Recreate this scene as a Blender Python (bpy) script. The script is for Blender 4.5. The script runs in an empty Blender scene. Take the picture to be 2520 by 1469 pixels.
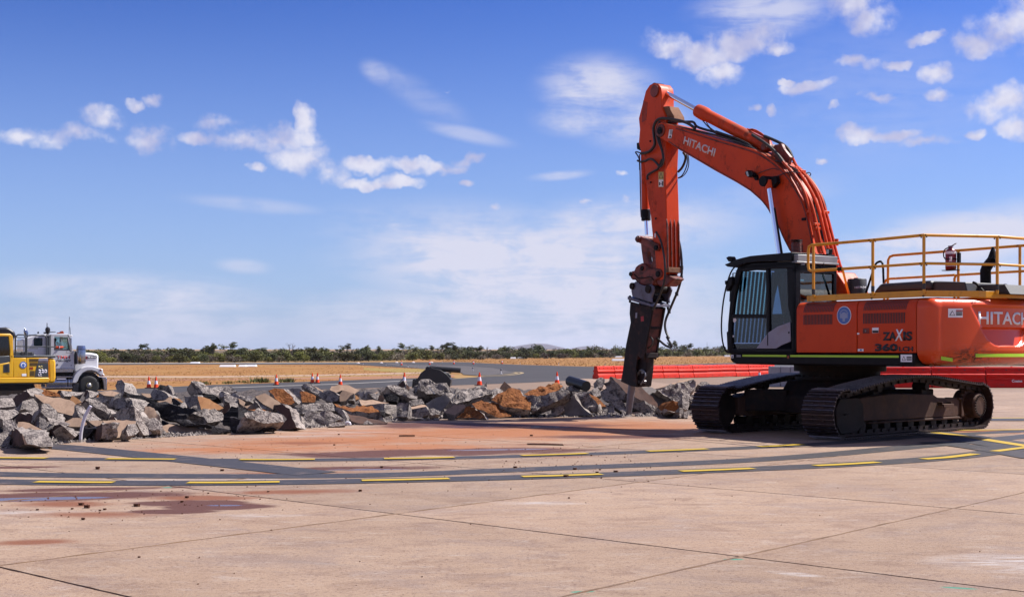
import bpy, bmesh, math, random
from math import sin, cos, tan, pi, sqrt, atan2, radians, hypot
from mathutils import Vector, Matrix, noise
random.seed(7)
scene = bpy.context.scene
COL = scene.collection

# ------------------------------------------------------------------ camera
FPX = 3172.0          # focal length in units of a 2520 px wide picture
EYE = 1.45
HOR = 859.0
cam_d = bpy.data.cameras.new('camera')
cam = bpy.data.objects.new('camera', cam_d); COL.objects.link(cam)
cam_d.sensor_width = 36.0
cam_d.lens = 36.0 * FPX / 2520.0
cam_d.shift_y = (HOR - 734.5) / 2520.0
cam_d.clip_start = 0.1
cam_d.clip_end = 40000
cam.location = (0, 0, EYE)
cam.rotation_euler = (radians(90), 0, 0)
scene.camera = cam

# ------------------------------------------------------------------ light
SUN_EL = radians(51.6)
SUN_AZ = Vector((0.965, 0.262, 0)).normalized()
SUNV = Vector((SUN_AZ.x * cos(SUN_EL), SUN_AZ.y * cos(SUN_EL), sin(SUN_EL)))
sl = bpy.data.lights.new('sun', 'SUN'); sl.energy = 4.7; sl.angle = radians(0.53); sl.color = (1.0, 0.955, 0.9)
so = bpy.data.objects.new('sun', sl); COL.objects.link(so)
so.rotation_euler = (-SUNV).to_track_quat('-Z', 'Y').to_euler()
scene.view_settings.view_transform = 'Standard'
scene.view_settings.look = 'None'
scene.view_settings.exposure = 1.0
scene.view_settings.gamma = 1.0
scene.view_settings.use_curve_mapping = False
scene.cycles.max_bounces = 7
scene.cycles.transparent_max_bounces = 12
scene.cycles.volume_bounces = 0

world = bpy.data.worlds.new('World'); scene.world = world; world.use_nodes = True
WN = world.node_tree; WN.nodes.clear()
def nn(t, ty, **kw):
    n = t.nodes.new(ty)
    for k, v in kw.items():
        if k.startswith('i_'):
            n.inputs[int(k[2:])].default_value = v
        else: setattr(n, k, v)
    return n
def lk(t, a, b): t.links.new(a, b)
def out(n, i=0): return n.outputs[i]
def mth(t, op, a, b=None, clamp=False):
    n = nn(t, 'ShaderNodeMath', operation=op); n.use_clamp = clamp
    for i, x in enumerate((a, b)):
        if x is None: continue
        if isinstance(x, (int, float)): n.inputs[i].default_value = x
        else: lk(t, x, n.inputs[i])
    return n.outputs[0]
def mixc(t, f, a, b, blend='MIX'):
    n = nn(t, 'ShaderNodeMix', data_type='RGBA', blend_type=blend)
    for i, x in ((0, f), (6, a), (7, b)):
        if isinstance(x, (int, float)): n.inputs[i].default_value = x
        elif isinstance(x, (tuple, list)): n.inputs[i].default_value = tuple(x) + (1,) if len(x) == 3 else x
        else: lk(t, x, n.inputs[i])
    return n.outputs[2]
def rng(t, v, a, b, c=0.0, d=1.0, smooth=True):
    n = nn(t, 'ShaderNodeMapRange'); n.interpolation_type = 'SMOOTHSTEP' if smooth else 'LINEAR'
    lk(t, v, n.inputs[0])
    for i, x in enumerate((a, b, c, d)): n.inputs[i + 1].default_value = x
    return n.outputs[0]
def nse(t, vec, scale, detail=6, rough=0.55, dist=0.0):
    n = nn(t, 'ShaderNodeTexNoise'); n.inputs['Scale'].default_value = scale
    n.inputs['Detail'].default_value = detail; n.inputs['Roughness'].default_value = rough
    n.inputs['Distortion'].default_value = dist
    if vec is not None: lk(t, vec, n.inputs['Vector'])
    return n
def mapn(t, vec, loc=(0,0,0), rot=(0,0,0), sc=(1,1,1), ty='POINT'):
    n = nn(t, 'ShaderNodeMapping', vector_type=ty)
    n.inputs['Location'].default_value = loc; n.inputs['Rotation'].default_value = rot; n.inputs['Scale'].default_value = sc
    lk(t, vec, n.inputs['Vector']); return n.outputs[0]

def build_sky():
    t = WN
    sky = nn(t, 'ShaderNodeTexSky', sky_type='NISHITA'); sky.sun_disc = False
    sky.sun_elevation = SUN_EL
    sky.sun_rotation = atan2(SUN_AZ.x, SUN_AZ.y)
    sky.altitude = 200; sky.air_density = 1.0; sky.dust_density = 0.6; sky.ozone_density = 3.0
    geo = nn(t, 'ShaderNodeTexCoord')
    d = geo.outputs['Generated']
    sep = nn(t, 'ShaderNodeSeparateXYZ'); lk(t, d, sep.inputs[0])
    el = sep.outputs[2]
    # grade of the clear sky: deep blue high up, pale lavender low down
    hs = nn(t, 'ShaderNodeHueSaturation'); lk(t, sky.outputs[0], hs.inputs['Color'])
    hs.inputs['Hue'].default_value = 0.505; hs.inputs['Saturation'].default_value = 1.15; hs.inputs['Value'].default_value = SKYV
    ga = nn(t, 'ShaderNodeGamma'); ga.inputs[1].default_value = 1.45; lk(t, hs.outputs[0], ga.inputs[0])
    clear = mixc(t, 1.0, ga.outputs[0], (0.40, 0.42, 0.60), 'MULTIPLY')
    hi = rng(t, el, 0.02, 0.30, 1.0, 0.0)
    # warped direction used for ragged cumulus edges
    wn = nse(t, d, 20, 4, 0.65)
    wv = nn(t, 'ShaderNodeVectorMath', operation='SUBTRACT'); lk(t, wn.outputs['Color'], wv.inputs[0]); wv.inputs[1].default_value = (0.5, 0.5, 0.5)
    ws = nn(t, 'ShaderNodeVectorMath', operation='SCALE'); lk(t, wv.outputs[0], ws.inputs[0]); ws.inputs['Scale'].default_value = 0.030
    wa = nn(t, 'ShaderNodeVectorMath', operation='ADD'); lk(t, d, wa.inputs[0]); lk(t, ws.outputs[0], wa.inputs[1])
    dw = wa.outputs[0]
    def blob(vec, x, y, rx, ry, roll=0.0):
        c = Vector(((x - 1260) / FPX, 1, (HOR - y) / FPX)); L = c.length; c = c / L
        yaw = -atan2(c.x, c.y)
        m = mapn(t, vec, loc=tuple(c), rot=(0, radians(roll), yaw), sc=(rx / FPX / L, 1.0, ry / FPX / L), ty='TEXTURE')
        ln = nn(t, 'ShaderNodeVectorMath', operation='LENGTH'); lk(t, m, ln.inputs[0])
        return mth(t, 'SUBTRACT', 1.0, ln.outputs['Value'], clamp=True)
    def chain(vec, prev):
        # keeps the shader's evaluation in sequence (the small term does nothing visible)
        if prev is None: return vec
        n = nn(t, 'ShaderNodeVectorMath', operation='MULTIPLY_ADD'); lk(t, prev, n.inputs[0]); n.inputs[1].default_value = (1e-7,) * 3; lk(t, vec, n.inputs[2])
        return n.outputs[0]
    cum = [(60,330,60,26),(130,345,80,26),(200,338,80,28),(245,300,52,36),(335,262,28,16),(380,248,34,20),(375,345,62,40),(500,345,70,22),
           (535,308,52,28),(590,350,90,28),(680,348,100,38),(745,300,26,36),(740,395,82,44),(815,420,50,34),(910,402,72,22),(1010,404,70,18),(1090,410,60,18),(1150,396,45,16),
           (905,444,84,14),(985,440,66,16),(628,421,24,14),(1640,115,66,40),(1720,140,78,46),(1800,110,70,46),(1860,92,80,42),
           (1770,185,60,34),(1910,112,46,20),(2110,10,76,60),(2150,45,66,42),(2070,-30,60,40),(2490,70,100,64),(2405,112,72,36),(2540,10,80,60),(2105,157,50,21),
           (1990,212,66,20),(1942,196,26,10),(2300,178,42,22),(2306,225,34,18),(2280,97,38,18),(2470,252,92,48),(2510,310,46,30),
           (2110,330,52,20),(2205,335,74,15),(2290,352,72,15),(2408,328,28,16),(2155,240,46,14),(2060,270,15,11),(2195,158,40,17),
           (1866,268,15,12),(1908,270,14,15),(1537,436,14,9),(1210,505,15,8),(1140,452,25,9),(1448,495,16,9),(1545,494,18,8),(2020,392,16,8),(1100,218,16,5)]
    # more of the same puffs round the rest of the sky, so it goes on beyond the frame
    rr = random.Random(3)
    for k in range(16):
        a = rr.uniform(-pi, pi); e = rr.uniform(8, 48)
        if abs(a) < 0.62 and e < 34: continue
        cx = sin(a); cy = cos(a); ce = radians(e)
        c = Vector((cx * cos(ce), cy * cos(ce), sin(ce)))
        cum.append(('d', c, rr.uniform(.03, .09), rr.uniform(.012, .035)))
    cm = None
    for b in cum:
        dq = chain(dw, cm)
        if b[0] == 'd':
            c = b[1]
            m = mapn(t, dq, loc=tuple(c), rot=(0, 0, -atan2(c.x, c.y)), sc=(b[2], 1.0, b[3]), ty='TEXTURE')
            ln = nn(t, 'ShaderNodeVectorMath', operation='LENGTH'); lk(t, m, ln.inputs[0])
            v = mth(t, 'SUBTRACT', 1.0, ln.outputs['Value'], clamp=True)
        else: v = blob(dq, b[0], b[1], b[2] * 1.22, b[3] * 1.15)
        cm = v if cm is None else mth(t, 'MAXIMUM', cm, v)
    fb = nse(t, d, 34, 6, 0.62).outputs['Fac']
    dens = mth(t, 'ADD', mth(t, 'MULTIPLY', cm, 1.15), mth(t, 'MULTIPLY', mth(t, 'SUBTRACT', fb, 0.52), 3.2))
    cumf = mth(t, 'MULTIPLY', rng(t, dens, -0.20, 1.10), rng(t, cm, 0.0, 0.30))
    # cirrus: soft veils made of streaks
    st = mapn(t, d, rot=(0, radians(9), 0), sc=(5.5, 5.5, 30))
    s1 = nse(t, st, 1.3, 5, 0.62, 0.9).outputs['Fac']
    st2 = mapn(t, d, rot=(0, radians(14), 0), sc=(9, 9, 34))
    s2 = nse(t, st2, 2.2, 5, 0.64, 0.7).outputs['Fac']
    veils = [(1470,215,190,100,0,.85),(1560,300,180,90,0,.65),(1420,290,140,60,0,.8),(1880,30,230,80,0,.75),(930,180,60,36,25,.5),(980,200,90,34,35,.3),(1150,330,150,26,12,.5),(1040,240,170,50,28,.25),
             (1330,670,640,190,8,1.15),(1500,570,460,110,-4,.9),(1180,620,430,80,14,.9),(1300,790,820,130,0,.95),(330,725,460,75,3,.8),(330,800,560,80,0,.65),(620,505,230,26,4,.4),
             (2330,600,460,110,-10,1.0),(2300,730,560,150,0,1.05),(600,655,90,26,4,.5),(1380,432,100,16,-5,.6),(2150,240,420,240,0,.16),(1900,480,260,60,-8,.25)]
    vm = mth(t, 'MULTIPLY', cumf, 1e-6)
    for x, y, rx, ry, ro, k in veils:
        b = mth(t, 'MULTIPLY', rng(t, blob(chain(d, vm), x, y, rx, ry, ro), 0.0, 0.75), k)
        vm = mth(t, 'MAXIMUM', vm, b)
    out_m = mth(t, 'MULTIPLY', rng(t, sep.outputs[1], 0.85, 0.5), 0.45)
    vm = mth(t, 'MAXIMUM', vm, out_m)
    sc = mth(t, 'ADD', mth(t, 'ADD', mth(t, 'MULTIPLY', s1, 0.45), mth(t, 'MULTIPLY', s2, 0.30)), mth(t, 'MULTIPLY', fb, 0.25))
    cir = mth(t, 'MULTIPLY', mth(t, 'MULTIPLY', vm, vm), 0.34)
    cir = mth(t, 'ADD', cir, mth(t, 'MULTIPLY', vm, mth(t, 'MULTIPLY', rng(t, sc, 0.38, 0.57), 0.80)), clamp=True)
    cir = mth(t, 'MULTIPLY', cir, 0.97)
    low = mixc(t, mth(t, 'MULTIPLY', hi, 0.62), clear, (4.0, 5.5, 8.8))
    c1 = mixc(t, cir, low, (7.1, 7.2, 8.7))
    # self shading of the puffs: greyer where they are thin at the base
    lit = nse(t, mapn(t, d, loc=(0.004, 0, 0.006)), 30, 3, 0.6).outputs['Fac']
    ccol = mixc(t, rng(t, lit, 0.35, 0.65), (5.2, 5.3, 7.6), (8.2, 8.1, 9.2))
    c2 = mixc(t, mth(t, 'MULTIPLY', cumf, 0.93), c1, ccol)
    bg = nn(t, 'ShaderNodeBackground'); lk(t, c2, bg.inputs[0]); bg.inputs[1].default_value = 0.05
    o = nn(t, 'ShaderNodeOutputWorld'); lk(t, bg.outputs[0], o.inputs[0])
HAZE = 4.5e-5
SKYV = 1.0
build_sky()

# ------------------------------------------------------------------ picture <-> place
CR = {'D': (0, 0, 0.615234), 'c1': (2800, 900, 1.632), 'c2': (2400, 300, 1.836), 'c3': (2400, 900, 1.836), 'c4': (0, 1200, 2.449),
      'c5': (800, 1300, 2.291), 'c6': (1800, 1300, 2.291), 'c7': (2700, 1350, 1.805), 'c8': (3100, 900, 2.449), 'ca': (2850, 980, 2.825),
      'cb': (0, 1280, 4.591), 'cc': (2480, 900, 3.263), 'cd': (0, 1500, 3.6), 'ce': (600, 1480, 3.6), 'cf': (1200, 1480, 3.6),
      'cg': (2950, 500, 1.958), 'ch': (3100, 1450, 2.53), 'g2': (0, 1500, 1.2305), 'g3': (2048, 1500, 1.2305)}
def D(c, x, y):
    a, b, s = CR[c]
    if c == 'D': return x, y
    return (a + x / s) * 0.615234, (b + y / s) * 0.615234
def sst(x): x = max(0.0, min(1.0, x)); return x * x * (3 - 2 * x)
def G(x, y):
    R = 70 + (28 - 70) * sst((-4 - x) / 12.0)
    return -0.85 * max(0.0, min(1.0, (y - 32) / R))
def ground_pt(px, py, dz=0.0):
    """where the sight line through a picture point meets the ground"""
    kx = (px - 1260) / FPX; ky = max((py - HOR), 0.4) / FPX
    y = (EYE - dz) / ky
    for _ in range(60):
        y = 0.5 * y + 0.5 * (EYE - dz - G(kx * y, y)) / ky
    return Vector((kx * y, y, G(kx * y, y) + dz))

# ------------------------------------------------------------------ materials
def base_mat(name):
    m = bpy.data.materials.new(name); m.use_nodes = True
    t = m.node_tree; b = t.nodes['Principled BSDF']; return m, t, b
def mat(name, c1, c2=None, scale=4, rough=0.55, metal=0.0, bump=0.0, bscale=30, dirt=None, dirt_amt=0.5, dirt_scale=3, spec=0.5, coat=0.0,
        rvar=0.12, dthr=0.5, objvar=0.0, detail=7, grime=0.0):
    m, t, b = base_mat(name)
    tc = nn(t, 'ShaderNodeTexCoord').outputs['Object']
    c2 = c2 or tuple(x * 0.8 for x in c1)
    n1 = nse(t, tc, scale, detail, 0.6).outputs['Fac']
    col = mixc(t, rng(t, n1, 0.3, 0.7), c1, c2)
    rg = mth(t, 'ADD', rough - rvar / 2, mth(t, 'MULTIPLY', nse(t, tc, scale * 3, 5).outputs['Fac'], rvar), clamp=True)
    if dirt:
        n2 = nse(t, tc, dirt_scale, 9, 0.68, 0.3).outputs['Fac']
        f = mth(t, 'MULTIPLY', rng(t, n2, dthr, dthr + 0.16), dirt_amt)
        col = mixc(t, f, col, dirt)
        rg = mth(t, 'ADD', rg, mth(t, 'MULTIPLY', f, 0.3), clamp=True)
    if grime:
        g1 = nse(t, mapn(t, tc, sc=(1, 1, .35)), 2.6, 10, 0.78, 0.8).outputs['Fac']; g2 = nse(t, tc, 22, 6, 0.8).outputs['Fac']
        gf = mth(t, 'MULTIPLY', rng(t, mth(t, 'ADD', mth(t, 'MULTIPLY', g1, .75), mth(t, 'MULTIPLY', g2, .25)), 0.53, 0.64), grime)
        col = mixc(t, gf, col, (0.05, 0.022, 0.014)); rg = mth(t, 'ADD', rg, mth(t, 'MULTIPLY', gf, 0.3), clamp=True)
        sp = nse(t, mapn(t, tc, sc=(1, 1, 3)), 9, 8, 0.85).outputs['Fac']; col = mixc(t, mth(t, 'MULTIPLY', rng(t, sp, 0.66, 0.70), grime * .7), col, (0.42, 0.20, 0.12))
        ed = nn(t, 'ShaderNodeNewGeometry').outputs['Normal']; sz = nn(t, 'ShaderNodeSeparateXYZ'); lk(t, ed, sz.inputs[0])
        col = mixc(t, mth(t, 'MULTIPLY', mth(t, 'MULTIPLY', rng(t, sz.outputs[2], .35, .9), rng(t, g1, .36, .6)), grime * .75), col, (0.26, 0.15, 0.10))
    if objvar:
        oi = nn(t, 'ShaderNodeObjectInfo'); v = rng(t, oi.outputs['Random'], 0, 1, 1 - objvar, 1 + objvar, False)
        hv = nn(t, 'ShaderNodeHueSaturation'); lk(t, v, hv.inputs['Value']); lk(t, col, hv.inputs['Color']); col = hv.outputs[0]
    lk(t, col, b.inputs['Base Color']); lk(t, rg, b.inputs['Roughness'])
    b.inputs['Metallic'].default_value = metal
    b.inputs['Specular IOR Level'].default_value = spec
    b.inputs['Coat Weight'].default_value = coat
    if bump:
        bn = nn(t, 'ShaderNodeBump'); bn.inputs['Strength'].default_value = bump; bn.inputs['Distance'].default_value = 0.02
        lk(t, nse(t, tc, bscale, 8, 0.65).outputs['Fac'], bn.inputs['Height']); lk(t, bn.outputs[0], b.inputs['Normal'])
    return m
def flat(name, c, rough=0.5, metal=0.0, spec=0.5):
    m, t, b = base_mat(name)
    b.inputs['Base Color'].default_value = (*c, 1); b.inputs['Roughness'].default_value = rough
    b.inputs['Metallic'].default_value = metal; b.inputs['Specular IOR Level'].default_value = spec
    return m
def glass(name, tint=(0.5, 0.72, 0.75), refl=0.12, rough=0.03):
    m = bpy.data.materials.new(name); m.use_nodes = True; t = m.node_tree; t.nodes.clear()
    o = nn(t, 'ShaderNodeOutputMaterial'); tr = nn(t, 'ShaderNodeBsdfTransparent'); tr.inputs[0].default_value = (*tint, 1)
    gl = nn(t, 'ShaderNodeBsdfGlossy'); gl.inputs['Roughness'].default_value = rough; gl.inputs[0].default_value = (1, 1, 1, 1)
    lw = nn(t, 'ShaderNodeLayerWeight'); lw.inputs[0].default_value = 0.5
    f = mth(t, 'ADD', mth(t, 'MULTIPLY', mth(t, 'POWER', lw.outputs['Facing'], 4.0), 0.85), 0.03 + refl * 0.2, clamp=True)
    mx = nn(t, 'ShaderNodeMixShader'); lk(t, f, mx.inputs[0]); lk(t, tr.outputs[0], mx.inputs[1]); lk(t, gl.outputs[0], mx.inputs[2])
    lk(t, mx.outputs[0], o.inputs[0]); return m

DUST = (0.26, 0.13, 0.075)
M = {}
M['orange'] = mat('excavator_orange', (0.82, 0.078, 0.010), (0.68, 0.056, 0.008), 1.2, 0.45, spec=0.2, dirt=(0.30, 0.045, 0.02), dirt_amt=0.55, dirt_scale=2.2, dthr=0.52, grime=0.85)
M['orange_panel'] = mat('panel_orange', (0.80, 0.072, 0.009), (0.70, 0.058, 0.008), 0.8, 0.40, spec=0.2, dirt=(0.36, 0.05, 0.02), dirt_amt=0.30, dirt_scale=1.4, dthr=0.55, grime=0.30)
M['orange_worn'] = mat('worn_orange', (0.36, 0.042, 0.016), (0.24, 0.03, 0.015), 6, 0.5, bump=0.25, bscale=25, dirt=(0.07, 0.035, 0.025), dirt_amt=0.9, dirt_scale=5, dthr=0.46)
M['black'] = mat('black_paint', (0.008, 0.008, 0.011), (0.012, 0.011, 0.015), 3, 0.45, spec=0.12, dirt=(0.03, 0.02, 0.018), dirt_amt=0.3, dirt_scale=3)
M['cabblack'] = mat('cab_black_paint', (0.007, 0.008, 0.013), (0.009, 0.010, 0.016), 2, 0.38, spec=0.14, dirt=(0.025, 0.02, 0.02), dirt_amt=0.25, dirt_scale=2)
M['rubber'] = mat('black_rubber', (0.014, 0.014, 0.015), (0.03, 0.028, 0.026), 8, 0.6, bump=0.2)
M['hose'] = mat('hose_rubber', (0.016, 0.016, 0.018), (0.045, 0.035, 0.03), 12, 0.48)
M['yellow'] = mat('rail_yellow', (0.88, 0.40, 0.012), (0.78, 0.33, 0.012), 3, 0.38, dirt=(0.22, 0.10, 0.03), dirt_amt=0.4, dirt_scale=5, dthr=0.56, grime=0.4)
M['chrome'] = flat('chrome_rod', (0.80, 0.82, 0.90), 0.05, 1.0)
M['steel'] = mat('bare_steel', (0.42, 0.41, 0.43), (0.22, 0.20, 0.2), 9, 0.42, 0.85, 0.2, 40, dirt=(0.12, 0.07, 0.05), dirt_amt=0.6, dirt_scale=8)
M['chisel'] = mat('chisel_steel', (0.34, 0.30, 0.33), (0.24, 0.20, 0.22), 5, 0.45, 0.25, 0.2, 40, dirt=(0.16, 0.09, 0.07), dirt_amt=0.5, dirt_scale=7)
M['lilac'] = mat('bracket_grey', (0.20, 0.19, 0.27), (0.15, 0.14, 0.2), 5, 0.42, 0.3, 0.15, 30, dirt=(0.12, 0.07, 0.05), dirt_amt=0.5, dirt_scale=6)
M['track'] = mat('track_steel', (0.030, 0.017, 0.017), (0.055, 0.032, 0.028), 7, 0.55, 0.2, 0.4, 30, spec=0.2, dirt=(0.075, 0.04, 0.03), dirt_amt=0.7, dirt_scale=6, dthr=0.48, objvar=0.25)
M['grouser'] = mat('worn_grouser_steel', (0.22, 0.19, 0.22), (0.12, 0.09, 0.09), 9, 0.32, 0.85, 0.2, 40)
M['dusty'] = mat('dusty_frame', (0.095, 0.046, 0.030), (0.060, 0.031, 0.022), 3, 0.72, spec=0.2, bump=0.35, bscale=18, dirt=(0.17, 0.095, 0.06), dirt_amt=0.6, dirt_scale=4, dthr=0.5)
M['darkframe'] = mat('dark_greasy_frame', (0.014, 0.009, 0.008), (0.03, 0.017, 0.014), 4, 0.65, spec=0.2, bump=0.3, bscale=22, dirt=(0.07, 0.038, 0.026), dirt_amt=0.6, dirt_scale=5)
M['greycover'] = mat('grey_cover', (0.028, 0.029, 0.034), (0.038, 0.037, 0.04), 3, 0.5, bump=0.08, bscale=120, dirt=(0.14, 0.09, 0.07), dirt_amt=0.25)
M['tape'] = mat('lime_reflective_tape', (0.52, 0.82, 0.02), (0.46, 0.76, 0.02), 5, 0.35, dirt=(0.25, 0.25, 0.05), dirt_amt=0.25, dirt_scale=12, dthr=0.58)
M['white'] = mat('white_paint', (0.80, 0.80, 0.82), (0.74, 0.74, 0.77), 2, 0.35, dirt=(0.5, 0.42, 0.36), dirt_amt=0.2)
M['decal'] = flat('decal_white', (0.74, 0.73, 0.76), 0.5)
M['decalblack'] = flat('decal_black', (0.015, 0.013, 0.02), 0.45)
M['wornwhite'] = mat('worn_white_print', (0.62, 0.58, 0.60), (0.55, 0.5, 0.52), 10, 0.6, dirt=(0.38, 0.06, 0.03), dirt_amt=0.9, dirt_scale=14, dthr=0.58)
M['dent'] = mat('faded_grey_panel', (0.34, 0.33, 0.41), (0.29, 0.28, 0.36), 2.5, 0.45, dirt=(0.30, 0.20, 0.16), dirt_amt=0.35, dirt_scale=3.5)
M['blue'] = flat('sign_blue', (0.09, 0.22, 0.68), 0.4)
M['stickerred'] = flat('sticker_red', (0.6, 0.02, 0.03), 0.5)
M['signyellow'] = flat('sign_yellow', (0.8, 0.62, 0.18), 0.5)
M['extred'] = flat('extinguisher_red', (0.28, 0.004, 0.012), 0.28)
M['amber'] = flat('amber_lens', (0.42, 0.06, 0.012), 0.2)
M['lens'] = flat('lamp_lens', (0.6, 0.6, 0.55), 0.2, 0.3)
M['glass'] = glass('cab_glass', (0.38, 0.58, 0.64), 0.02)
M['darkglass'] = glass('dark_cab_glass', (0.16, 0.22, 0.36), 0.1)
M['rearglass'] = glass('rear_cab_glass', (0.30, 0.42, 0.42), 0.35)
M['seat'] = flat('seat_fabric', (0.02, 0.025, 0.05), 0.8)
M['breaker'] = mat('breaker_steel', (0.015, 0.010, 0.012), (0.024, 0.016, 0.017), 3, 0.6, 0.0, 0.2, 30, spec=0.2, dirt=(0.11, 0.055, 0.045), dirt_amt=0.6, dirt_scale=5)
M['breakerred'] = mat('breaker_red', (0.22, 0.022, 0.024), (0.14, 0.02, 0.02), 5, 0.5, 0, 0.2, 30, dirt=(0.06, 0.03, 0.03), dirt_amt=0.8, dirt_scale=8, dthr=0.47)
M['claymud'] = mat('dried_mud', (0.36, 0.17, 0.09), (0.24, 0.10, 0.05), 5, 0.9, bump=0.5, bscale=20)

# ------------------------------------------------------------------ mesh builder
class Frame:
    def __init__(s, origin, fwd):
        s.o = Vector(origin); f = Vector((fwd[0], fwd[1])).normalized()
        s.f = f; s.l = Vector((-f.y, f.x))
        s.rot = Matrix(((f.x, s.l.x, 0), (f.y, s.l.y, 0), (0, 0, 1)))
    def px(s, c, x, y, v):
        X, Y = D(c, x, y); k = (X - 1260) / FPX
        # l . (k t - ox, t - oy) = v
        t = (v + s.l.x * s.o.x + s.l.y * s.o.y) / (s.l.x * k + s.l.y)
        dx, dy = k * t - s.o.x, t - s.o.y
        return Vector((s.f.x * dx + s.f.y * dy, v, EYE - (Y - HOR) / FPX * t - s.o.z))
    def pxu(s, c, x, y, u):
        """on the plane u = const"""
        X, Y = D(c, x, y); k = (X - 1260) / FPX
        t = (u + s.f.x * s.o.x + s.f.y * s.o.y) / (s.f.x * k + s.f.y)
        dx, dy = k * t - s.o.x, t - s.o.y
        return Vector((u, s.l.x * dx + s.l.y * dy, EYE - (Y - HOR) / FPX * t - s.o.z))
I3 = Matrix.Identity(3)
class MB:
    def __init__(s, fr=None): s.v = []; s.f = []; s.mi = []; s.m = 0; s.fr = fr
    def add(s, vs, fs):
        b = len(s.v); s.v += [Vector(p) for p in vs]
        for f in fs: s.f.append([b + i for i in f]); s.mi.append(s.m)
        return s
    def box(s, c, size, rot=None, taper=None):
        c = Vector(c); h = [q / 2 for q in size]; vs = []
        for z in (-1, 1):
            for y in (-1, 1):
                for x in (-1, 1):
                    p = Vector((x * h[0], y * h[1], z * h[2]))
                    if taper and z > 0: p.x *= taper[0]; p.y *= taper[1]
                    if rot is not None: p = rot @ p
                    vs.append(c + p)
        return s.add(vs, [(0, 2, 3, 1), (4, 5, 7, 6), (0, 1, 5, 4), (2, 6, 7, 3), (0, 4, 6, 2), (1, 3, 7, 5)])
    def box2(s, a, b):
        a = Vector(a); b = Vector(b); c = (a + b) / 2; d = b - a
        return s.box(c, (abs(d.x), abs(d.y), abs(d.z)))
    def prism(s, pts, off):
        """closed polygon of 3D points, pushed by vector off"""
        n = len(pts); pts = [Vector(p) for p in pts]; off = Vector(off)
        s.add(pts + [p + off for p in pts], [list(range(n)), list(range(2 * n - 1, n - 1, -1))] +
              [(i, i + n, (i + 1) % n + n, (i + 1) % n) for i in range(n)]); return s
    def pv(s, c, pts, v0, v1):
        """picture polygon laid on plane v0 of the frame, thickened to v1"""
        return s.prism([s.fr.px(c, x, y, v0) for x, y in pts], (0, v1 - v0, 0))
    def ring(s, outer, inner, off):
        n = len(outer); off = Vector(off); o = [Vector(p) for p in outer]; i = [Vector(p) for p in inner]
        vs = o + i + [p + off for p in o] + [p + off for p in i]; fs = []
        for k in range(n):
            j = (k + 1) % n
            fs += [(k, j, n + j, n + k), (2*n + k, 3*n + k, 3*n + j, 2*n + j), (k, 2*n + k, 2*n + j, j), (n + k, n + j, 3*n + j, 3*n + k)]
        return s.add(vs, fs)
    def cyl(s, a, b, r, r2=None, n=16, cap=True):
        a = Vector(a); b = Vector(b); r2 = r if r2 is None else r2
        d = (b - a).normalized(); x = d.orthogonal().normalized(); y = d.cross(x)
        vs = [a + (x * cos(2*pi*i/n) + y * sin(2*pi*i/n)) * r for i in range(n)] + [b + (x * cos(2*pi*i/n) + y * sin(2*pi*i/n)) * r2 for i in range(n)]
        fs = [(i, (i + 1) % n, n + (i + 1) % n, n + i) for i in range(n)]
        if cap: fs += [list(range(n - 1, -1, -1)), list(range(n, 2 * n))]
        return s.add(vs, fs)
    def lathe(s, a, d, prof, n=20):
        """prof: (distance along d, radius)"""
        a = Vector(a); d = Vector(d).normalized(); x = d.orthogonal().normalized(); y = d.cross(x); vs = []; fs = []
        for q, r in prof:
            for i in range(n): vs.append(a + d * q + (x * cos(2*pi*i/n) + y * sin(2*pi*i/n)) * max(r, 1e-4))
        for k in range(len(prof) - 1):
            for i in range(n): fs.append((k*n + i, k*n + (i+1) % n, (k+1)*n + (i+1) % n, (k+1)*n + i))
        fs += [list(range(n - 1, -1, -1)), list(range((len(prof)-1)*n, len(prof)*n))]
        return s.add(vs, fs)
    def tube(s, path, r, n=8, closed=False, sm=0):
        P = [Vector(p) for p in path]
        if sm: P = smooth(P, sm)
        rs = r if isinstance(r, (list, tuple)) else [r] * len(P)
        vs = []; fs = []; ref = None; m = len(P)
        for i, p in enumerate(P):
            t = (P[min(i+1, m-1)] - P[max(i-1, 0)]).normalized() if not closed else (P[(i+1) % m] - P[i-1]).normalized()
            if ref is None: ref = t.orthogonal().normalized()
            x = (ref - t * ref.dot(t)).normalized(); ref = x; y = t.cross(x)
            for k in range(n): vs.append(p + (x * cos(2*pi*k/n) + y * sin(2*pi*k/n)) * rs[i])
        for i in range(m - 1 if not closed else m):
            j = (i + 1) % m
            for k in range(n): fs.append((i*n + k, i*n + (k+1) % n, j*n + (k+1) % n, j*n + k))
        if not closed: fs += [list(range(n - 1, -1, -1)), list(range((m-1)*n, m*n))]
        return s.add(vs, fs)
    def build(s, name, mats, parent=None, bevel=0.0, ang=35, seg=2, smooth_=True, label=None):
        me = bpy.data.meshes.new(name)
        R = s.fr.rot if s.fr else I3
        me.from_pydata([tuple(R @ p) for p in s.v], [], s.f)
        if not isinstance(mats, (list, tuple)): mats = [mats]
        for q in mats: me.materials.append(M[q] if isinstance(q, str) else q)
        if len(mats) > 1: me.polygons.foreach_set('material_index', s.mi)
        bm = bmesh.new(); bm.from_mesh(me); bmesh.ops.recalc_face_normals(bm, faces=bm.faces); bm.to_mesh(me); bm.free()
        if smooth_:
            me.polygons.foreach_set('use_smooth', [True] * len(me.polygons)); me.set_sharp_from_angle(angle=radians(ang))
        o = bpy.data.objects.new(name, me); COL.objects.link(o)
        if parent: o.parent = parent
        if bevel:
            b = o.modifiers.new('b', 'BEVEL'); b.width = bevel; b.segments = seg; b.limit_method = 'ANGLE'; b.angle_limit = radians(40)
        if label: o['label'] = label
        return o
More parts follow.
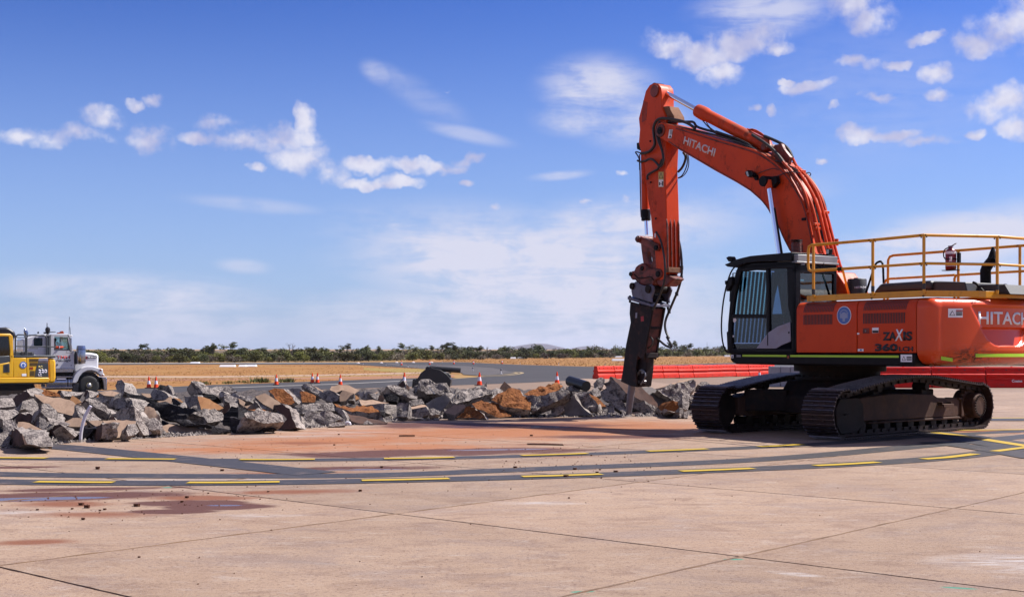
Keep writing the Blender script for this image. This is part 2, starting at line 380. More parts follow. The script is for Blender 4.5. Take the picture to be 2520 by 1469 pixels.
def smooth(P, it):
    for _ in range(it):
        Q = [P[0]]
        for a, b in zip(P[:-1], P[1:]): Q += [a * 0.75 + b * 0.25, a * 0.25 + b * 0.75]
        Q.append(P[-1]); P = Q
    return P
def thing(name, label, cat, loc=(0, 0, 0), group=None, rz=0.0):
    o = bpy.data.objects.new(name, None); COL.objects.link(o); o.location = loc; o.rotation_euler[2] = rz
    o.empty_display_size = 0.3
    return tag(o, label, cat, group)
def tag(o, label, cat, group=None):
    o['label'] = label; o['category'] = cat
    if group: o['group'] = group
    return o
def structure(o): o['kind'] = 'structure'; return o
def stuff(o, label=None, cat=None):
    o['kind'] = 'stuff'
    if label: o['label'] = label
    if cat: o['category'] = cat
    return o
def copy_tree(o, parent=None):
    c = o.copy(); COL.objects.link(c); c.parent = parent
    for ch in [k for k in o.children]:
        copy_tree(ch, c)
    return c
def text(s, mapf, height, name, m, parent, depth=0.004, width=None, bold=0.0, fr=None, shear=0.0, align='LEFT', space=1.0, label=None):
    cu = bpy.data.curves.new('t', 'FONT'); cu.body = s; cu.offset = bold; cu.shear = shear; cu.space_character = space; cu.resolution_u = 3
    ob = bpy.data.objects.new('t', cu); COL.objects.link(ob)
    dg = bpy.context.evaluated_depsgraph_get(); me = bpy.data.meshes.new_from_object(ob.evaluated_get(dg))
    bpy.data.objects.remove(ob)
    xs = [v.co.x for v in me.vertices]; ys = [v.co.y for v in me.vertices]
    x0, x1, y0, y1 = min(xs), max(xs), min(ys), max(ys)
    k = height / (y1 - y0); kx = k if width is None else width / (x1 - x0)
    W = (x1 - x0) * kx; ox = {'LEFT': 0, 'CENTER': -W / 2, 'RIGHT': -W}[align]
    bm = bmesh.new(); bm.from_mesh(me)
    ex = bmesh.ops.extrude_face_region(bm, geom=bm.faces[:])
    top = [e for e in ex['geom'] if isinstance(e, bmesh.types.BMVert)]
    ts = set(top)
    R = fr.rot if fr else I3
    for v in bm.verts:
        v.co = R @ Vector(mapf((v.co.x - x0) * kx + ox, (v.co.y - y0) * k, depth if v in ts else 0.0))
    bmesh.ops.recalc_face_normals(bm, faces=bm.faces)
    bm.to_mesh(me); bm.free()
    me.materials.clear(); me.materials.append(M[m] if isinstance(m, str) else m)
    me.name = name
    o = bpy.data.objects.new(name, me); COL.objects.link(o); o.parent = parent
    if label: o['label'] = label
    return o
# ------------------------------------------------------------------ ground materials
def ground_mat(name, kind):
    m, t, b = base_mat(name)
    tc = nn(t, 'ShaderNodeNewGeometry').outputs['Position']
    if kind == 'slab':
        n0 = nse(t, tc, 0.22, 5, 0.6, 0.3).outputs['Fac']
        col = mixc(t, rng(t, n0, 0.36, 0.64), (0.375, 0.245, 0.162), (0.455, 0.312, 0.214))
        brm = nse(t, mapn(t, tc, rot=(0, 0, radians(48)), sc=(1.2, 22, 1)), 2.4, 8, 0.7).outputs['Fac']
        col = mixc(t, mth(t, 'MULTIPLY', rng(t, brm, 0.35, 0.75), 0.38), col, (0.54, 0.39, 0.30))
        n1 = nse(t, mapn(t, tc, sc=(1, 1.7, 1)), 1.5, 10, 0.78, 0.4).outputs['Fac']
        col = mixc(t, mth(t, 'MULTIPLY', rng(t, n1, 0.48, 0.64), 0.75), col, (0.27, 0.165, 0.115))
        n1b = nse(t, mapn(t, tc, loc=(7, 3, 0), sc=(1, 1.5, 1)), 0.9, 9, 0.76, 0.5).outputs['Fac']
        col = mixc(t, mth(t, 'MULTIPLY', rng(t, n1b, 0.48, 0.62), 0.6), col, (0.32, 0.225, 0.185))
        n1c = nse(t, mapn(t, tc, loc=(1, 13, 0), rot=(0, 0, .4), sc=(1, 2.2, 1)), 2.8, 9, 0.8, 0.6).outputs['Fac']
        col = mixc(t, mth(t, 'MULTIPLY', rng(t, n1c, 0.52, 0.66), 0.5), col, (0.55, 0.46, 0.40))
        n2 = nse(t, tc, 30, 6, 0.75).outputs['Fac']
        col = mixc(t, mth(t, 'MULTIPLY', rng(t, n2, 0.52, 0.64), 0.8), col, (0.17, 0.09, 0.07))
        n3 = nse(t, tc, 75, 4, 0.7).outputs['Fac']
        col = mixc(t, mth(t, 'MULTIPLY', rng(t, n3, 0.55, 0.66), 0.5), col, (0.62, 0.50, 0.42))
        oi = nn(t, 'ShaderNodeObjectInfo')
        hv = nn(t, 'ShaderNodeHueSaturation'); lk(t, rng(t, oi.outputs['Random'], 0, 1, 0.97, 1.17, False), hv.inputs['Value']); lk(t, col, hv.inputs['Color']); col = hv.outputs[0]
        wob = nse(t, tc, 0.9, 8, 0.66, 0.5).outputs['Fac']
        wob2 = nse(t, mapn(t, tc, rot=(0, 0, 0.2), sc=(1, 3.0, 1)), 1.6, 9, 0.7, 0.4).outputs['Fac']
        def spot(px, py, rx, ry, rot=0.0, soft=0.5, wk=1.5, w=wob):
            p = ground_pt(*D('D', px, py))
            mp = mapn(t, tc, loc=tuple(p), rot=(0, 0, radians(rot)), sc=(rx, ry, 50), ty='TEXTURE')
            ln = nn(t, 'ShaderNodeVectorMath', operation='LENGTH'); lk(t, mp, ln.inputs[0])
            v = mth(t, 'ADD', mth(t, 'SUBTRACT', 1.0, ln.outputs['Value']), mth(t, 'MULTIPLY', mth(t, 'SUBTRACT', w, 0.5), wk))
            return rng(t, v, 0.0, soft)
        def mxl(L):
            r = L[0]
            for q in L[1:]: r = mth(t, 'MAXIMUM', r, q)
            return r
        # red earth smeared over the concrete round the broken edge
        red = mxl([spot(1250, 1064, 5.4, 3.0, 10, 0.8, 2.0, wob2), spot(840, 1085, 3.8, 2.0, 20, 0.9, 2.2, wob2), spot(620, 1105, 2.6, 1.2, 10, 0.9, 2.2, wob2),
                   spot(1550, 1048, 3.2, 3.2, 0, 0.9, 2.2, wob2), spot(1000, 1100, 3.0, 1.5, 0, 1.0, 2.4, wob2), spot(2400, 1062, 2.0, .8, 0, 1, 2, wob2)])
        col = mixc(t, mth(t, 'MULTIPLY', red, 0.88), col, (0.47, 0.165, 0.055))
        red2 = mxl([spot(90, 1333, .42, .22, 10, 0.6, 1.5), spot(150, 1240, .75, .35, 0, 0.8, 1.6), spot(230, 1265, .8, .35, 0, .9, 1.8),
                    spot(700, 1210, 1.0, .28, 8, .8, 1.6), spot(480, 1225, .8, .3, 0, .8, 1.6), spot(1360, 1174, .5, .25, 0, 1, 2), spot(700, 1163, 1.3, .25, 5, 1, 2, wob2),
                    spot(1380, 1120, .8, .6, 0, 1.2, 2.4, wob2), spot(1330, 1093, .8, .3, 0, 1, 2, wob2), spot(740, 1090, 1.0, .5, 0, 1, 2, wob2)])
        col = mixc(t, mth(t, 'MULTIPLY', red2, 0.9), col, (0.27, 0.088, 0.038))
        # damp brown patches
        wet = mxl([spot(540, 1246, .62, .30, 5, .25, .9), spot(470, 1238, .7, .28, 0, .3, 1.2), spot(430, 1258, .5, .2, 0, .3, 1.2), spot(1090, 1112, 2.6, .75, 12, .35, 1.3), spot(1240, 1047, 3.2, 1.0, 5, .5, 1.6),
                   spot(70, 1223, 1.7, .48, 12, .35, 1.2), spot(230, 1203, 1.2, .2, 12, .5, 1.4), spot(1500, 1075, 1.8, .6, 0, .6, 1.6), spot(860, 1122, 1.0, .3, 0, .5, 1.5), spot(870, 1152, 1.6, .35, 8, .5, 1.6), spot(1060, 1044, 1.8, .7, 0, .5, 1.5), spot(20, 1150, 1.0, .2, 10, .4, 1.2)])
        col = mixc(t, mth(t, 'MULTIPLY', wet, 0.94), col, (0.125, 0.040, 0.026))
        film = mxl([spot(50, 1228, .9, .16, 12, .15, .5), spot(555, 1243, .22, .07, 0, .4, .9), spot(1230, 1106, .9, .14, 12, .3, .9), spot(900, 1155, .6, .08, 5, .3, .9), spot(1250, 1050, 1.2, .25, 0, .4, 1.2)])
        # white cement wash and scrapes
        pale = mxl([spot(2500, 1385, .75, .60, 20, .9, 1.6, wob2), spot(1960, 1412, .22, .08, -30, .6, 1.2, wob2), spot(60, 1260, .9, .15, 8, 1, 2, wob2),
                    spot(740, 1073, 1.6, .35, 15, 1.1, 2.4, wob2), spot(560, 1178, 1.6, .25, 5, 1.1, 2.4, wob2), spot(650, 1268, .7, .15, 0, 1, 2.2, wob2), spot(1180, 1000, 2.5, .6, 0, 1, 2.2, wob2),
                    spot(1330, 1238, .5, .2, 0, 1, 2.2, wob2), spot(2300, 1020, 1.6, .4, 0, 1.2, 2.4, wob2), spot(860, 1064, 1.2, .3, 10, 1, 2.4, wob2)])
        strk = rng(t, nse(t, mapn(t, tc, sc=(1, 14, 1)), 3.0, 6, 0.7).outputs['Fac'], 0.42, 0.62)
        col = mixc(t, mth(t, 'MULTIPLY', mth(t, 'MULTIPLY', pale, strk), 0.72), col, (0.72, 0.69, 0.70))
        ink = mxl([spot(1930, 1310, .3, .12, 0, 1, 2, wob2), spot(780, 1385, .5, .12, -20, 1, 2, wob2), spot(2150, 1360, .45, .08, -15, 1, 1.8, wob2), spot(1600, 1295, .35, .1, 0, 1, 2, wob2)])
        col = mixc(t, mth(t, 'MULTIPLY', ink, 0.22), col, (0.2, 0.17, 0.17))
        green = mxl([spot(1806, 1375.5, .085, .035, 0, .3, .5), spot(1434, 1455, .085, .03, 12, .3, .5), spot(2360, 1446, .12, .03, -20, .3, .6), spot(412, 1199, .06, .05, 0, .3, .5)])
        col = mixc(t, mth(t, 'MULTIPLY', green, 0.85), col, (0.05, 0.34, 0.24))
        rg = mth(t, 'SUBTRACT', 0.82, mth(t, 'ADD', mth(t, 'MULTIPLY', film, 0.56), mth(t, 'MULTIPLY', wet, 0.12)), clamp=True)
        lk(t, col, b.inputs['Base Color']); lk(t, rg, b.inputs['Roughness'])
        bn = nn(t, 'ShaderNodeBump'); bn.inputs['Distance'].default_value = 0.008
        lk(t, mth(t, 'MULTIPLY', mth(t, 'SUBTRACT', 1.0, film, clamp=True), 0.85), bn.inputs['Strength'])
        hgt = mth(t, 'ADD', nse(t, tc, 45, 8, 0.7).outputs['Fac'], mth(t, 'MULTIPLY', brm, 0.7))
        lk(t, hgt, bn.inputs['Height']); lk(t, bn.outputs[0], b.inputs['Normal'])
        b.inputs['Specular IOR Level'].default_value = 0.3
        return m
    spec = {
        'apron':  ((0.29, 0.195, 0.135), (0.36, 0.25, 0.18), 0.35, (0.19, 0.12, 0.10), 0.5, 0.85, (1, 5, 1)),
        'asphalt': ((0.066, 0.060, 0.062), (0.090, 0.080, 0.079), 0.12, (0.042, 0.040, 0.045), 0.5, 0.8, (1, 4, 1)),
        'asphalt2': ((0.12, 0.105, 0.105), (0.15, 0.13, 0.125), 0.1, (0.085, 0.08, 0.08), 0.5, 0.85, (1, 5, 1)),
        'drygrass': ((0.38, 0.155, 0.040), (0.46, 0.26, 0.075), 0.12, (0.26, 0.09, 0.028), 0.6, 0.95, (1, 2.5, 1)),
        'grass2': ((0.38, 0.21, 0.065), (0.48, 0.29, 0.10), 0.12, (0.25, 0.14, 0.05), 0.6, 0.95, (1, 3, 1)),
        'yellowgrass': ((0.36, 0.26, 0.06), (0.44, 0.29, 0.09), 0.2, (0.22, 0.16, 0.04), 0.6, 0.95, (1, 3, 1)),
        'redearth': ((0.38, 0.17, 0.085), (0.48, 0.26, 0.16), 0.15, (0.26, 0.12, 0.05), 0.6, 0.95, (1, 4, 1)),
        'palepath': ((0.50, 0.34, 0.25), (0.56, 0.41, 0.32), 0.2, (0.48, 0.25, 0.14), 0.5, 0.95, (1, 4, 1)),
        'scrubfloor': ((0.14, 0.10, 0.05), (0.20, 0.13, 0.07), 0.3, (0.08, 0.07, 0.035), 0.6, 0.95, (1, 2, 1)),  # dark colour includes the shade under the bushes
    }[kind]
    c1, c2, sc, c3, amt, rgh, st = spec
    n0 = nse(t, mapn(t, tc, sc=st), sc, 8, 0.62, 0.3).outputs['Fac']
    col = mixc(t, rng(t, n0, 0.34, 0.66), c1, c2)
    n1 = nse(t, mapn(t, tc, loc=(31, 5, 0), sc=st), sc * 4.5, 10, 0.72).outputs['Fac']
    col = mixc(t, mth(t, 'MULTIPLY', rng(t, n1, 0.46, 0.64), amt), col, c3)
    lk(t, col, b.inputs['Base Color']); b.inputs['Roughness'].default_value = rgh; b.inputs['Specular IOR Level'].default_value = 0.25
    bn = nn(t, 'ShaderNodeBump'); bn.inputs['Strength'].default_value = 0.4 if 'asph' not in kind else 0.15; bn.inputs['Distance'].default_value = 0.05
    lk(t, nse(t, tc, 5 if 'asph' not in kind else 20, 8, 0.7).outputs['Fac'], bn.inputs['Height']); lk(t, bn.outputs[0], b.inputs['Normal'])
    return m
for k in ('slab', 'apron', 'asphalt', 'asphalt2', 'drygrass', 'grass2', 'yellowgrass', 'redearth', 'palepath', 'scrubfloor'):
    M[k] = ground_mat('ground_' + k, k)
M['marking'] = mat('worn_white_marking', (0.55, 0.52, 0.50), (0.42, 0.38, 0.36), 0.8, 0.7)
M['linewhite'] = mat('white_line', (0.66, 0.62, 0.55), (0.5, 0.46, 0.42), 0.6, 0.7)
M['lineyellow'] = mat('yellow_line', (0.50, 0.36, 0.16), (0.4, 0.3, 0.15), 0.6, 0.7)
def paint_mat(name, c, wear, thr):
    m, t, b = base_mat(name); tc = nn(t, 'ShaderNodeNewGeometry').outputs['Position']
    n = nse(t, mapn(t, tc, sc=(1, 2.4, 1)), 2.6, 10, 0.75, 0.4).outputs['Fac']; n2 = nse(t, tc, 34, 6, 0.75).outputs['Fac']
    f = mth(t, 'MAXIMUM', mth(t, 'MULTIPLY', rng(t, n, thr, thr + 0.12), 0.75), mth(t, 'MULTIPLY', rng(t, n2, 0.55, 0.66), 0.40))
    col = mixc(t, f, c, wear); lk(t, col, b.inputs['Base Color']); b.inputs['Roughness'].default_value = 0.62
    bn = nn(t, 'ShaderNodeBump'); bn.inputs['Strength'].default_value = 0.35; bn.inputs['Distance'].default_value = 0.006
    lk(t, n2, bn.inputs['Height']); lk(t, bn.outputs[0], b.inputs['Normal']); return m
M['blackpaint'] = paint_mat('black_surface_paint', (0.044, 0.040, 0.044), (0.28, 0.19, 0.145), 0.54)
M['yellowpaint'] = paint_mat('yellow_surface_paint', (0.70, 0.46, 0.02), (0.34, 0.2, 0.08), 0.60)
M['joint'] = mat('joint_filler', (0.055, 0.035, 0.03), (0.12, 0.075, 0.055), 3, 0.9)
M['sealant'] = mat('sandy_sealant', (0.27, 0.155, 0.085), (0.17, 0.095, 0.06), 3, 0.9, bump=0.6, bscale=30)

# ------------------------------------------------------------------ terrain
def axis(fine0, fine1, step, far, grow=1.35):
    a = []; x = fine0
    while x <= fine1 + 1e-6: a.append(x); x += step
    s = step; x = fine1
    while x < far: s *= grow; x += s; a.append(x)
    s = step; x = fine0; pre = []
    while x > -far: s *= grow; x -= s; pre.append(x)
    return pre[::-1] + a
xs = axis(-50, 50, 1.0, 16000); ys = axis(-4, 106, 1.0, 16000)
vs = [(x, y, G(x, y) - 0.10) for y in ys for x in xs]
W_ = len(xs); fs = [(j*W_ + i, j*W_ + i + 1, (j+1)*W_ + i + 1, (j+1)*W_ + i) for j in range(len(ys) - 1) for i in range(W_ - 1)]
g = MB(); g.add(vs, fs); structure(g.build('terrain', 'grass2'))

def lerp_curve(pts, x):
    if x <= pts[0][0]: (x0, y0), (x1, y1) = pts[0], pts[1]
    else:
        for k in range(len(pts) - 1):
            (x0, y0), (x1, y1) = pts[k], pts[k + 1]
            if x <= x1: break
    return y0 + (y1 - y0) * (x - x0) / (x1 - x0)
def band(name, m, top, bot, dz, x0=-500, x1=3000, nx=140, ny=14):
    """a sheet laid on the ground between two edges seen in the photograph"""
    b = MB(); vs = []
    for i in range(nx + 1):
        x = x0 + (x1 - x0) * i / nx
        yt = lerp_curve(top, x); yb = max(lerp_curve(bot, x), yt + 0.02)
        A = ground_pt(x, yt); B = ground_pt(x, yb)
        for j in range(ny + 1):
            # even steps on the ground
            p = A.lerp(B, j / ny); vs.append((p.x, p.y, G(p.x, p.y) + dz))
    fs = [(i*(ny+1) + j, (i+1)*(ny+1) + j, (i+1)*(ny+1) + j + 1, i*(ny+1) + j + 1) for i in range(nx) for j in range(ny)]
    b.add(vs, fs); return structure(b.build(name, m))
def c5p(x, y): return (492.2 + .26854 * x, 799.8 + .26854 * y)
def c6p(x, y): return (1107.4 + .26854 * x, 799.8 + .26854 * y)
apr_top = [(-500, 990), (200, 985), (608, 961), (882, 953), (1107, 946), (1306, 939), (1464, 931), (1900, 916), (2700, 890), (3000, 883)]
near_top = [(-500, 985), (0, 972), c5p(0, 545), c5p(560, 528), c5p(1000, 512), c5p(1700, 487), c5p(2290, 474), c6p(0, 487), c6p(250, 470), c6p(420, 445), c6p(620, 425), (1380, 912), (3000, 886)]
far_top = [(-500, 895), (200, 893), (492, 891.5), c5p(2400, 335), c6p(300, 345), c6p(600, 358), c6p(1320, 378), (1900, 889), (3000, 884)]
far_bot = [(-500, 899), (200, 896.5), (492, 895), c5p(1400, 357), c5p(1900, 385), c5p(2100, 396), c5p(2400, 425), c6p(250, 440), c6p(420, 450), (1380, 914), (3000, 890)]
band('concrete_apron', 'apron', apr_top, [(-500, 1090), (3000, 1090)], -0.05, ny=60)
band('taxiway', 'asphalt', near_top, [(x, y + .25) for x, y in apr_top], -0.042, ny=24)
band('runway', 'asphalt', far_top, [(x, y + .3) for x, y in far_bot], -0.06, ny=60)
band('taxiway_shoulder', 'asphalt2', [c5p(1700, 345), c5p(1900, 360), c5p(2400, 372), c6p(0, 362), c6p(400, 390), c6p(560, 425), c6p(640, 434)],
     [c5p(1700, 350), c5p(2000, 392), c5p(2400, 432), c6p(0, 440), c6p(250, 456), c6p(540, 450), c6p(640, 436)], -0.052, x0=950, x1=1278, nx=60)
# the field between the two strips of asphalt, in layers
band('dry_field', 'drygrass', [(x, y - .3) for x, y in far_bot[:6]] + [c5p(2400, 420)], [(-500, 925), (200, 919), (492, 924), c5p(1000, 452), c5p(2000, 425), c5p(2400, 440)], -0.085, x0=-500, x1=1130, ny=30)
band('pale_track', 'palepath', [(-500, 926), (200, 922), (492, 923.5), c5p(1000, 448), c5p(1700, 432), c5p(2000, 424), c5p(2330, 420)],
     [(-500, 929), (200, 926), (492, 927), c5p(1000, 460), c5p(1700, 444), c5p(2000, 438), c5p(2330, 424)], -0.076, x0=-500, x1=1110)
band('grass_verge', 'grass2', [(-500, 928.5), (200, 926), (492, 926.5), c5p(1000, 458), c5p(1700, 441), c5p(2000, 436), c5p(2330, 424)],
     [(-500, 933), (200, 929), (492, 930), c5p(1000, 475), c5p(1700, 462), c5p(2000, 455), c5p(2330, 450)], -0.085, x0=-500, x1=1110)
band('red_earth_track', 'redearth', [(-500, 931), (200, 928.5), (492, 929), c5p(1000, 472), c5p(1700, 459), c5p(2330, 446)],
     [(-500, 944), (200, 940), (492, 938), c5p(700, 498), c5p(1700, 488), c5p(2330, 470)], -0.072, x0=-500, x1=1118)
band('grass_edge', 'drygrass', [(-500, 940), (200, 938), (492, 934.5), c5p(700, 490), c5p(1700, 484), c5p(2330, 466)],
     [(-500, 985), (0, 973), (200, 960), (492, 946), c5p(560, 532), c5p(1000, 516), c5p(1700, 490), c5p(2330, 474)], -0.066, x0=-500, x1=1118)
band('yellow_grass_patch', 'yellowgrass', [c5p(1500, 385), c5p(1800, 392), c5p(2060, 398)], [c5p(1500, 405), c5p(1800, 428), c5p(2060, 425)], -0.07, x0=895, x1=1046, nx=30)
band('far_field', 'drygrass', [(1000, 883.5), (1100, 881), c6p(500, 300), c6p(1300, 294), (1700, 876), (3000, 872)], [(1000, 890), (1180, 890), c6p(300, 344.5), c6p(600, 357), c6p(1320, 377), (1700, 896), (1900, 888), (3000, 883)], -0.09, x0=1000, x1=3000)
band('scrub_floor', 'scrubfloor', [(-500, 862.5), (3000, 861.5)], [(-500, 893), (200, 892), (492, 889), (900, 887), (1100, 881.5), c6p(500, 300), c6p(1300, 294), (1700, 876), (3000, 872)], -0.094, ny=30)
# lines painted on the asphalt
band('runway_edge_line', 'linewhite', [(-500, 893.2), (492, 892.2), (1000, 891)], [(-500, 894.3), (492, 893.1), (1000, 891.5)], -0.054, x0=-500, x1=880)
band('taxiway_edge_line', 'linewhite', [c5p(80, 572), c5p(1270, 533), c5p(1960, 501), c5p(2520, 480), c6p(0, 483)], [c5p(80, 575), c5p(1270, 536), c5p(1960, 504), c5p(2520, 484), c6p(0, 487)], -0.034, x0=515, x1=1108)
def ground_strip(name, m, pts, w, dz, n=60, split=None):
    """painted strip of real width w (m) along a line of ground points"""
    P = [ground_pt(*p) for p in pts]; P = [Vector((p.x, p.y, 0)) for p in P]; P = smooth(P, 2)
    # resample
    d = [0]
    for a, b in zip(P[:-1], P[1:]): d.append(d[-1] + (b - a).length)
    n = max(3, int(d[-1] / 0.35)); Q = []
    for i in range(n + 1):
        s = d[-1] * i / n; k = 0
        while k < len(d) - 2 and d[k + 1] < s: k += 1
        Q.append(P[k].lerp(P[k + 1], (s - d[k]) / max(1e-9, d[k + 1] - d[k])))
    vs = []
    for i, p in enumerate(Q):
        tt = (Q[min(i + 1, n)] - Q[max(i - 1, 0)]).normalized(); nrm = Vector((-tt.y, tt.x, 0))
        for q in (-.5, .5):
            r = p + nrm * (w * q + random.uniform(-.004, .004)); vs.append((r.x, r.y, G(r.x, r.y) + dz))
    b = MB(); b.add(vs, [(2*i, 2*i + 1, 2*i + 3, 2*i + 2) for i in range(n)]); return b.build(name, m), Q, d[-1]
for q, pts in enumerate([[c6p(0, 489), c6p(300, 468), c6p(520, 459), c6p(620, 447), c6p(672, 436), c6p(640, 427), c6p(560, 426)],
                         [c6p(250, 462), c6p(480, 452), c6p(590, 440), c6p(620, 434), c6p(590, 429)]]):
    structure(ground_strip('taxiway_centre_line', 'lineyellow', pts, 0.35, -0.030)[0])
structure(ground_strip('apron_line', 'lineyellow', [c6p(1780, 512), c6p(2000, 535)], 0.12, -0.036)[0])
# black curved surface markings with dashed yellow
mark_paths = {
 'A': [(-250, 1128), (0, 1127.5), (345, 1131), (682, 1132.5), (1032, 1129), (1364, 1120), (1667, 1109), (1922, 1098), (2110, 1086), (2300, 1070), (2560, 1059)],
 'B': [(-250, 1158), (0, 1168), (375, 1171.5), (750, 1172), (1000, 1168), (1260, 1156), (1760, 1138), (2000, 1122), (2180, 1105), (2340, 1091), (2560, 1070)],
 'C': [(-250, 1180), (0, 1186), (184, 1188.5), (575, 1189.5), (997, 1182), (1382, 1172), (1764, 1158), (2082, 1144), (2335, 1127), (2500, 1105), (2700, 1085)],
 'X': [(60, 1094), (150, 1099), (420, 1127), (560, 1142), (780, 1166)],
 'Y': [(2280, 1064), (2345, 1072), (2540, 1104)],
 'Z': [(2290, 1088), (2400, 1100), (2560, 1128)],
 'V': [(2420, 1033), (2560, 1033)],
}
wid = {'A': .44, 'B': .50, 'C': .50, 'X': .60, 'Y': .95, 'Z': .50, 'V': .8}
mk = {}
for k, pts in mark_paths.items():
    o, Q, L = ground_strip('black_marking', 'blackpaint', pts, wid[k], 0.003 + 0.0012 * 'ABCXYZV'.index(k)); structure(o); mk[k] = Q
structure(ground_strip('yellow_marking', 'yellowpaint', [(2300, 1065.5), (2345, 1070), (2540, 1101)], .22, 0.013)[0])
structure(ground_strip('yellow_marking', 'yellowpaint', [(2340, 1060), (2540, 1058)], .15, 0.013)[0])
structure(ground_strip('yellow_marking', 'yellowpaint', [(2395, 1030), (2560, 1029)], .15, 0.013)[0])
dashes = {'A': [(-230, -130), (-60, 115), (262, 432), (590, 775), (945, 1118), (1283, 1446), (1593, 1740), (1868, 1975)],
          'C': [(-300, -100), (88, 280), (462, 688), (890, 1105), (1285, 1480), (1675, 1853), (2005, 2160), (2272, 2400), (2448, 2560)]}
for k, L in dashes.items():
    for a, b in L:
        seg = [p for p in mk[k] if a <= 1260 + FPX * p.x / p.y <= b]
        pts = mark_paths[k]
        q = [(x, lerp_curve(pts, x)) for x in [a + (b - a) * i / 4 for i in range(5)]]
        structure(ground_strip('yellow_dash', 'yellowpaint', q, 0.16, 0.014)[0])
# ------------------------------------------------------------------ concrete slabs with real joints
EL = Vector((-0.747, 0.665)).normalized(); EM = Vector((0.665, 0.747))
P0 = Vector((-0.704 * EYE, 7.83 * EYE)); SL, SM = 2.42 * EYE, 2.52 * EYE
edge_px = [(-300, 1122), (0, 1103), (68, 1098), (203, 1086), (325, 1079.5), (403, 1075), (523, 1068), (636, 1061), (721, 1055), (800, 1050), (895, 1044), (955, 1038), (1010, 1031.5), (1120, 1030), (1340, 1025.5), (1540, 1025), (1720, 1022)]
edge_w = [ground_pt(*p) for p in edge_px]
def edge_y(x):
    return lerp_curve([(p.x, p.y) for p in edge_w], x) if x < edge_w[-1].x else 99
def behind_edge(x, y):
    if x >= edge_w[-1].x: return y > 27.8 and x < edge_w[-1].x + (y - 27.6) * .16
    return y > edge_y(x) + 0.10 * noise.noise(Vector((x * 2.3, 0, 3))) + 0.05 * noise.noise(Vector((x * 9, 0, 1)))
slabs = thing('concrete_slabs', 'x', 'x'); del slabs['label']; del slabs['category']; slabs.name = 'pavement'; structure(slabs)
gap = 0.012; gapL = 0.014
jf = MB()
ns = 0
for i in range(-6, 19):
    for j in range(-13, 9):
        a0 = P0 + EM * (SM * i) + EL * (SL * j)
        pts = []
        N = 30
        cs = [(gapL, gap), (SM - gapL, gap), (SM - gapL, SL - gap), (gapL, SL - gap)]
        for c in range(4):
            (ax, ay), (bx, by) = cs[c], cs[(c + 1) % 4]
            for s in range(N):
                q = s / N; jx = random.uniform(-.0035, .0035)
                m_, l_ = ax + (bx - ax) * q, ay + (by - ay) * q
                if s and random.random() < 0.08: jx += random.choice((-1, 1)) * 0.006
                if c in (0, 2): l_ += jx
                else: m_ += jx
                w = a0 + EM * m_ + EL * l_; pts.append(Vector((w.x, w.y)))
        cen = a0 + EM * SM / 2 + EL * SL / 2
        if cen.y < -2 or cen.y > 56 or abs(cen.x) > max(6, cen.y * 0.44 + 4): continue
        if all(behind_edge(p.x, p.y) for p in pts): continue
        if any(behind_edge(p.x, p.y) for p in pts):
            # clip the slab along the broken edge
            Q = []; n_ = len(pts)
            for k in range(n_):
                p, q = pts[k], pts[(k + 1) % n_]; bp, bq = behind_edge(p.x, p.y), behind_edge(q.x, q.y)
                if not bp: Q.append((p, False))
                if bp != bq:
                    lo, hi = (p, q) if not bp else (q, p)
                    for _ in range(14):
                        md = (lo + hi) / 2
                        if behind_edge(md.x, md.y): hi = md
                        else: lo = md
                    Q.append((lo, True))
            R_ = []
            for k in range(len(Q)):
                p, fp = Q[k]; q, fq = Q[(k + 1) % len(Q)]; R_.append(p)
                if fp and fq and (p - q).length > 0.2:
                    nseg = int((p - q).length / 0.06)
                    for s in range(1, nseg):
                        r = p.lerp(q, s / nseg); x = r.x
                        R_.append(Vector((x, edge_y(x) + 0.10 * noise.noise(Vector((x * 2.3, 0, 3))) + 0.05 * noise.noise(Vector((x * 9, 0, 1))))))
            pts = R_
        if len(pts) < 3: continue
        z = [G(p.x, p.y) for p in pts]
        lift = random.uniform(-.0015, .0015) * 0
        b = MB(); n_ = len(pts)
        b.add([(p.x, p.y, zz + lift) for p, zz in zip(pts, z)] + [(p.x, p.y, zz - 0.06) for p, zz in zip(pts, z)],
              [list(range(n_))] + [(k, k + n_, (k + 1) % n_ + n_, (k + 1) % n_) for k in range(n_)])
        cc = sum(pts, Vector((0, 0))) / n_; jf.add([((p.x - cc.x) * 1.008 + cc.x, (p.y - cc.y) * 1.008 + cc.y, G(p.x, p.y) - .02) for p in pts], [list(range(n_))])
        o = b.build('concrete_slab', 'slab', slabs, smooth_=False); ns += 1
structure(jf.build('joint_filler', 'joint', smooth_=False))
# sandy filler squeezed up along the joints of one direction
for i, (j0, j1), wd in ((1, (-2.2, 4.6), .05), (0, (-1.0, 3), .0)):
    pass
def sealant(ln, m0, m1, w, hgt=0.006):
    """ln: index of the joint line running along EM"""
    b = MB(); n = int((m1 - m0) * SM / 0.05); vs = []
    for k in range(n + 1):
        mm = m0 + (m1 - m0) * k / n; c = P0 + EM * (SM * mm) + EL * (SL * ln)
        ww = w * (0.55 + 0.9 * abs(noise.noise(Vector((mm * 6, ln * 9, 0))))) ; off = 0.012 * noise.noise(Vector((mm * 9, ln, 5)))
        hh = hgt * (0.6 + noise.noise(Vector((mm * 14, ln, 9))))
        for q, z in ((-.5, -.004), (-.3, hh), (.3, hh * .8), (.5, -.004)):
            p = c + EL * (off + q * ww); vs.append((p.x, p.y, z))
    b.add(vs, [(4*k + r, 4*k + r + 1, 4*k + r + 5, 4*k + r + 4) for k in range(n) for r in range(3)])
    structure(b.build('joint_sealant', 'sealant'))
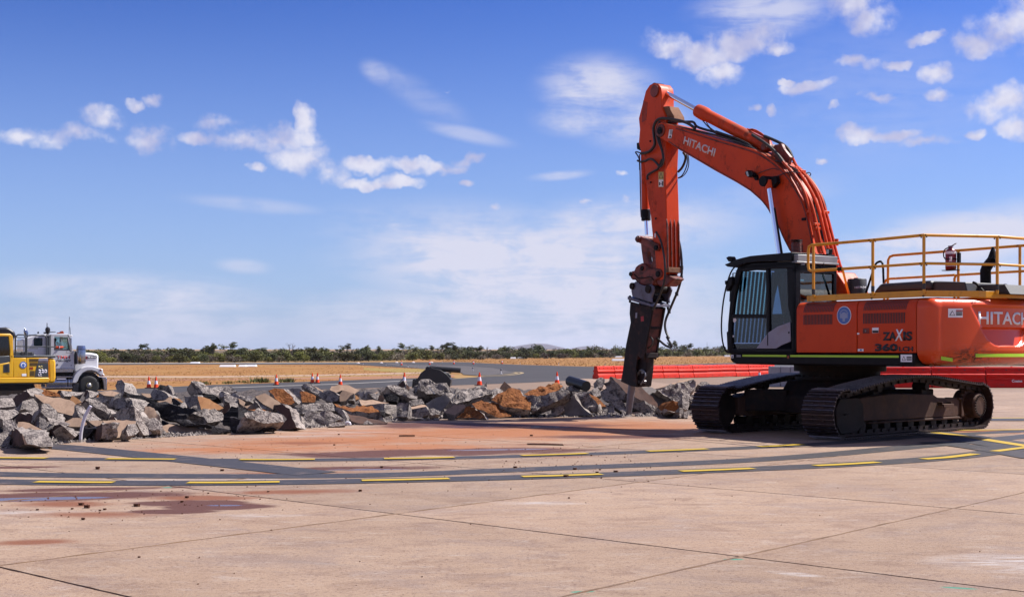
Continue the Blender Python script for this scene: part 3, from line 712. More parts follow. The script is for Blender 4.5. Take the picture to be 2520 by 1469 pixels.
for ln, a, c_ in ((-1, -1.6, 3.2), (0, -2.6, 3.6), (1, -2.4, 3.4)): sealant(ln, a, c_, 0.042 if ln < 1 else 0.034)
# ================================================================== the big orange excavator
EO = (5.83, 22.93, 0.0)
F = Frame(EO, (-.553, .833)); U = Frame(EO, (-.743, -.669))
EX = thing('excavator', 'large orange tracked excavator with a hydraulic breaker on its raised arm', 'excavator', EO)
def circ(cu, cz, r, n=20, v=0.0): return [Vector((cu + r * cos(2*pi*i/n), v, cz + r * sin(2*pi*i/n))) for i in range(n)]

# ---------------- undercarriage
def arc(cu, cz, r, a0, a1, n): return [(cu + r * cos(radians(a0 + (a1 - a0) * i / n)), cz + r * sin(radians(a0 + (a1 - a0) * i / n))) for i in range(n + 1)]
loop = [(x, 0.0) for x in (-2.2, -1.5, -.5, .5, 1.5)] + arc(1.95, .41, .41, -90, 112, 14) + [(1.35, .86), (.85, .925), (.3, .985), (-.25, 1.01), (-.8, .99), (-1.4, .93), (-1.95, .87)] + arc(-2.36, .425, .42, 80, 262, 12)
loop = [Vector((a, 0, b)) for a, b in loop]
def resample(P, n, closed=True):
    Q = P + [P[0]] if closed else P; d = [0]
    for a, b in zip(Q[:-1], Q[1:]): d.append(d[-1] + (b - a).length)
    R_ = []
    for i in range(n):
        s = d[-1] * i / (n if closed else n - 1); k = 0
        while k < len(d) - 2 and d[k + 1] < s: k += 1
        R_.append(Q[k].lerp(Q[k + 1], (s - d[k]) / max(1e-9, d[k + 1] - d[k])))
    return R_, d[-1]
NSH = 50
_, per = resample(loop, 10); pitch = per / NSH
sh = MB()
sh.box((0, 0, -.034), (pitch * .94, .60, .018))
sh.box((-pitch * .47, 0, -.028), (pitch * .10, .60, .030))
for q in (-.36, -.03, .30): sh.m = 1; sh.box((pitch * q, 0, -.013), (.022, .60, .030), taper=(.6, 1)); sh.m = 0
for q in (-.11, .11):
    for w in (-.16, .14): sh.cyl((pitch * w, q, -.028), (pitch * w, q, -.014), .016, n=6)
for q in (-.12, .12): sh.box((0, q, -.085), (pitch * 1.02, .05, .085))
shoe0 = sh.build('track_shoe', ['track', 'grouser'], None, smooth_=False)
shoe_me = shoe0.data
cents, _ = resample(loop, NSH); more_, _ = resample(loop, NSH * 8)
first = True
for side in (1, -1):
    vc = side * 1.15
    ch = MB(U); inner = [p + Vector((0, 0, 0)) for p in cents]
    for k in range(NSH):   # chain pins
        a, b = more_[(k * 8 - 4) % (NSH * 8)], more_[(k * 8 + 4) % (NSH * 8)]; t_ = (b - a).normalized(); nn_ = Vector((t_.z, 0, -t_.x))
        c = cents[k] - nn_ * .10
        ch.cyl(c + Vector((0, vc - .17, 0)), c + Vector((0, vc + .17, 0)), .028, n=8)
    tr = ch.build('track', 'darkframe', EX)
    for k in range(NSH):
        a, b = more_[(k * 8 - 3) % (NSH * 8)], more_[(k * 8 + 3) % (NSH * 8)]; t_ = (b - a).normalized(); no_ = Vector((t_.z, 0, -t_.x))
        o = shoe0 if first else shoe0.copy()
        if not first: COL.objects.link(o)
        first = False
        o.parent = tr
        R_ = Matrix((t_, Vector((0, 1, 0)), t_.cross(Vector((0, 1, 0))))).transposed()
        if R_.col[2].dot(no_) < 0: R_ = Matrix((t_, Vector((0, -1, 0)), t_.cross(Vector((0, -1, 0))))).transposed()
        o.matrix_local = (U.rot @ (Matrix.Identity(3))).to_4x4() @ Matrix.Translation(cents[k] + Vector((0, vc, 0))) @ R_.to_4x4()
    # rollers, idler, sprocket, side frame
    fr = MB(U)
    prof = [(1.62, .30), (1.62, .60), (1.30, .66), (.4, .70), (-.9, .66), (-1.05, .60), (-1.70, .57), (-1.84, .52), (-1.84, .28), (-1.70, .25), (1.35, .27)]
    vo = side * 1.31; vi = side * .98
    fr.prism([Vector((a, vo, b)) for a, b in prof], (0, vi - vo, 0))
    fr.prism([Vector((a, vo + side * .02, b)) for a, b in [(1.15, .25), (-1.70, .25), (-1.86, .235), (-1.86, .20), (1.15, .22)]], (0, -side * .30, 0))
    fr.prism([Vector((a, vo + side * .035, b)) for a, b in [(-1.72, .58), (-1.80, .58), (-1.90, .30), (-1.90, .24), (-1.80, .24), (-1.80, .52)]], (0, -side * .3, 0))
    tf = fr.build('track_frame', 'dusty', EX, bevel=.015)
    yk = MB(U)
    yk.prism([Vector((a, side * 1.36, b)) for a, b in [(2.02, .66), (1.50, .66), (1.36, .55), (1.34, .24), (1.55, .10), (2.0, .09), (2.12, .25), (2.14, .5)]], (0, -side * .07, 0))
    yk.box((1.85, side * 1.365, .40), (.14, .03, .03)); yk.build('idler_guard', 'darkframe', EX, bevel=.012)
    idl = MB(U); idl.lathe((1.95, side * 1.28, .41), (0, -side, 0), [(0, .2), (.0, .31), (.05, .33), (.10, .30), (.16, .30), (.20, .33), (.25, .31), (.25, .1)], 24)
    idl.build('idler', 'darkframe', EX)
    sp = MB(U); teeth = []
    for k in range(44):
        r = .34 if k % 2 else .27; a = 2*pi*k/44; teeth.append(Vector((-2.36 + r * cos(a), side * 1.20, .425 + r * sin(a))))
    sp.prism(teeth, (0, -side * .07, 0)); sp.build('sprocket', 'dusty', EX)
    hb = MB(U); hb.lathe((-2.36, side * 1.0, .425), (0, side, 0), [(0, .28), (.12, .28), (.14, .23), (.37, .225), (.385, .215), (.40, .20), (.40, .05)], 32)
    hub = hb.build('final_drive', 'dusty', EX, ang=30)
    bl = MB(U)
    for k in range(22): a = 2*pi*k/22; bl.cyl((-2.36 + .178 * cos(a), side * 1.395, .425 + .178 * sin(a)), (-2.36 + .178 * cos(a), side * 1.425, .425 + .178 * sin(a)), .015, n=6)
    stuff(bl.build('bolt_ring', 'darkframe', hub))
    for k in range(9):
        ro = MB(U); u_ = 1.28 - k * .37; ro.lathe((u_, side * 1.30, .185), (0, -side, 0), [(0, .05), (.01, .095), (.06, .095), (.07, .075), (.24, .075), (.25, .095), (.30, .095)], 14)
        ro.build('bottom_roller', 'darkframe', EX)
    for u_ in (.75, -.75):
        ro = MB(U); ro.lathe((u_, side * 1.28, .80), (0, -side, 0), [(0, .07), (.26, .07)], 12); ro.box((u_, side * 1.15, .72), (.14, .12, .14)); ro.build('carrier_roller', 'darkframe', EX)
    st = MB(U); st.box((-1.2, side * 1.375, .475), (.34, .13, .022)); st.box((-1.05, side * 1.35, .50), (.022, .1, .05)); st.box((-1.35, side * 1.35, .50), (.022, .1, .05))
    st.box((-1.2, side * 1.43, .455), (.34, .018, .05)); st.build('boarding_step', 'dusty', EX, bevel=.006)
cb_ = MB(U)
cb_.prism([Vector((a, -.62, b)) for a, b in [(.95, .34), (.95, .62), (.70, .90), (-.70, .90), (-.95, .62), (-.95, .34)]], (0, 1.24, 0))
for su in (1, -1):
    for sv in (1, -1):
        pts = [(su * .35, sv * .55), (su * .95, sv * .45), (su * 1.45, sv * 1.0), (su * .85, sv * 1.0)]
        cb_.add([Vector((a, b, z)) for z in (.36, .74) for a, b in pts], [(0, 1, 2, 3), (7, 6, 5, 4), (0, 4, 5, 1), (1, 5, 6, 2), (2, 6, 7, 3), (3, 7, 4, 0)])
cb_.build('car_body', 'darkframe', EX, bevel=.02)
sr = MB(); sr.lathe((0, 0, .86), (0, 0, 1), [(0, .72), (.06, .78), (.10, .78), (.10, .70), (.20, .70), (.20, .80), (.33, .80)], 40)
for k in range(36): a = 2*pi*k/36; sr.cyl((.75 * cos(a), .75 * sin(a), .96), (.75 * cos(a), .75 * sin(a), 1.0), .016, n=6)
sr.build('slew_bearing', 'darkframe', EX)

# ---------------- upper structure
hs = MB(F)
side_prof = [(1.22, 1.36), (1.215, 1.26), (1.16, 1.21), (1.05, 1.18), (-2.85, 1.18), (-2.90, 1.39), (-2.90, 1.385)]
hs.prism([Vector((a, 1.5, b)) for a, b in side_prof[:5] + [(-2.88, 1.385)]], (0, -.55, 0))
hs.prism([Vector((a, -.95, b)) for a, b in side_prof[:5] + [(-2.88, 1.385)]], (0, -.55, 0))
hs.box2((-2.9, -.98, 1.19), (.95, .98, 1.36)); hs.build('deck_frame', 'black', EX, bevel=.03, seg=3)
for sgn in (1, -1):
    tp = MB(F)
    for c, (x0, y0, x1, y1) in (('ca', (340, 1243, 836, 1274)), ('c8', (150, 1276, 1212, 1306))):
        a = F.px(c, x0, y0, 1.5); b = F.px(c, x1, y1, 1.5); tp.box2((a.x, sgn * 1.497, 1.318), (b.x, sgn * 1.504, 1.352))
    tp.build('reflective_tape', 'tape', EX, smooth_=False)
ul, um, ur = -.40, -1.72, -2.885
ZT = 2.235
def panel_prof(sgn, r=.13):
    P = [(1.50, 1.392), (1.503, 1.75), (1.50, ZT - r)]
    P += [(1.5 - r + r * cos(radians(a)), ZT - r + r * sin(radians(a))) for a in (20, 45, 70, 90)] + [(.70, ZT + .01), (.70, 1.392)]
    return [(sgn * a, b) for a, b in P]
def slots(mb, c, x0, x1, y0, y1, n, sgn, curved=False):
    a = F.px(c, x0, y1, 1.5); b = F.px(c, x1, y0, 1.5)
    for k in range(n):
        u_ = a.x + (b.x - a.x) * (k + .5) / n; w = abs(b.x - a.x) / n * .52
        if not curved: mb.box2((u_ - w / 2, sgn * 1.495, a.z), (u_ + w / 2, sgn * 1.506, b.z))
        else:
            r = .132; z0 = a.z
            pr = [(1.505, z0), (1.505, ZT - .13)] + [(1.372 + r * cos(radians(q)), ZT - .13 + r * sin(radians(q))) for q in (20, 38, 56)]
            vs = []; lean = .0
            for i, (v_, z_) in enumerate(pr):
                sh_ = -.035 * i / 4.0
                vs += [Vector((u_ - w / 2 + sh_, sgn * v_, z_)), Vector((u_ + w / 2 + sh_, sgn * v_, z_))]
            mb.add(vs, [(2*i, 2*i+1, 2*i+3, 2*i+2) for i in range(4)])
for sgn in (1, -1):
    for (u0, u1, grp) in ((ul, um + .008, 0), (um - .008, ur, 1)):
        pm = MB(F); pr = panel_prof(sgn)
        pm.prism([Vector((u0, a, b)) for a, b in pr], (u1 - u0, 0, 0))
        pn = pm.build('side_door', 'orange_panel', EX, bevel=.012, ang=50)
        lv = MB(F)
        if grp == 0: slots(lv, 'c8', 278, 575, 770, 858, 20, sgn, True); slots(lv, 'c8', 278, 565, 873, 978, 20, sgn)
        else: slots(lv, 'c8', 865, 1290, 750, 838, 27, sgn, True); slots(lv, 'c8', 862, 1278, 855, 968, 27, sgn)
        lv.build('louvre_slots', 'decalblack', pn, smooth_=False)
        if grp == 1 and sgn == 1:
            lt = MB(F); a = F.px('c8', 865, 1062, 1.5); b = F.px('c8', 925, 1010, 1.5); lt.box2((a.x, 1.5, a.z), (b.x, 1.512, b.z)); lt.build('latch', 'orange_worn', pn, bevel=.004)
            kn = MB(F); c = (a + b) / 2; kn.cyl((c.x, 1.50, c.z), (c.x, 1.522, c.z), .014, n=12); kn.build('lock', 'steel', pn)
body = MB(F); body.box2((.1, -.9, 1.36), (-2.9, .55, 2.18)); body.box2((ul - .02, -.9, 1.36), (-2.9, .72, 2.20)); body.build('engine_bay', 'black', EX)

# side writing
def side_map(u0, z0, v=1.505): return lambda x, y, d: (u0 - x, v + d, z0 + y)
def side_text(s, c, x0, y0, x1, y1, m, bold=0.0, name='lettering', depth=.003, par=None, shear=0.0, v=1.505):
    a = F.px(c, x0, y1, v); b = F.px(c, x1, y0, v)
    return text(s, side_map(a.x, a.z, v), b.z - a.z, name, m, par or EX, depth, width=abs(a.x - b.x), bold=bold, fr=F, shear=shear)
side_text('ZA', 'c8', 1055, 1046, 1192, 1132, 'decalblack', .045)
side_text('IS', 'c8', 1256, 1041, 1346, 1132, 'decalblack', .045)
side_text('X', 'c8', 1176, 1020, 1256, 1134, 'decal', .02, depth=.005, shear=.12)
side_text('360', 'c8', 980, 1160, 1203, 1236, 'decalblack', .05)
side_text('LCH', 'c8', 1214, 1190, 1352, 1236, 'decalblack', .035)
def decal(c, x0, y0, x1, y1, m, name='sticker', v=1.503, par=None, d=.003):
    q = MB(F); a = F.px(c, x0, y1, v); b = F.px(c, x1, y0, v); q.box2((a.x, v, a.z), (b.x, v + d, b.z)); return q.build(name, m, par or EX, smooth_=False)
def pictogram(par, c, pts, m, v): q = MB(F); q.pv(c, pts, v, v + .002); return q.build('pictogram', m, par, smooth_=False)
# ear protection sign
q = MB(F); c = F.px('c8', 677, 885, 1.505); q.cyl((c.x, 1.502, c.z), (c.x, 1.508, c.z), .148, n=36); sg = q.build('sign_plate', 'decal', EX)
q = MB(F); q.cyl((c.x, 1.508, c.z), (c.x, 1.511, c.z), .138, n=36); q.build('sign_disc', 'blue', sg)
q = MB(F); q.cyl((c.x, 1.511, c.z - .005), (c.x, 1.513, c.z - .005), .058, n=20); q.box((c.x, 1.512, c.z - .075), (.05, .003, .05)); q.box((c.x - .062, 1.512, c.z - .01), (.035, .003, .07)); q.box((c.x + .062, 1.512, c.z - .01), (.035, .003, .07))
for k in range(7): a = radians(20 + k * 23.3); q.box((c.x + .078 * cos(a), 1.512, c.z + .01 + .078 * sin(a)), (.03, .003, .016))
q.build('earmuff_picture', flat('pale_blue_print', (.42, .50, .78)), sg)
# warning stickers
for (x0, y0, x1, y1) in ((1232, 1268, 1343, 1340),):
    s_ = decal('c8', x0, y0, x1, y1, 'decal', v=1.506)
    pictogram(s_, 'c8', [(1262, 1283), (1282, 1326), (1242, 1326)], 'decalblack', 1.509); pictogram(s_, 'c8', [(1262, 1293), (1275, 1321), (1249, 1321)], 'decal', 1.511)
    for k in range(3): pictogram(s_, 'c8', [(1290, 1288 + k * 14), (1338, 1288 + k * 14), (1338, 1297 + k * 14), (1290, 1297 + k * 14)], 'decalblack', 1.509)
s_ = decal('c8', 953, 1005, 1015, 1058, 'decal'); pictogram(s_, 'c8', [(955, 1032), (1013, 1032), (1013, 1056), (955, 1056)], 'decalblack', 1.506)
decal('c8', 805, 1056, 826, 1072, 'decal'); s_ = decal('c8', 812, 1213, 868, 1236, 'decal'); pictogram(s_, 'c8', [(832, 1216), (850, 1216), (850, 1232), (832, 1232)], 'blue', 1.506)
s_ = decal('ca', 210, 1240, 238, 1276, 'decal', v=1.506); pictogram(s_, 'ca', [(224, 1246), (234, 1270), (214, 1270)], 'decalblack', 1.509); decal('ca', 272, 1240, 320, 1266, flat('grey_sticker', (.3, .3, .33)), v=1.506)
decal('ca', 845, 1250, 866, 1280, 'amber', v=1.506)

# ---------------- counterweight
def cw_plan(n_arc=110):
    """plan outline from the left side round the back to the right side: (u, v, inward normal)"""
    R_ = 3.46; P = []
    ucor = -sqrt(R_ * R_ - 1.30 ** 2)
    for k in range(7): P.append((-2.90 + (-3.02 + 2.90) * k / 6, 1.5))
    # rounded corner
    for k in range(1, 9):
        a = k / 9; p0 = Vector((-3.02, 1.5)); p1 = Vector((-3.19, 1.5)); p2 = Vector((ucor, 1.30)); q = p0.lerp(p1, a).lerp(p1.lerp(p2, a), a); P.append((q.x, q.y))
    a0 = math.asin(1.30 / R_)
    for k in range(n_arc + 1):
        a = a0 - 2 * a0 * k / n_arc; P.append((-R_ * cos(a), R_ * sin(a)))
    L = [(u, -v) for u, v in P[:15]][::-1]
    return [Vector((a, b, 0)) for a, b in P + L]
plan = cw_plan(); zb = 1.185; CW = MB(F)
def cyl_pt(c, x, y, R_=3.46):
    best = None
    for k in range(-1300, 1301, 5):
        v_ = k / 1000.; u_ = -sqrt(R_ * R_ - v_ * v_); w = F.rot @ Vector((u_, v_, 0)) + F.o; px_ = 1260 + FPX * w.x / w.y
        e = abs(px_ - D(c, x, y)[0])
        if best is None or e < best[0]: best = (e, v_, w.y)
    return best[1], EYE - (D(c, x, y)[1] - HOR) / FPX * best[2]
rec = [cyl_pt('c1', *p) for p in ((1760, 515), (1850, 700), (1885, 755), (1930, 788), (1990, 795))]; zcrease = cyl_pt('c1', 1960, 668)[1]
def rec_depth(v_, z_):
    av = abs(v_)
    if z_ > rec[0][1] - .0 + .002 or z_ < rec[-1][1]: return 0.0
    half = lerp_curve([(b, a) for a, b in rec[::-1]], z_)
    e = (half - av)
    if e <= 0: return 0.0
    edge = sst(min(1, e / .045)) ; top = sst(min(1, (rec[0][1] - z_) / .03))
    if z_ > zcrease: dd = .035
    else: dd = .035 + .085 * (1 - sst((zcrease - z_) / .02) * 0) * sst((zcrease - z_) / .03) * ((z_ - rec[-1][1]) / (zcrease - rec[-1][1])) ** .8
    return dd * edge * top
rows = [(.42, zb + .0), (.26, zb + .012), (.13, zb + .05), (.05, zb + .11), (.012, zb + .18), (0, zb + .24)] + [(0, zb + .24 + (ZT - .14 - zb - .24) * k / 46) for k in range(1, 47)] + [(.008, ZT - .10), (.03, ZT - .055), (.07, ZT - .02), (.13, ZT + .0), (.5, ZT + .012)]
npl = len(plan); vs = []
for ins, z in rows:
    for k, p in enumerate(plan):
        t_ = (plan[min(k + 1, npl - 1)] - plan[max(k - 1, 0)]).normalized(); inn = Vector((-t_.y, t_.x, 0))
        if inn.x * (-p.x) + inn.y * (-p.y) * .3 < 0 : inn = -inn
        if k < 7 or k >= npl - 7: inn = Vector((0, -1 if p.y > 0 else 1, 0)); 
        dd = ins + (rec_depth(p.y, z) if 15 <= k < npl - 15 else 0)
        vs.append(Vector((p.x, p.y, z)) + inn * dd)
fs = [(r*npl + k, r*npl + k + 1, (r+1)*npl + k + 1, (r+1)*npl + k) for r in range(len(rows) - 1) for k in range(npl - 1)]
CW.add(vs, fs + [list(range((len(rows)-1)*npl, len(rows)*npl)), list(range(npl - 1, -1, -1))])
def cw_mat():
    m, t, b = base_mat('counterweight_paint'); tc = nn(t, 'ShaderNodeTexCoord').outputs['Object']
    n1 = nse(t, tc, 1.0, 6, .6).outputs['Fac']; col = mixc(t, rng(t, n1, .35, .65), (0.84, 0.088, 0.012), (0.76, 0.070, 0.011))
    sep = nn(t, 'ShaderNodeSeparateXYZ'); lk(t, tc, sep.inputs[0])
    # scraped paint: long level scratches, mostly low on the corner
    c0 = F.rot @ Vector((-3.38, .85, 1.32))
    mp = mapn(t, tc, loc=tuple(c0), rot=(0, 0, atan2(F.l.y, F.l.x)), sc=(.62, .5, .20), ty='TEXTURE'); ln = nn(t, 'ShaderNodeVectorMath', operation='LENGTH'); lk(t, mp, ln.inputs[0])
    zone = rng(t, ln.outputs['Value'], 1.15, .15)
    scr = nse(t, mapn(t, tc, rot=(0, radians(8), 0), sc=(4, 4, 46)), 2.0, 8, .75, .6).outputs['Fac']
    blot = nse(t, tc, 9, 9, .75, .8).outputs['Fac']
    f = mth(t, 'MULTIPLY', zone, rng(t, mth(t, 'ADD', mth(t, 'MULTIPLY', scr, .6), mth(t, 'MULTIPLY', blot, .5)), .50, .60))
    col = mixc(t, f, col, (.040, .022, .010))
    f2 = mth(t, 'MULTIPLY', zone, rng(t, nse(t, mapn(t, tc, sc=(5, 5, 60)), 3.1, 6, .7).outputs['Fac'], .62, .66)); col = mixc(t, mth(t, 'MULTIPLY', f2, .8), col, (.55, .38, .25))
    edge = mth(t, 'MULTIPLY', rng(t, sep.outputs[2], 1.27, 1.19), rng(t, nse(t, tc, 6, 8, .7).outputs['Fac'], .38, .55)); col = mixc(t, mth(t, 'MULTIPLY', edge, .85), col, (.08, .05, .02))
    spl = rng(t, nse(t, mapn(t, tc, sc=(2, 2, 22)), 4.0, 8, .8).outputs['Fac'], .69, .72); col = mixc(t, mth(t, 'MULTIPLY', spl, .5), col, (.6, .36, .28))
    lk(t, col, b.inputs['Base Color']); lk(t, mth(t, 'ADD', .27, mth(t, 'MULTIPLY', f, .4)), b.inputs['Roughness']); b.inputs['Specular IOR Level'].default_value = .4
    bn = nn(t, 'ShaderNodeBump'); bn.inputs['Strength'].default_value = .12; bn.inputs['Distance'].default_value = .01
    lk(t, mth(t, 'ADD', nse(t, tc, 60, 4).outputs['Fac'], mth(t, 'MULTIPLY', f, -2.0)), bn.inputs['Height']); lk(t, bn.outputs[0], b.inputs['Normal']); return m
M['cwpaint'] = cw_mat()
cw = CW.build('counterweight', 'cwpaint', EX, ang=50)
def cw_map(zc, dd): 
    def f(x, y, d):
        th = x / 3.46; r = 3.46 - .035 + dd + d
        return (-r * cos(th), -r * sin(th), zc + y)
    return f
v0, z0 = cyl_pt('c1', 1825, 648); _, z1 = cyl_pt('c1', 1825, 563)
text('HITACHI', cw_map(z0, .002), z1 - z0, 'lettering', 'decal', cw, .004, width=2 * abs(v0), bold=.018, fr=F, align='CENTER')
# tape round the back, with its dipped left piece
def cw_strip(name, m, va, za, vb, zb_, w, wear=False):
    q = MB(F); n = 24; vs = []
    for k in range(n + 1):
        v_ = va + (vb - va) * k / n; z_ = za + (zb_ - za) * k / n; r = 3.463 ; ins = lerp_curve([(zb + .18, .012), (zb + .24, 0), (9, 0)], z_) if z_ < zb + .24 else 0
        u_ = -sqrt((r - ins) ** 2 - v_ * v_)
        for s in (-.5, .5): vs.append(Vector((u_ - .001, v_, z_ + s * w)))
    q.add(vs, [(2*k, 2*k+1, 2*k+3, 2*k+2) for k in range(n)]); return q.build(name, m, cw, smooth_=False)
def ctp(x, y): return cyl_pt('c8', x, y)
a = ctp(1970, 1273); cw_strip('reflective_tape', 'tape', a[0], a[1], -a[0], a[1], .062)
a = ctp(1435, 1303); b_ = ctp(1755, 1322); cw_strip('reflective_tape', 'tape', a[0], a[1], b_[0], b_[1], .055)
a = ctp(1695, 862); b_ = ctp(1835, 862); s_ = cw_strip('sticker', 'decal', a[0], a[1], b_[0], b_[1], .135)
a2 = ctp(1770, 870); b2 = ctp(1830, 870)
def on_cw(v_, z_, d): r = 3.466 + d; return Vector((-sqrt(r * r - v_ * v_), v_, z_))
def cw_poly(pts, m, d):
    q = MB(F); P = [ctp(*p) for p in pts]; q.add([on_cw(p[0], p[1], d) for p in P], [list(range(len(P)))]); q.build('pictogram', m, s_, smooth_=False)
cw_poly([(1732, 838), (1760, 886), (1704, 886)], 'decalblack', .002); cw_poly([(1732, 848), (1751, 881), (1713, 881)], 'decal', .004)
cw_poly([(1768, 832), (1832, 832), (1832, 846), (1768, 846)], 'stickerred', .002)
for k in range(3): cw_poly([(1770, 851 + 13 * k), (1830, 851 + 13 * k), (1830, 860 + 13 * k), (1770, 860 + 13 * k)], 'decalblack', .002)

# ---------------- deck edge, walkway, handrails
dk_plan = [(-.57, 1.43), (-3.02, 1.43), (-3.36, .62), (-3.40, 0), (-3.36, -.62), (-3.02, -1.43), (.2, -1.43)]
dk = MB(F)
for (a, b) in zip(dk_plan[:-1], dk_plan[1:]):
    a = Vector((*a, 0)); b = Vector((*b, 0)); t_ = (b - a).normalized(); inn = Vector((-t_.y, t_.x, 0))
    if inn.dot(-((a + b) / 2)) < 0: inn = -inn
    z0, z1 = (ZT + .012, 2.345)
    dk.prism([a + Vector((0, 0, z0)), b + Vector((0, 0, z0)), b + Vector((0, 0, z1)), a + Vector((0, 0, z1))], inn * .03)
    ai, bi = a + inn * .42, b + inn * .42
    dk.prism([a + inn * .03 + Vector((0, 0, z0 + .03)), b + inn * .03 + Vector((0, 0, z0 + .03)), bi + Vector((0, 0, z0 + .03)), ai + Vector((0, 0, z0 + .03))], (0, 0, .02))
kp = dk.build('walkway', 'yellow', EX, bevel=.004)
bp = MB(F)
for c, x, y in (('c8', 950, 683), ('c8', 950, 720), ('c8', 1457, 660), ('c8', 1457, 697)):
    q = F.px(c, x, y, 1.43); bp.cyl((q.x, 1.43, q.z), (q.x, 1.45, q.z), .014, n=8)
bp.build('bolt_heads', 'black', kp)
ZR, ZM = 3.185, 2.755
rl = MB(F); rr_ = .024
p1, p2, p3 = -.74, -2.0, -2.99
near = [(p1 + .16, 1.45), (p2, 1.45), (p3, 1.45), (-3.45, .30), (-3.45, -.62), (-2.95, -1.42)]
def rail(z0, z1_, pts): return [Vector((a, b, z)) for (a, b), z in zip(pts, [z0 + (z1_ - z0) * 0 for _ in pts])]
top = [Vector((a, b, ZR)) for a, b in near]; mid = [Vector((a, b, ZM)) for a, b in near]
# front loop of the near rail
e = p1 + .12
lp = [Vector((p2, 1.45, ZR - .005)), Vector((e - .08, 1.45, ZR)), Vector((e - .02, 1.45, ZR - .02)), Vector((e, 1.45, ZR - .09)), Vector((e, 1.45, ZM + .09)), Vector((e - .02, 1.45, ZM + .02)), Vector((e - .08, 1.45, ZM)), Vector((p2, 1.45, ZM))]
rl.tube(lp, rr_, 10)
rl.tube([Vector((p2, 1.45, ZR - .005))] + top[2:], rr_, 10); rl.tube([Vector((p2, 1.45, ZM))] + mid[2:], rr_ * .9, 10)
handrail = rl.build('handrail', 'yellow', EX)
def post(u_, v_, z0, z1_, par, m='yellow'):
    q = MB(F); q.tube([Vector((u_, v_, z0)), Vector((u_, v_, z1_))], .024, 10); q.build('rail_post', m, par)
    q = MB(F); q.cyl((u_, v_, z0 + .06), (u_, v_, z0 + .15), .0275, n=10); q.build('post_sleeve', 'greycover', par)
for (u_, v_) in ((p1, 1.45), (p2, 1.45), (p3, 1.45), (-3.45, .30)): post(u_, v_, 2.30, ZR, handrail)
q = MB(F)
for (u_, v_) in ((p2, 1.45), (p3, 1.45), (-3.45, .30)):
    for dz in (ZR, ZM):
        for du in (-.05, .05): q.box((u_ + du, v_ + .028, dz), (.016, .02, .016)); q.box((u_ + du, v_, dz - .03), (.012, .02, .02))
a = F.px('c8', 640, 437, 1.45); q.cyl((a.x - .04, 1.45, ZM), (a.x + .04, 1.45, ZM), .033, n=10)
stuff(q.build('rail_clamps', 'black', handrail))
# brace down to the deck behind the cab
br = MB(F); b0 = Vector((a.x, 1.40, ZM)); b1 = F.px('c8', 735, 650, .6); br.tube([b0, Vector((b1.x, .6, 2.30))], .02, 8); br.build('rail_brace', 'yellow', handrail)
fr_ = MB(F); FU = [.11, -1.41, -2.66]
zf = [F.px('c8', 1160, 258, -1.4).z, F.px('c8', 1780, 208, -1.4).z, F.px('c8', 2395, 158, -1.4).z]
zr2 = 3.17
zm2 = 2.745
lp = [Vector((-2.66, -1.4, zr2)), Vector((-.02, -1.4, zr2)), Vector((.06, -1.4, zr2 - .02)), Vector((.10, -1.4, zr2 - .08)), Vector((.11, -1.4, 2.33))]
fr_.tube(lp, .024, 10); lp = [Vector((-1.37, -1.4, zm2)), Vector((.08, -1.4, zm2)), Vector((.15, -1.4, zm2 - .02)), Vector((.19, -1.4, zm2 - .08)), Vector((.19, -1.4, 2.33))]
fr_.tube(lp, .022, 10)
fr_.tube([Vector((-1.36, -1.4, 2.33)), Vector((-1.36, -1.4, zm2 - .06)), Vector((-1.39, -1.4, zm2 - .01)), Vector((-1.48, -1.4, zm2)), Vector((-2.95, -1.4, zm2))], .022, 10)
fr_.tube([Vector((-2.6, -1.4, zr2)), Vector((-2.95, -1.4, zr2))], .024, 10)
fh = fr_.build('handrail', 'yellow', EX)
for u_ in (-1.44, -2.66): post(u_, -1.4, 2.30, zr2, fh)
# ---------------- engine covers, exhaust, intake, extinguisher
hd = MB(F)
def cov(pts, v0, v1, name):
    q = MB(F); q.prism([Vector((a, v0, b)) for a, b in pts], (0, v1 - v0, 0)); return q.build(name, 'greycover', EX, bevel=.05, seg=4, ang=50)
A = [F.px('c8', x, y, .55) for x, y in ((948, 668), (1015, 575), (1525, 549), (1560, 668))]
cov([(p.x, p.z) for p in A[:1]] + [(A[1].x, A[1].z - .02), (A[1].x - .05, A[1].z), (A[2].x, A[1].z + .01), (A[2].x, A[0].z)], .55, -.75, 'engine_hood')
B_ = [F.px('c8', x, y, .30) for x, y in ((1525, 560), (1935, 562), (1990, 660))]
cov([(A[2].x + .02, A[0].z), (A[2].x + .02, A[1].z - .005), (B_[1].x, B_[1].z), (B_[2].x + .06, B_[2].z - .01), (B_[2].x + .05, 2.3), (A[2].x, 2.3)], .48, -.6, 'rear_engine_hood')
C_ = [F.px('c8', x, y, .1) for x, y in ((1990, 588), (2290, 585), (2345, 660))]
cov([(C_[0].x + .25, 2.3), (C_[0].x + .25, C_[0].z), (C_[1].x, C_[1].z), (C_[2].x, C_[2].z - .03), (C_[2].x, 2.3)], .2, -.75, 'rear_engine_hood')
ex = MB(F); e0 = F.px('c8', 2065, 575, -.2); e1 = F.px('c8', 2062, 445, -.2); e2 = F.px('c8', 2130, 335, -.2); rex = .085
ex.tube([Vector((e0.x, -.2, 2.35)), e1, e1 * .8 + e2 * .2 + Vector((0, 0, .02)), e2], [rex, rex, rex * .98, rex * .86], 20, sm=0)
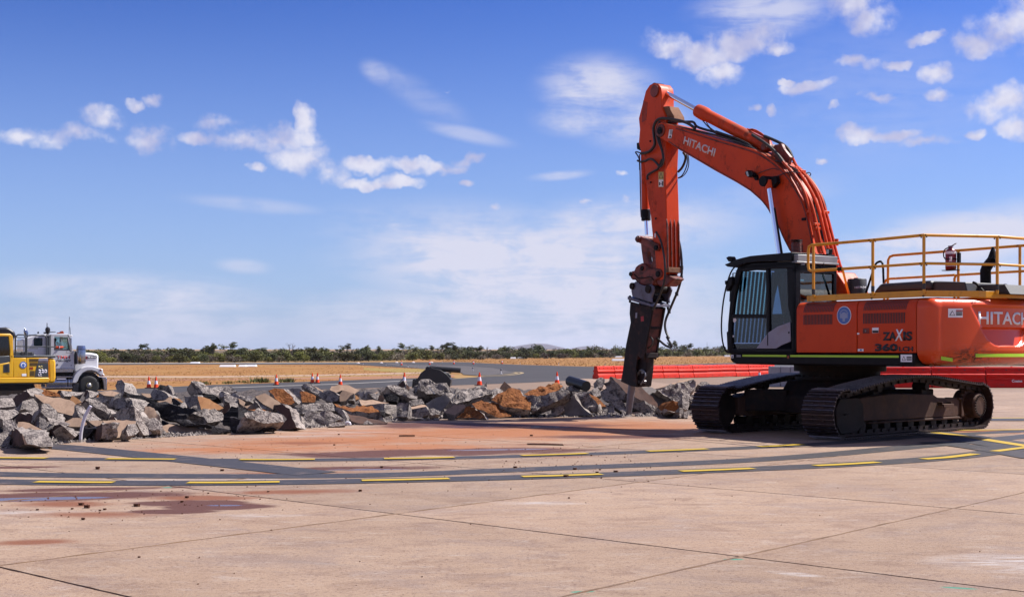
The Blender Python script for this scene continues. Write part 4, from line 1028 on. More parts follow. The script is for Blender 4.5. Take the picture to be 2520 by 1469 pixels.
# slanted mouth
ex.tube([e2, e2 + Vector((-.01, 0, .19))], [rex * .95, .02], 20)
ex.build('exhaust_stack', 'black', EX, ang=50)
ac = MB(F); a0 = F.px('c8', 804, 690, .05); ac.lathe((a0.x, .05, 2.33), (0, 0, 1), [(0, .11), (.07, .12), (.075, .165), (.33, .165), (.345, .155), (.35, .06), (.365, .05)], 30)
acl = ac.build('air_precleaner', 'greycover', EX, ang=40)
def ac_map(x, y, d):
    lth = atan2(-F.f.y * 0 - 0, 1); th0 = radians(-30) ; r = .166 + d; th = (x - .03) / .165
    # facing the rear-left of the machine
    base = radians(128) ; a = base + th
    return (a0.x + r * cos(a), .05 + r * sin(a), 2.33 + .17 + y)
text('HITACHI', ac_map, .038, 'lettering', 'decal', acl, .001, width=.22, bold=.02, fr=F)
hp = MB(F); pts = [F.px('c8', x, y, .2) for x, y in ((890, 668), (925, 560), (970, 420), (990, 375), (1020, 358), (1040, 358), (1058, 385), (1064, 570))]
hp.tube(pts, .019, 10, sm=1); hp.build('grab_handle', 'black', EX)
ho = MB(F); ho.tube([F.px('c8', x, y, .45) for x, y in ((1940, 562), (1975, 575), (2045, 652))], .02, 8, sm=1); ho.build('cover_strap', 'black', EX)
# fire extinguisher on the far rail
exb = F.px('c8', 1722, 438, -1.33); et = F.px('c8', 1722, 215, -1.33); eh = et.z - exb.z
fe = MB(F); fe.lathe((exb.x, -1.33, exb.z), (0, 0, 1), [(0, .085), (.02, .093), (eh * .78, .093), (eh * .88, .07), (eh * .95, .03), (eh, .03)], 24)
fx = fe.build('fire_extinguisher', 'extred', EX)
q = MB(F); q.lathe((exb.x, -1.33, exb.z + eh * .68), (0, 0, 1), [(0, .0945), (eh * .12, .0945)], 24); q.build('white_band', 'decal', fx)
q = MB(F); q.lathe((exb.x, -1.33, exb.z + eh * .15), (0, 0, 1), [(0, .0945), (eh * .02, .0945)], 24); q.box((exb.x - .05, -1.25, exb.z + eh * .45), (.06, .012, eh * .22)); q.build('instruction_label', 'decal', fx)
q = MB(F); q.box((exb.x, -1.33, exb.z + eh * 1.03), (.10, .02, .02)); q.box((exb.x - .05, -1.33, exb.z + eh * 1.07), (.14, .02, .012), Matrix.Rotation(.4, 3, 'Y')); q.build('valve_handle', 'steel', fx)
q = MB(F); q.tube([Vector((exb.x + .02, -1.31, exb.z + eh * .98)), Vector((exb.x + .13, -1.31, exb.z + eh * .9)), Vector((exb.x + .14, -1.31, exb.z + eh * .6)), Vector((exb.x + .10, -1.3, exb.z + eh * .5))], .011, 8, sm=2); q.build('discharge_hose', 'hose', fx)
q = MB(F); q.lathe((exb.x, -1.33, exb.z + eh * .42), (0, 0, 1), [(0, .097), (eh * .06, .097)], 20); q.box((exb.x - .13, -1.38, exb.z + eh * .45), (.05, .05, eh * .55)); q.box((exb.x, -1.33, exb.z - .01), (.26, .16, .012)); q.build('bracket', 'black', fx)

# ---------------- cab
cab = MB(F)
def P(c, x, y, v=1.5): return F.px(c, x, y, v)
def plate(pts, v0=1.5, v1=1.44): return [F.px('ca', x, y, 1.5) for x, y in pts]
def cabpoly(mb, pts, v0=1.5, v1=1.43):
    p = [F.px('ca', x, y, 1.5) for x, y in pts]; mb.prism([Vector((q.x, v0, q.z)) for q in p], (0, v1 - v0, 0))
for v0, v1 in ((1.50, 1.43), (.50, .57)):
    cabpoly(cab, [(288, 262), (318, 300), (255, 560), (222, 790), (212, 960), (222, 1225), (186, 1225), (170, 1120), (172, 900), (184, 770), (205, 540), (262, 300)], v0, v1)   # front pillar
    cabpoly(cab, [(838, 262), (905, 255), (945, 640), (945, 1225), (890, 1225), (892, 1000), (888, 862), (852, 700), (845, 480)], v0, v1)                              # rear pillar
    cabpoly(cab, [(600, 268), (632, 268), (636, 560), (640, 990), (612, 1010), (604, 800)], v0, v1)                                                                          # middle pillar
    cabpoly(cab, [(262, 300), (288, 240), (450, 205), (905, 185), (930, 200), (935, 262), (640, 268), (318, 302)], v0, v1)                                                   # header
    cabpoly(cab, [(222, 780), (604, 782), (606, 826), (216, 826)], v0, v1)
    cabpoly(cab, [(186, 1170), (945, 1170), (945, 1232), (196, 1232)], v0, v1)
uF, uR = 1.17, -.385
cab.box2((uR, .50, 1.36), (uR + .07, 1.5, 2.22)); 
def rear(c, pts, u_=uR, du=.05):
    global cab
    p = [F.pxu(c, x, y, u_) for x, y in pts]; cab.prism(p, (du, 0, 0))
zrt = 2.92
cab.box2((uR, 1.38, 1.4), (uR + .07, 1.5, zrt - .05)); cab.box2((uR, .50, 1.4), (uR + .07, .57, zrt - .05)); cab.box2((uR, .50, 2.74), (uR + .07, 1.5, zrt))
cab.box2((uR, .5, 2.86), (.95, 1.5, 2.93)); cab.box2((1.15, .5, 1.36), (1.21, 1.5, 1.55)); cab.box2((uR, .5, 1.36), (1.2, 1.5, 1.42))
cabo = cab.build('cab', 'cabblack', EX, bevel=.012, ang=40)
# roof
rf = MB(F); rp = [(155, 218), (185, 208), (250, 175), (330, 150), (440, 125), (620, 108), (820, 92), (905, 84), (905, 180), (700, 186), (540, 190), (400, 206), (285, 258), (180, 246), (155, 228)]
p_ = [F.px('ca', x, y, 1.5) for x, y in rp]; rf.prism([Vector((q.x, 1.53, q.z)) for q in p_], (0, -1.06, 0)); rf.build('roof_guard', 'cabblack', cabo, bevel=.02, ang=40)
rt = MB(F); rt.box2((uR - .02, .50, 2.93), (uR + .45, 1.47, 3.05)); rt.box2((uR - .03, .47, 2.90), (uR + .1, 1.5, 2.935)); rt.build('roof_box', mat('grey_roof_box', (.42, .43, .46), (.3, .31, .33), 3, .4), cabo, bevel=.01)
# glazing
def pane(name, pts, m, v=1.465, c='ca', ref=1.5):
    q = MB(F); p = [F.px(c, x, y, ref) for x, y in pts]; q.add([Vector((k.x, v, k.z)) for k in p], [list(range(len(p)))]); return q.build(name, M[m], cabo, smooth_=False)
pane('door_window', [(316, 300), (602, 298), (604, 784), (222, 784), (255, 560)], 'glass')
pane('rear_side_window', [(630, 268), (840, 262), (850, 700), (888, 862), (760, 900), (640, 990)], 'darkglass')
pane('lower_door_window', [(218, 826), (606, 826), (612, 1010), (500, 1170), (222, 1170)], 'darkglass')
pane('far_window', [(310, 300), (602, 298), (604, 784), (222, 784), (255, 560)], 'glass', .535)
pane('far_rear_window', [(640, 300), (838, 262), (850, 700), (888, 862), (640, 990)], 'rearglass', .535)
q = MB(F); q.add([Vector((uR + .03, 1.39, 2.2)), Vector((uR + .03, .57, 2.2)), Vector((uR + .03, .57, 2.75)), Vector((uR + .03, 1.39, 2.75))], [(0, 1, 2, 3)]); q.build('rear_window', 'rearglass', cabo, smooth_=False)
A0, A1 = P('ca', 196, 1100), P('ca', 275, 290)
q = MB(F); q.add([Vector((A0.x - .01, 1.43, A0.z)), Vector((A0.x - .01, .57, A0.z)), Vector((A1.x - .01, .57, A1.z)), Vector((A1.x - .01, 1.43, A1.z))], [(0, 1, 2, 3)]); q.build('windscreen', 'glass', cabo, smooth_=False)
bars = MB(F)
for k in range(10):
    v_ = 1.44 - k * .096
    a_ = Vector((A0.x + .05, v_, A0.z)); b_ = Vector((A1.x + .05, v_, A1.z)); bars.prism([a_, b_, b_ + Vector((0, -.052, 0)), a_ + Vector((0, -.052, 0))], (.012, 0, 0))
for k in range(34):
    f_ = k / 33; c_ = Vector((A0.x + .05, 0, A0.z)).lerp(Vector((A1.x + .05, 0, A1.z)), f_); bars.box2((c_.x - .004, .5, c_.z - .004), (c_.x + .004, 1.48, c_.z + .004))
bars.build('windscreen_guard', 'black', cabo, smooth_=False)
st = MB(F); st.box2((.0, .72, 1.75), (.52, 1.22, 1.9)); st.prism([Vector((.05, .74, 1.85)), Vector((-.08, .74, 2.62)), Vector((.04, .74, 2.64)), Vector((.18, .74, 1.9))], (0, .46, 0)); st.box2((-.05, .83, 2.66), (.04, 1.13, 2.84)); st.box2((.1, 1.26, 2.0), (.5, 1.36, 2.06)); st.box2((.0, .75, 1.42), (.5, 1.2, 1.75)); st.box2((.75, .62, 1.42), (1.05, .8, 2.0))
st.build('seat', 'seat', cabo, bevel=.04, seg=3)
sw = MB(F); p_ = [F.px('ca', x, y, 1.5) for x, y in ((500, 1168), (560, 1085), (640, 985), (740, 920), (882, 868), (888, 1090), (790, 1130), (720, 1170))]
sw.prism([Vector((k.x, 1.50, k.z)) for k in p_], (0, .012, 0)); swo = sw.build('door_flank_panel', 'dent', cabo, bevel=.006)
q = MB(F); a = P('ca', 628, 1005); b = P('ca', 630, 1135); q.box2((a.x - .012, 1.512, b.z), (a.x + .006, 1.516, a.z)); c = P('ca', 870, 988); q.cyl((c.x, 1.51, c.z), (c.x, 1.52, c.z), .016, n=10); q.build('hinge', 'black', swo)
q = MB(F); p_ = [P('ca', x, y) for x, y in ((234, 812), (258, 846), (234, 880), (208, 846))]; q.prism([Vector((k.x, 1.468, k.z)) for k in p_], (0, .003, 0)); q.build('sticker', 'decal', cabo)
decal('ca', 215, 1020, 243, 1040, 'decal', par=cabo, v=1.47)
# grab rail, mirror, wiper box
q = MB(F); q.tube([F.px('ca', x, y, 1.6) for x, y in ((340, 214), (262, 236), (215, 290), (180, 380), (145, 510), (115, 680), (100, 870), (102, 1000), (118, 1120), (150, 1200), (190, 1215))], .014, 8, sm=1); q.build('grab_rail', 'black', cabo)
q = MB(F); q.pv('ca', [(185, 365), (215, 355), (222, 400), (218, 440), (196, 470), (180, 515), (152, 525), (160, 470)], 1.66, 1.58)
q.pv('ca', [(135, 405), (160, 400), (165, 445), (140, 450)], 1.64, 1.60); q.build('mirror', 'black', cabo, bevel=.01)
q = MB(F)
for a_, b_ in (((228, 320), (280, 318)), ((228, 320), (225, 500)), ((240, 320), (238, 460)), ((236, 345), (272, 345)), ((236, 375), (266, 375)), ((236, 405), (258, 405)), ((262, 320), (250, 420))): q.tube([F.px('ca', *a_, 1.3), F.px('ca', *b_, 1.3)], .008 if a_[0] < 230 else .004, 6)
q.build('mirror_guard', 'black', cabo)
q = MB(F); q.pv('ca', [(160, 985), (172, 975), (186, 1205), (170, 1205)], 1.47, 1.40); q.pv('ca', [(196, 500), (208, 490), (200, 640), (190, 640)], 1.47, 1.40); q.build('front_trim', 'black', cabo)
def worklamp(c, pts, v0, v1, lens=None):
    q = MB(F); q.pv(c, pts, v0, v1); o = q.build('work_lamp', 'black', cabo, bevel=.01)
    if lens: q = MB(F); q.pv(c, lens, v0 + .002, v0 + .006); q.build('lens', 'lens', o)
worklamp('ca', [(150, 145), (178, 128), (212, 130), (228, 165), (215, 192), (178, 188)], 1.42, 1.32)
worklamp('ca', [(1283, 42), (1325, 42), (1320, 108), (1280, 108)], .70, .62, [(1290, 50), (1318, 50), (1314, 100), (1287, 100)])
q = MB(F); q.tube([F.px('ca', 1300, 108, .66), F.px('ca', 1290, 150, .66), F.px('ca', 1240, 175, .7)], .012, 8); q.pv('ca', [(1225, 130), (1290, 120), (1300, 170), (1180, 175)], .72, .62)
q.tube([F.px('ca', 1110, 205, .95), F.px('ca', 1240, 215, .62)], .035, 10); q.tube([F.px('ca', x, y, .9) for x, y in ((1000, 190), (1030, 240), (1120, 250), (1230, 260), (1260, 200))], .006, 6, sm=1)
q.tube([F.px('ca', 1020, 0, .9), F.px('ca', 1022, 200, .9)], .005, 6); q.tube([F.px('ca', x, y, .9) for x, y in ((900, 130), (960, 145), (1010, 150), (1000, 100))], .004, 5); q.build('roof_lamp_bracket', 'black', cabo)
decal('ca', 1000, 195, 1042, 228, flat('bracket_plate', (.32, .33, .36), .4, .5), v=1.40, par=cabo)
q = MB(F); bc = F.px('c1', 630, 178, .95); bt = F.px('c1', 630, 108, .95); q.lathe((bc.x, .95, bc.z - .02), (0, 0, 1), [(0, .10), (.02, .10), (.02, .085), (bt.z - bc.z, .08), (bt.z - bc.z + .02, .05)], 20); beo = q.build('beacon', 'amber', cabo)
q = MB(F)
for k in range(9): 
    z_ = bc.z + .015 + (bt.z - bc.z) * k / 8; q.tube([Vector((bc.x + .105 * cos(a * .52), .95 + .105 * sin(a * .52), z_)) for a in range(12)], .004, 5, closed=True)
q.lathe((bc.x, .95, bt.z + .015), (0, 0, 1), [(0, .105), (.012, .105)], 20); q.build('beacon_cage', 'black', beo)

# ---------------- boom
bm_ = MB(F)
near_face = [('c2', x, y) for x, y in ((402, 385), (418, 360), (450, 350), (500, 362), (560, 376), (700, 418), (860, 468), (1000, 508), (1130, 548), (1200, 582), (1290, 645), (1370, 722), (1430, 815), (1480, 905), (1515, 1010), (1545, 1150), (1575, 1300))] + \
   [('cg', 650, 1100), ('cg', 720, 1290), ('cg', 690, 1345), ('cg', 590, 1340), ('cg', 510, 1180)] + [('c2', x, y) for x, y in ((1398, 1300), (1350, 1210), (1310, 1112), (1262, 1042), (1232, 985), (1180, 922), (1100, 852), (1000, 790), (850, 708), (700, 620), (575, 548), (505, 500), (440, 462), (408, 430))]
nf = [F.px(c, x, y, .27) for c, x, y in near_face]
bm_.prism([Vector((p.x, .27, p.z)) for p in nf], (0, -.54, 0))
boom = bm_.build('boom', 'orange', EX, bevel=.012, ang=40)
q = MB(F); top_pts = [F.px(c, x, y, .27) for c, x, y in near_face[4:19]]
q.tube([p + Vector((0, .004, -.05)) for p in top_pts], .014, 6, sm=1)
bot_pts = [F.px(c, x, y, .27) for c, x, y in near_face[22:34]]; q.tube([p + Vector((0, .004, .03)) for p in bot_pts], .012, 6, sm=1); q.build('weld_seam', 'orange_worn', boom)
for vv in (.285, -.235):
    q = MB(F); c = F.px('c2', 445, 410, .28); q.cyl((c.x, vv - .05, c.z), (c.x, vv + .01, c.z), .135, n=28); q.build('pin_boss', 'orange_worn', boom, bevel=.01)
q = MB(F); q.cyl((c.x, .25, c.z), (c.x, .315, c.z), .075, n=20); q.cyl((c.x, .315, c.z), (c.x, .325, c.z), .03, n=8); q.build('pin', 'black', boom)
a = F.px('c2', 612, 505, .275); b = F.px('c2', 842, 600, .275)
tl = F.px('c2', 622, 450, .275); bl = F.px('c2', 610, 507, .275); br2 = F.px('c2', 838, 602, .275)
ex_ = (br2 - bl); W_t = hypot(ex_.x, ex_.z); exu = Vector((ex_.x, 0, ex_.z)) / W_t; eyu = (tl - bl); H_t = hypot(eyu.x, eyu.z); eyu = Vector((eyu.x, 0, eyu.z)) / H_t
text('HITACHI', lambda x, y, d: (bl.x + exu.x * x + eyu.x * y, .272 + d, bl.z + exu.z * x + eyu.z * y), H_t, 'lettering', 'wornwhite', boom, .003, width=W_t, bold=.02, fr=F)
q = MB(F); q.pv('c2', [(510, 402), (535, 402), (525, 466), (500, 466)], .272, .276); sk = q.build('sticker', 'decal', boom, smooth_=False)
q = MB(F)
for k in range(6): q.pv('c2', [(512, 405 + k * 6), (533, 405 + k * 6), (532, 408 + k * 6), (512, 408 + k * 6)], .276, .278)
q.pv('c2', [(516, 442), (526, 462), (504, 462)], .276, .278); q.build('pictogram', 'decalblack', sk, smooth_=False)
# cylinder bosses and lamp on the boom side
c = F.px('c2', 1216, 782, .42)
q = MB(F); q.cyl((c.x, .25, c.z), (c.x, .50, c.z), .10, n=24); q.pv('c2', [(1225, 755), (1290, 742), (1298, 790), (1262, 830), (1225, 825)], .40, .30); q.build('cylinder_pin', 'black', boom, bevel=.01)
q = MB(F); q.pv('c2', [(1062, 712), (1085, 698), (1120, 720), (1118, 748), (1085, 752), (1066, 735)], .42, .30); wl = q.build('work_lamp', 'black', boom, bevel=.015)
q = MB(F); q.pv('c2', [(1070, 712), (1084, 708), (1094, 745), (1080, 745)], .425, .42); q.build('lens', 'lens', wl); q = MB(F); q.pv('c2', [(1120, 725), (1150, 735), (1155, 770), (1140, 775), (1120, 745)], .32, .27); q.build('lamp_bracket', 'black', wl)
q = MB(F); q.tube([F.px('c2', x, y, .30) for x, y in ((1160, 725), (1220, 700), (1280, 685), (1310, 700))], .008, 6, sm=1); q.tube([F.px('c2', x, y, .30) for x, y in ((1290, 750), (1360, 720), (1420, 710), (1470, 720))], .009, 6, sm=1); q.build('cable', 'hose', boom)
# boom lift cylinders, either side
for vv in (.40, -.40):
    cc_ = F.px('c2', 1240, 800, .40); ce_ = F.px('c2', 1330, 1400, .40); q = MB(F); tp_ = Vector((cc_.x, vv, cc_.z)); bt_ = Vector((ce_.x, vv, ce_.z)); q.cyl(tp_, bt_, .05, n=20); q.build('lift_cylinder_rod', 'chrome', EX)
    q = MB(F); q.cyl(tp_ + (bt_ - tp_) * -.04, tp_ + (bt_ - tp_) * .06, .075, n=20); q.cyl(bt_, bt_ + (bt_ - tp_) * .75, .11, n=20); q.build('lift_cylinder', 'orange', EX, bevel=.01)
    q = MB(F); q.tube([tp_ + (bt_ - tp_) * .3 + Vector((-.05, 0, 0)), bt_ + Vector((-.07, 0, 0))], .02, 8); q.build('cylinder_pipe', 'darkframe', EX)
# ---------------- arm (dipper)
am = MB(F)
af = [('c2', x, y) for x, y in ((365, 75), (395, 62), (425, 66), (447, 95), (452, 150), (452, 240), (478, 300), (490, 400), (478, 700), (485, 900), (490, 1100), (492, 1440))] + [('cc', x, y) for x, y in ((590, 640), (575, 700), (520, 720), (470, 640), (465, 500), (455, 330), (430, 180), (410, 0))] + [('c2', x, y) for x, y in ((372, 1040), (350, 900), (335, 730), (320, 600), (300, 560), (284, 500), (292, 400), (284, 320), (308, 230), (335, 120))]
an = [F.px(c, x, y, .17) for c, x, y in af]
am.prism([Vector((p.x, .17, p.z)) for p in an], (0, -.34, 0)); arm = am.build('arm', 'orange', EX, bevel=.012, ang=40)
q = MB(F); a = F.px('c2', 487, 1055, .17); b = F.px('c2', 492, 1430, .17)
for vv in (.155, .055, -.05, -.155):
    q.prism([Vector((a.x, vv, a.z)), Vector((b.x, vv, b.z)), Vector((b.x - .045, vv, b.z)), Vector((a.x - .04, vv, a.z - .12)), Vector((a.x - .005, vv, a.z))], (0, .018, 0))
q.build('wear_rib', 'orange_worn', arm)
q = MB(F); b2 = F.px('cc', 600, 645, .17); q.prism([Vector((b.x + .05, .18, b.z + .03)), Vector((b.x - .06, .18, b.z + .05)), Vector((b.x - .06, .18, b.z - .06)), Vector((b.x + .05, .18, b.z - .06))], (0, -.36, 0)); q.build('wear_plate', 'claymud', arm, bevel=.01)
q = MB(F); nz = [F.px('cc', x, y, .17) for x, y in ((560, 600), (605, 650), (700, 700), (650, 745), (600, 800), (500, 800), (445, 740), (500, 650))]; q.prism([Vector((p.x, .15, p.z)) for p in nz], (0, -.30, 0)); q.build('arm_nose', 'orange_worn', arm, bevel=.03, seg=3)
for vv in (.17, -.20):
    q = MB(F); c = F.px('c2', 405, 120, .17); q.cyl((c.x, vv, c.z), (c.x, vv + .03, c.z), .13, n=24); q.build('end_boss', 'orange_worn', arm, bevel=.008)
q = MB(F); q.pv('c2', [(452, 235), (500, 230), (540, 300), (548, 345), (470, 330)], .12, -.17); q.build('arm_gusset', 'claymud', arm, bevel=.01)
q = MB(F); s4 = [F.px('c2', x, y, .172) for x, y in ((430, 712), (467, 712), (467, 824), (430, 824))]; q.prism([Vector((p.x, .171, p.z)) for p in s4], (0, .004, 0)); sk = q.build('warning_sticker', 'signyellow', arm, smooth_=False)
q = MB(F); q.pv('c2', [(432, 770), (465, 770), (465, 821), (432, 821)], .176, .178); q.build('sticker_lower', 'decal', sk, smooth_=False)
q = MB(F); q.pv('c2', [(448, 718), (464, 760), (433, 760)], .176, .178); q.pv('c2', [(434, 788), (442, 788), (442, 812), (434, 812)], .179, .181); q.pv('c2', [(455, 782), (463, 782), (463, 815), (455, 815)], .179, .181); q.pv('c2', [(444, 798), (453, 798), (453, 802), (444, 802)], .179, .181); q.build('pictogram', 'decalblack', sk, smooth_=False)
q = MB(F); q.pv('c2', [(448, 726), (459, 757), (438, 757)], .179, .181); q.build('pictogram', 'signyellow', sk, smooth_=False)
q = MB(F)
for k in range(4):
    q.pv('c2', [(318 + k * 9, 190 + k * 4), (322 + k * 9, 190 + k * 4), (312 + k * 9, 350 - k * 5), (307 + k * 9, 350 - k * 5)], .171, .173)
q.build('stencilled_note', 'orange_worn', arm, smooth_=False)
q = MB(F); q.pv('cc', [(452, 110), (466, 110), (466, 165), (450, 165)], .172, .175); q.build('sticker', 'decal', arm, smooth_=False)
q = MB(F)
for x, y in ((375, 790), (412, 1055), (372, 488)): c = F.px('c2', x, y, .17); q.cyl((c.x, .17, c.z), (c.x, .19, c.z), .02, n=10)
q.build('grease_points', 'black', arm)
# arm cylinder along the top of the boom
r0, r1, r2 = F.px('c2', 450, 115, 0), F.px('c2', 742, 275, 0), F.px('c2', 1245, 535, 0)
q = MB(F); q.cyl(r0, r1, .052, n=24); q.build('arm_cylinder_rod', 'chrome', EX)
dr = (r2 - r1).normalized()
q = MB(F); q.lathe(r1 - dr * .1, dr, [(0, .06), (0, .13), (.14, .14), (.26, .14), (.34, .122), ((r2 - r1).length - .15, .122), ((r2 - r1).length + .02, .13), ((r2 - r1).length + .12, .07)], 28)
cy = q.build('arm_cylinder', 'orange', EX, ang=40)
q = MB(F); up = Vector((0, 0, 1)); 
q.tube([F.px('c2', x, y, .06) for x, y in ((745, 300), (800, 290), (840, 315), (1040, 410), (1100, 440))], .02, 8, sm=1); q.tube([F.px('c2', x, y, 0) for x, y in ((1085, 405), (1130, 400), (1200, 440), (1240, 490))], .02, 8, sm=1); q.tube([F.px('c2', x, y, -.1) for x, y in ((1080, 398), (1150, 420), (1250, 480))], .018, 8, sm=1); q.build('cylinder_pipe', 'orange', cy)
q = MB(F); q.cyl(Vector((r0.x, .11, r0.z)) + (r0 - r1).normalized() * .12, Vector((r0.x, -.11, r0.z)) + (r0 - r1).normalized() * .12, .11, n=20); q.build('rod_eye', 'black', cy)
q = MB(F); q.pv('c2', [(1255, 560), (1280, 515), (1330, 505), (1345, 540), (1395, 605), (1380, 660), (1300, 640)], .14, .06); q.pv('c2', [(1255, 560), (1280, 515), (1330, 505), (1345, 540), (1395, 605), (1380, 660), (1300, 640)], -.06, -.14); q.cyl(Vector((r2.x, .17, r2.z)), Vector((r2.x, -.17, r2.z)), .07, n=16); q.build('cylinder_bracket', 'orange_worn', boom, bevel=.01)
# bucket cylinder on the front of the arm
b0, b1, b2_, b3 = F.px('c2', 328, 520, 0), F.px('c2', 335, 990, 0), F.px('c2', 338, 1070, 0), F.px('c2', 343, 1175, 0)
q = MB(F); q.cyl(b0, b1, .085, n=20); q.build('breaker_cylinder', 'orange', EX)
q = MB(F); q.cyl(b1, b2_, .10, n=20); q.build('cylinder_gland', 'black', EX, bevel=.01); q = MB(F); q.pv('c2', [(268, 500), (300, 495), (310, 560), (290, 555), (270, 545)], .12, -.12); q.build('cylinder_mount', 'black', EX, bevel=.01)
q = MB(F); q.cyl(b2_, b3, .040, n=20); q.build('breaker_cylinder_rod', 'chrome', EX)
q = MB(F); q.tube([F.px('c2', x, y, .05) for x, y in ((290, 585), (294, 700), (300, 1000), (303, 1045))], .014, 8); q.build('cylinder_pipe', 'orange_worn', EX)
q = MB(F); q.tube([F.px('c2', x, y, .12) for x, y in ((300, 575), (270, 565), (258, 568), (275, 590), (290, 620), (292, 700))], .014, 8, sm=1); q.tube([F.px('c2', x, y, .12) for x, y in ((275, 630), (300, 640), (345, 625))], .022, 8); q.build('hose', 'hose', EX)
# linkage
def capsule(c, p0, p1, r, v0, v1, name, m, bev=.01):
    a = F.px(c, *p0, v0); b = F.px(c, *p1, v0); d = (b - a); d = Vector((d.x, 0, d.z)).normalized(); n_ = Vector((-d.z, 0, d.x)); pts = []
    for k in range(9): t_ = pi / 2 + pi * k / 8; pts.append(a + (d * cos(t_) + n_ * sin(t_)) * r)
    for k in range(9): t_ = -pi / 2 + pi * k / 8; pts.append(b + (d * cos(t_) + n_ * sin(t_)) * r)
    q = MB(F); q.prism(pts, (0, v1 - v0, 0)); return q.build(name, m, EX, bevel=bev)
a = F.px('cc', 232, 185, .26); 
q = MB(F); q.cyl((a.x, .27, a.z), (a.x, -.27, a.z), .072, n=24); q.cyl((a.x, .30, a.z), (a.x, .26, a.z), .05, n=16); q.build('link_pin', 'orange_worn', EX, bevel=.01)
for v0, v1 in ((.24, .18), (-.18, -.24)):
    l0 = F.px('cc', 240, 185, .24); l1 = F.px('cc', 478, 295, .24)
    q = MB(F); d = Vector((l1.x - l0.x, 0, l1.z - l0.z)).normalized(); n_ = Vector((-d.z, 0, d.x)); pts = []
    for k in range(9): t_ = pi / 2 + pi * k / 8; pts.append(l0 + (d * cos(t_) + n_ * sin(t_)) * .07)
    for k in range(9): t_ = -pi / 2 + pi * k / 8; pts.append(l1 + (d * cos(t_) + n_ * sin(t_)) * .075)
    q.prism([Vector((p.x, v0, p.z)) for p in pts], (0, v1 - v0, 0)); q.build('rocker_link', 'orange_worn', EX, bevel=.01)
q = MB(F); c = F.px('cc', 478, 297, .24); q.cyl((c.x, .28, c.z), (c.x, -.28, c.z), .055, n=18); q.build('link_pin', 'black', EX, bevel=.008)
def ell(cx, cy, rx, ry, n=14, a0=0.0): return [(cx + rx * cos(a0 + 2*pi*k/n), cy + ry * sin(a0 + 2*pi*k/n)) for k in range(n)]
outer = [(478, 400), (455, 330), (400, 292), (335, 245), (272, 232), (280, 320), (295, 430), (310, 520), (345, 580), (400, 592), (440, 585), (478, 570), (482, 520), (480, 460)]
inner = [(414, 410), (408, 372), (396, 352), (380, 346), (364, 350), (356, 375), (358, 430), (364, 475), (378, 505), (392, 513), (406, 512), (419, 500), (423, 480), (420, 440)]
q = MB(F); q.ring([F.px('cc', x, y, .12) for x, y in outer], [F.px('cc', x, y, .12) for x, y in inner], (0, -.12, 0)); q.build('connecting_link', 'orange_worn', EX)
hitch = [(125, 640), (150, 602), (182, 598), (200, 550), (235, 520), (282, 497), (330, 515), (352, 550), (400, 572), (470, 566), (525, 575), (550, 620), (545, 670), (500, 705), (452, 722), (432, 785), (360, 790), (280, 780), (215, 745), (180, 700), (160, 720), (135, 690)]
q = MB(F); q.pv('cc', hitch, .20, -.20); hto = q.build('quick_hitch', 'orange_worn', EX, bevel=.025, seg=3)
for x, y, r in ((286, 565, .05), (492, 640, .065), (140, 640, .05)):
    q = MB(F); c = F.px('cc', x, y, .21); q.cyl((c.x, .225, c.z), (c.x, -.225, c.z), r, n=18); q.build('hitch_pin', 'black', hto, bevel=.008)
q = MB(F); q.tube([F.px('cc', x, y, .205) for x, y in ((180, 640), (240, 700), (330, 690), (400, 670), (440, 720))], .012, 6, sm=1); q.build('weld_seam', 'darkframe', hto)
# breaker
bk = [(145, 860), (150, 800), (200, 737), (230, 760), (300, 790), (350, 792), (395, 775), (430, 795), (442, 840), (425, 900), (405, 950), (412, 1012), (350, 998), (160, 935)]
bro = None
for v0, v1 in ((.27, .225), (-.20, -.245)):
    q = MB(F); p_ = [F.px('cc', x, y, .27) for x, y in bk]; q.prism([Vector((p.x, v0, p.z)) for p in p_], (0, v1 - v0, 0)); o = q.build('breaker_bracket', 'lilac', EX, bevel=.01)
    if bro is None: bro = o
for x, y, r in ((160, 797, .072), (370, 837, .085)):
    q = MB(F); c = F.px('cc', x, y, .28); q.cyl((c.x, .31, c.z), (c.x, -.28, c.z), r, n=22); q.build('breaker_pin', 'darkframe', EX, bevel=.012)
q = MB(F); q.pv('cc', [(180, 870), (350, 905), (390, 960), (350, 1005), (160, 935)], .22, -.20); q.build('bracket_saddle', 'breaker', EX, bevel=.02)
q = MB(F); fl = [(98, 932), (398, 1030), (402, 1066), (98, 972)]; p_ = [F.px('cc', x, y, .29) for x, y in fl]; q.prism([Vector((p.x, .29, p.z)) for p in p_], (0, -.53, 0)); flg = q.build('top_plate', 'lilac', EX, bevel=.006)
q = MB(F)
for f_ in (.06, .5, .94):
    for vv in (.26, -.21):
        a = p_[0].lerp(p_[1], f_); b = p_[3].lerp(p_[2], f_); dn = (b - a).normalized(); q.cyl(Vector((a.x, vv, a.z)) - dn * .03, Vector((b.x, vv, b.z)) + dn * .06, .024, n=6)
q.build('flange_bolts', 'darkframe', flg)
side = [(222, 562), (388, 606), (378, 660), (368, 720), (345, 840), (330, 935), (318, 990), (276, 962), (262, 1060), (270, 1190), (225, 1182), (152, 1148), (165, 1080), (190, 880), (224, 716), (216, 650)]
p_ = [F.px('c3', x, y, .19) for x, y in side]
for v0, v1, nm in ((.19, .15, 'breaker_side_plate'), (-.13, -.17, 'breaker_side_plate')):
    q = MB(F); q.prism([Vector((p.x, v0, p.z)) for p in p_], (0, v1 - v0, 0)); bsp = q.build(nm, 'breaker', EX, bevel=.008)
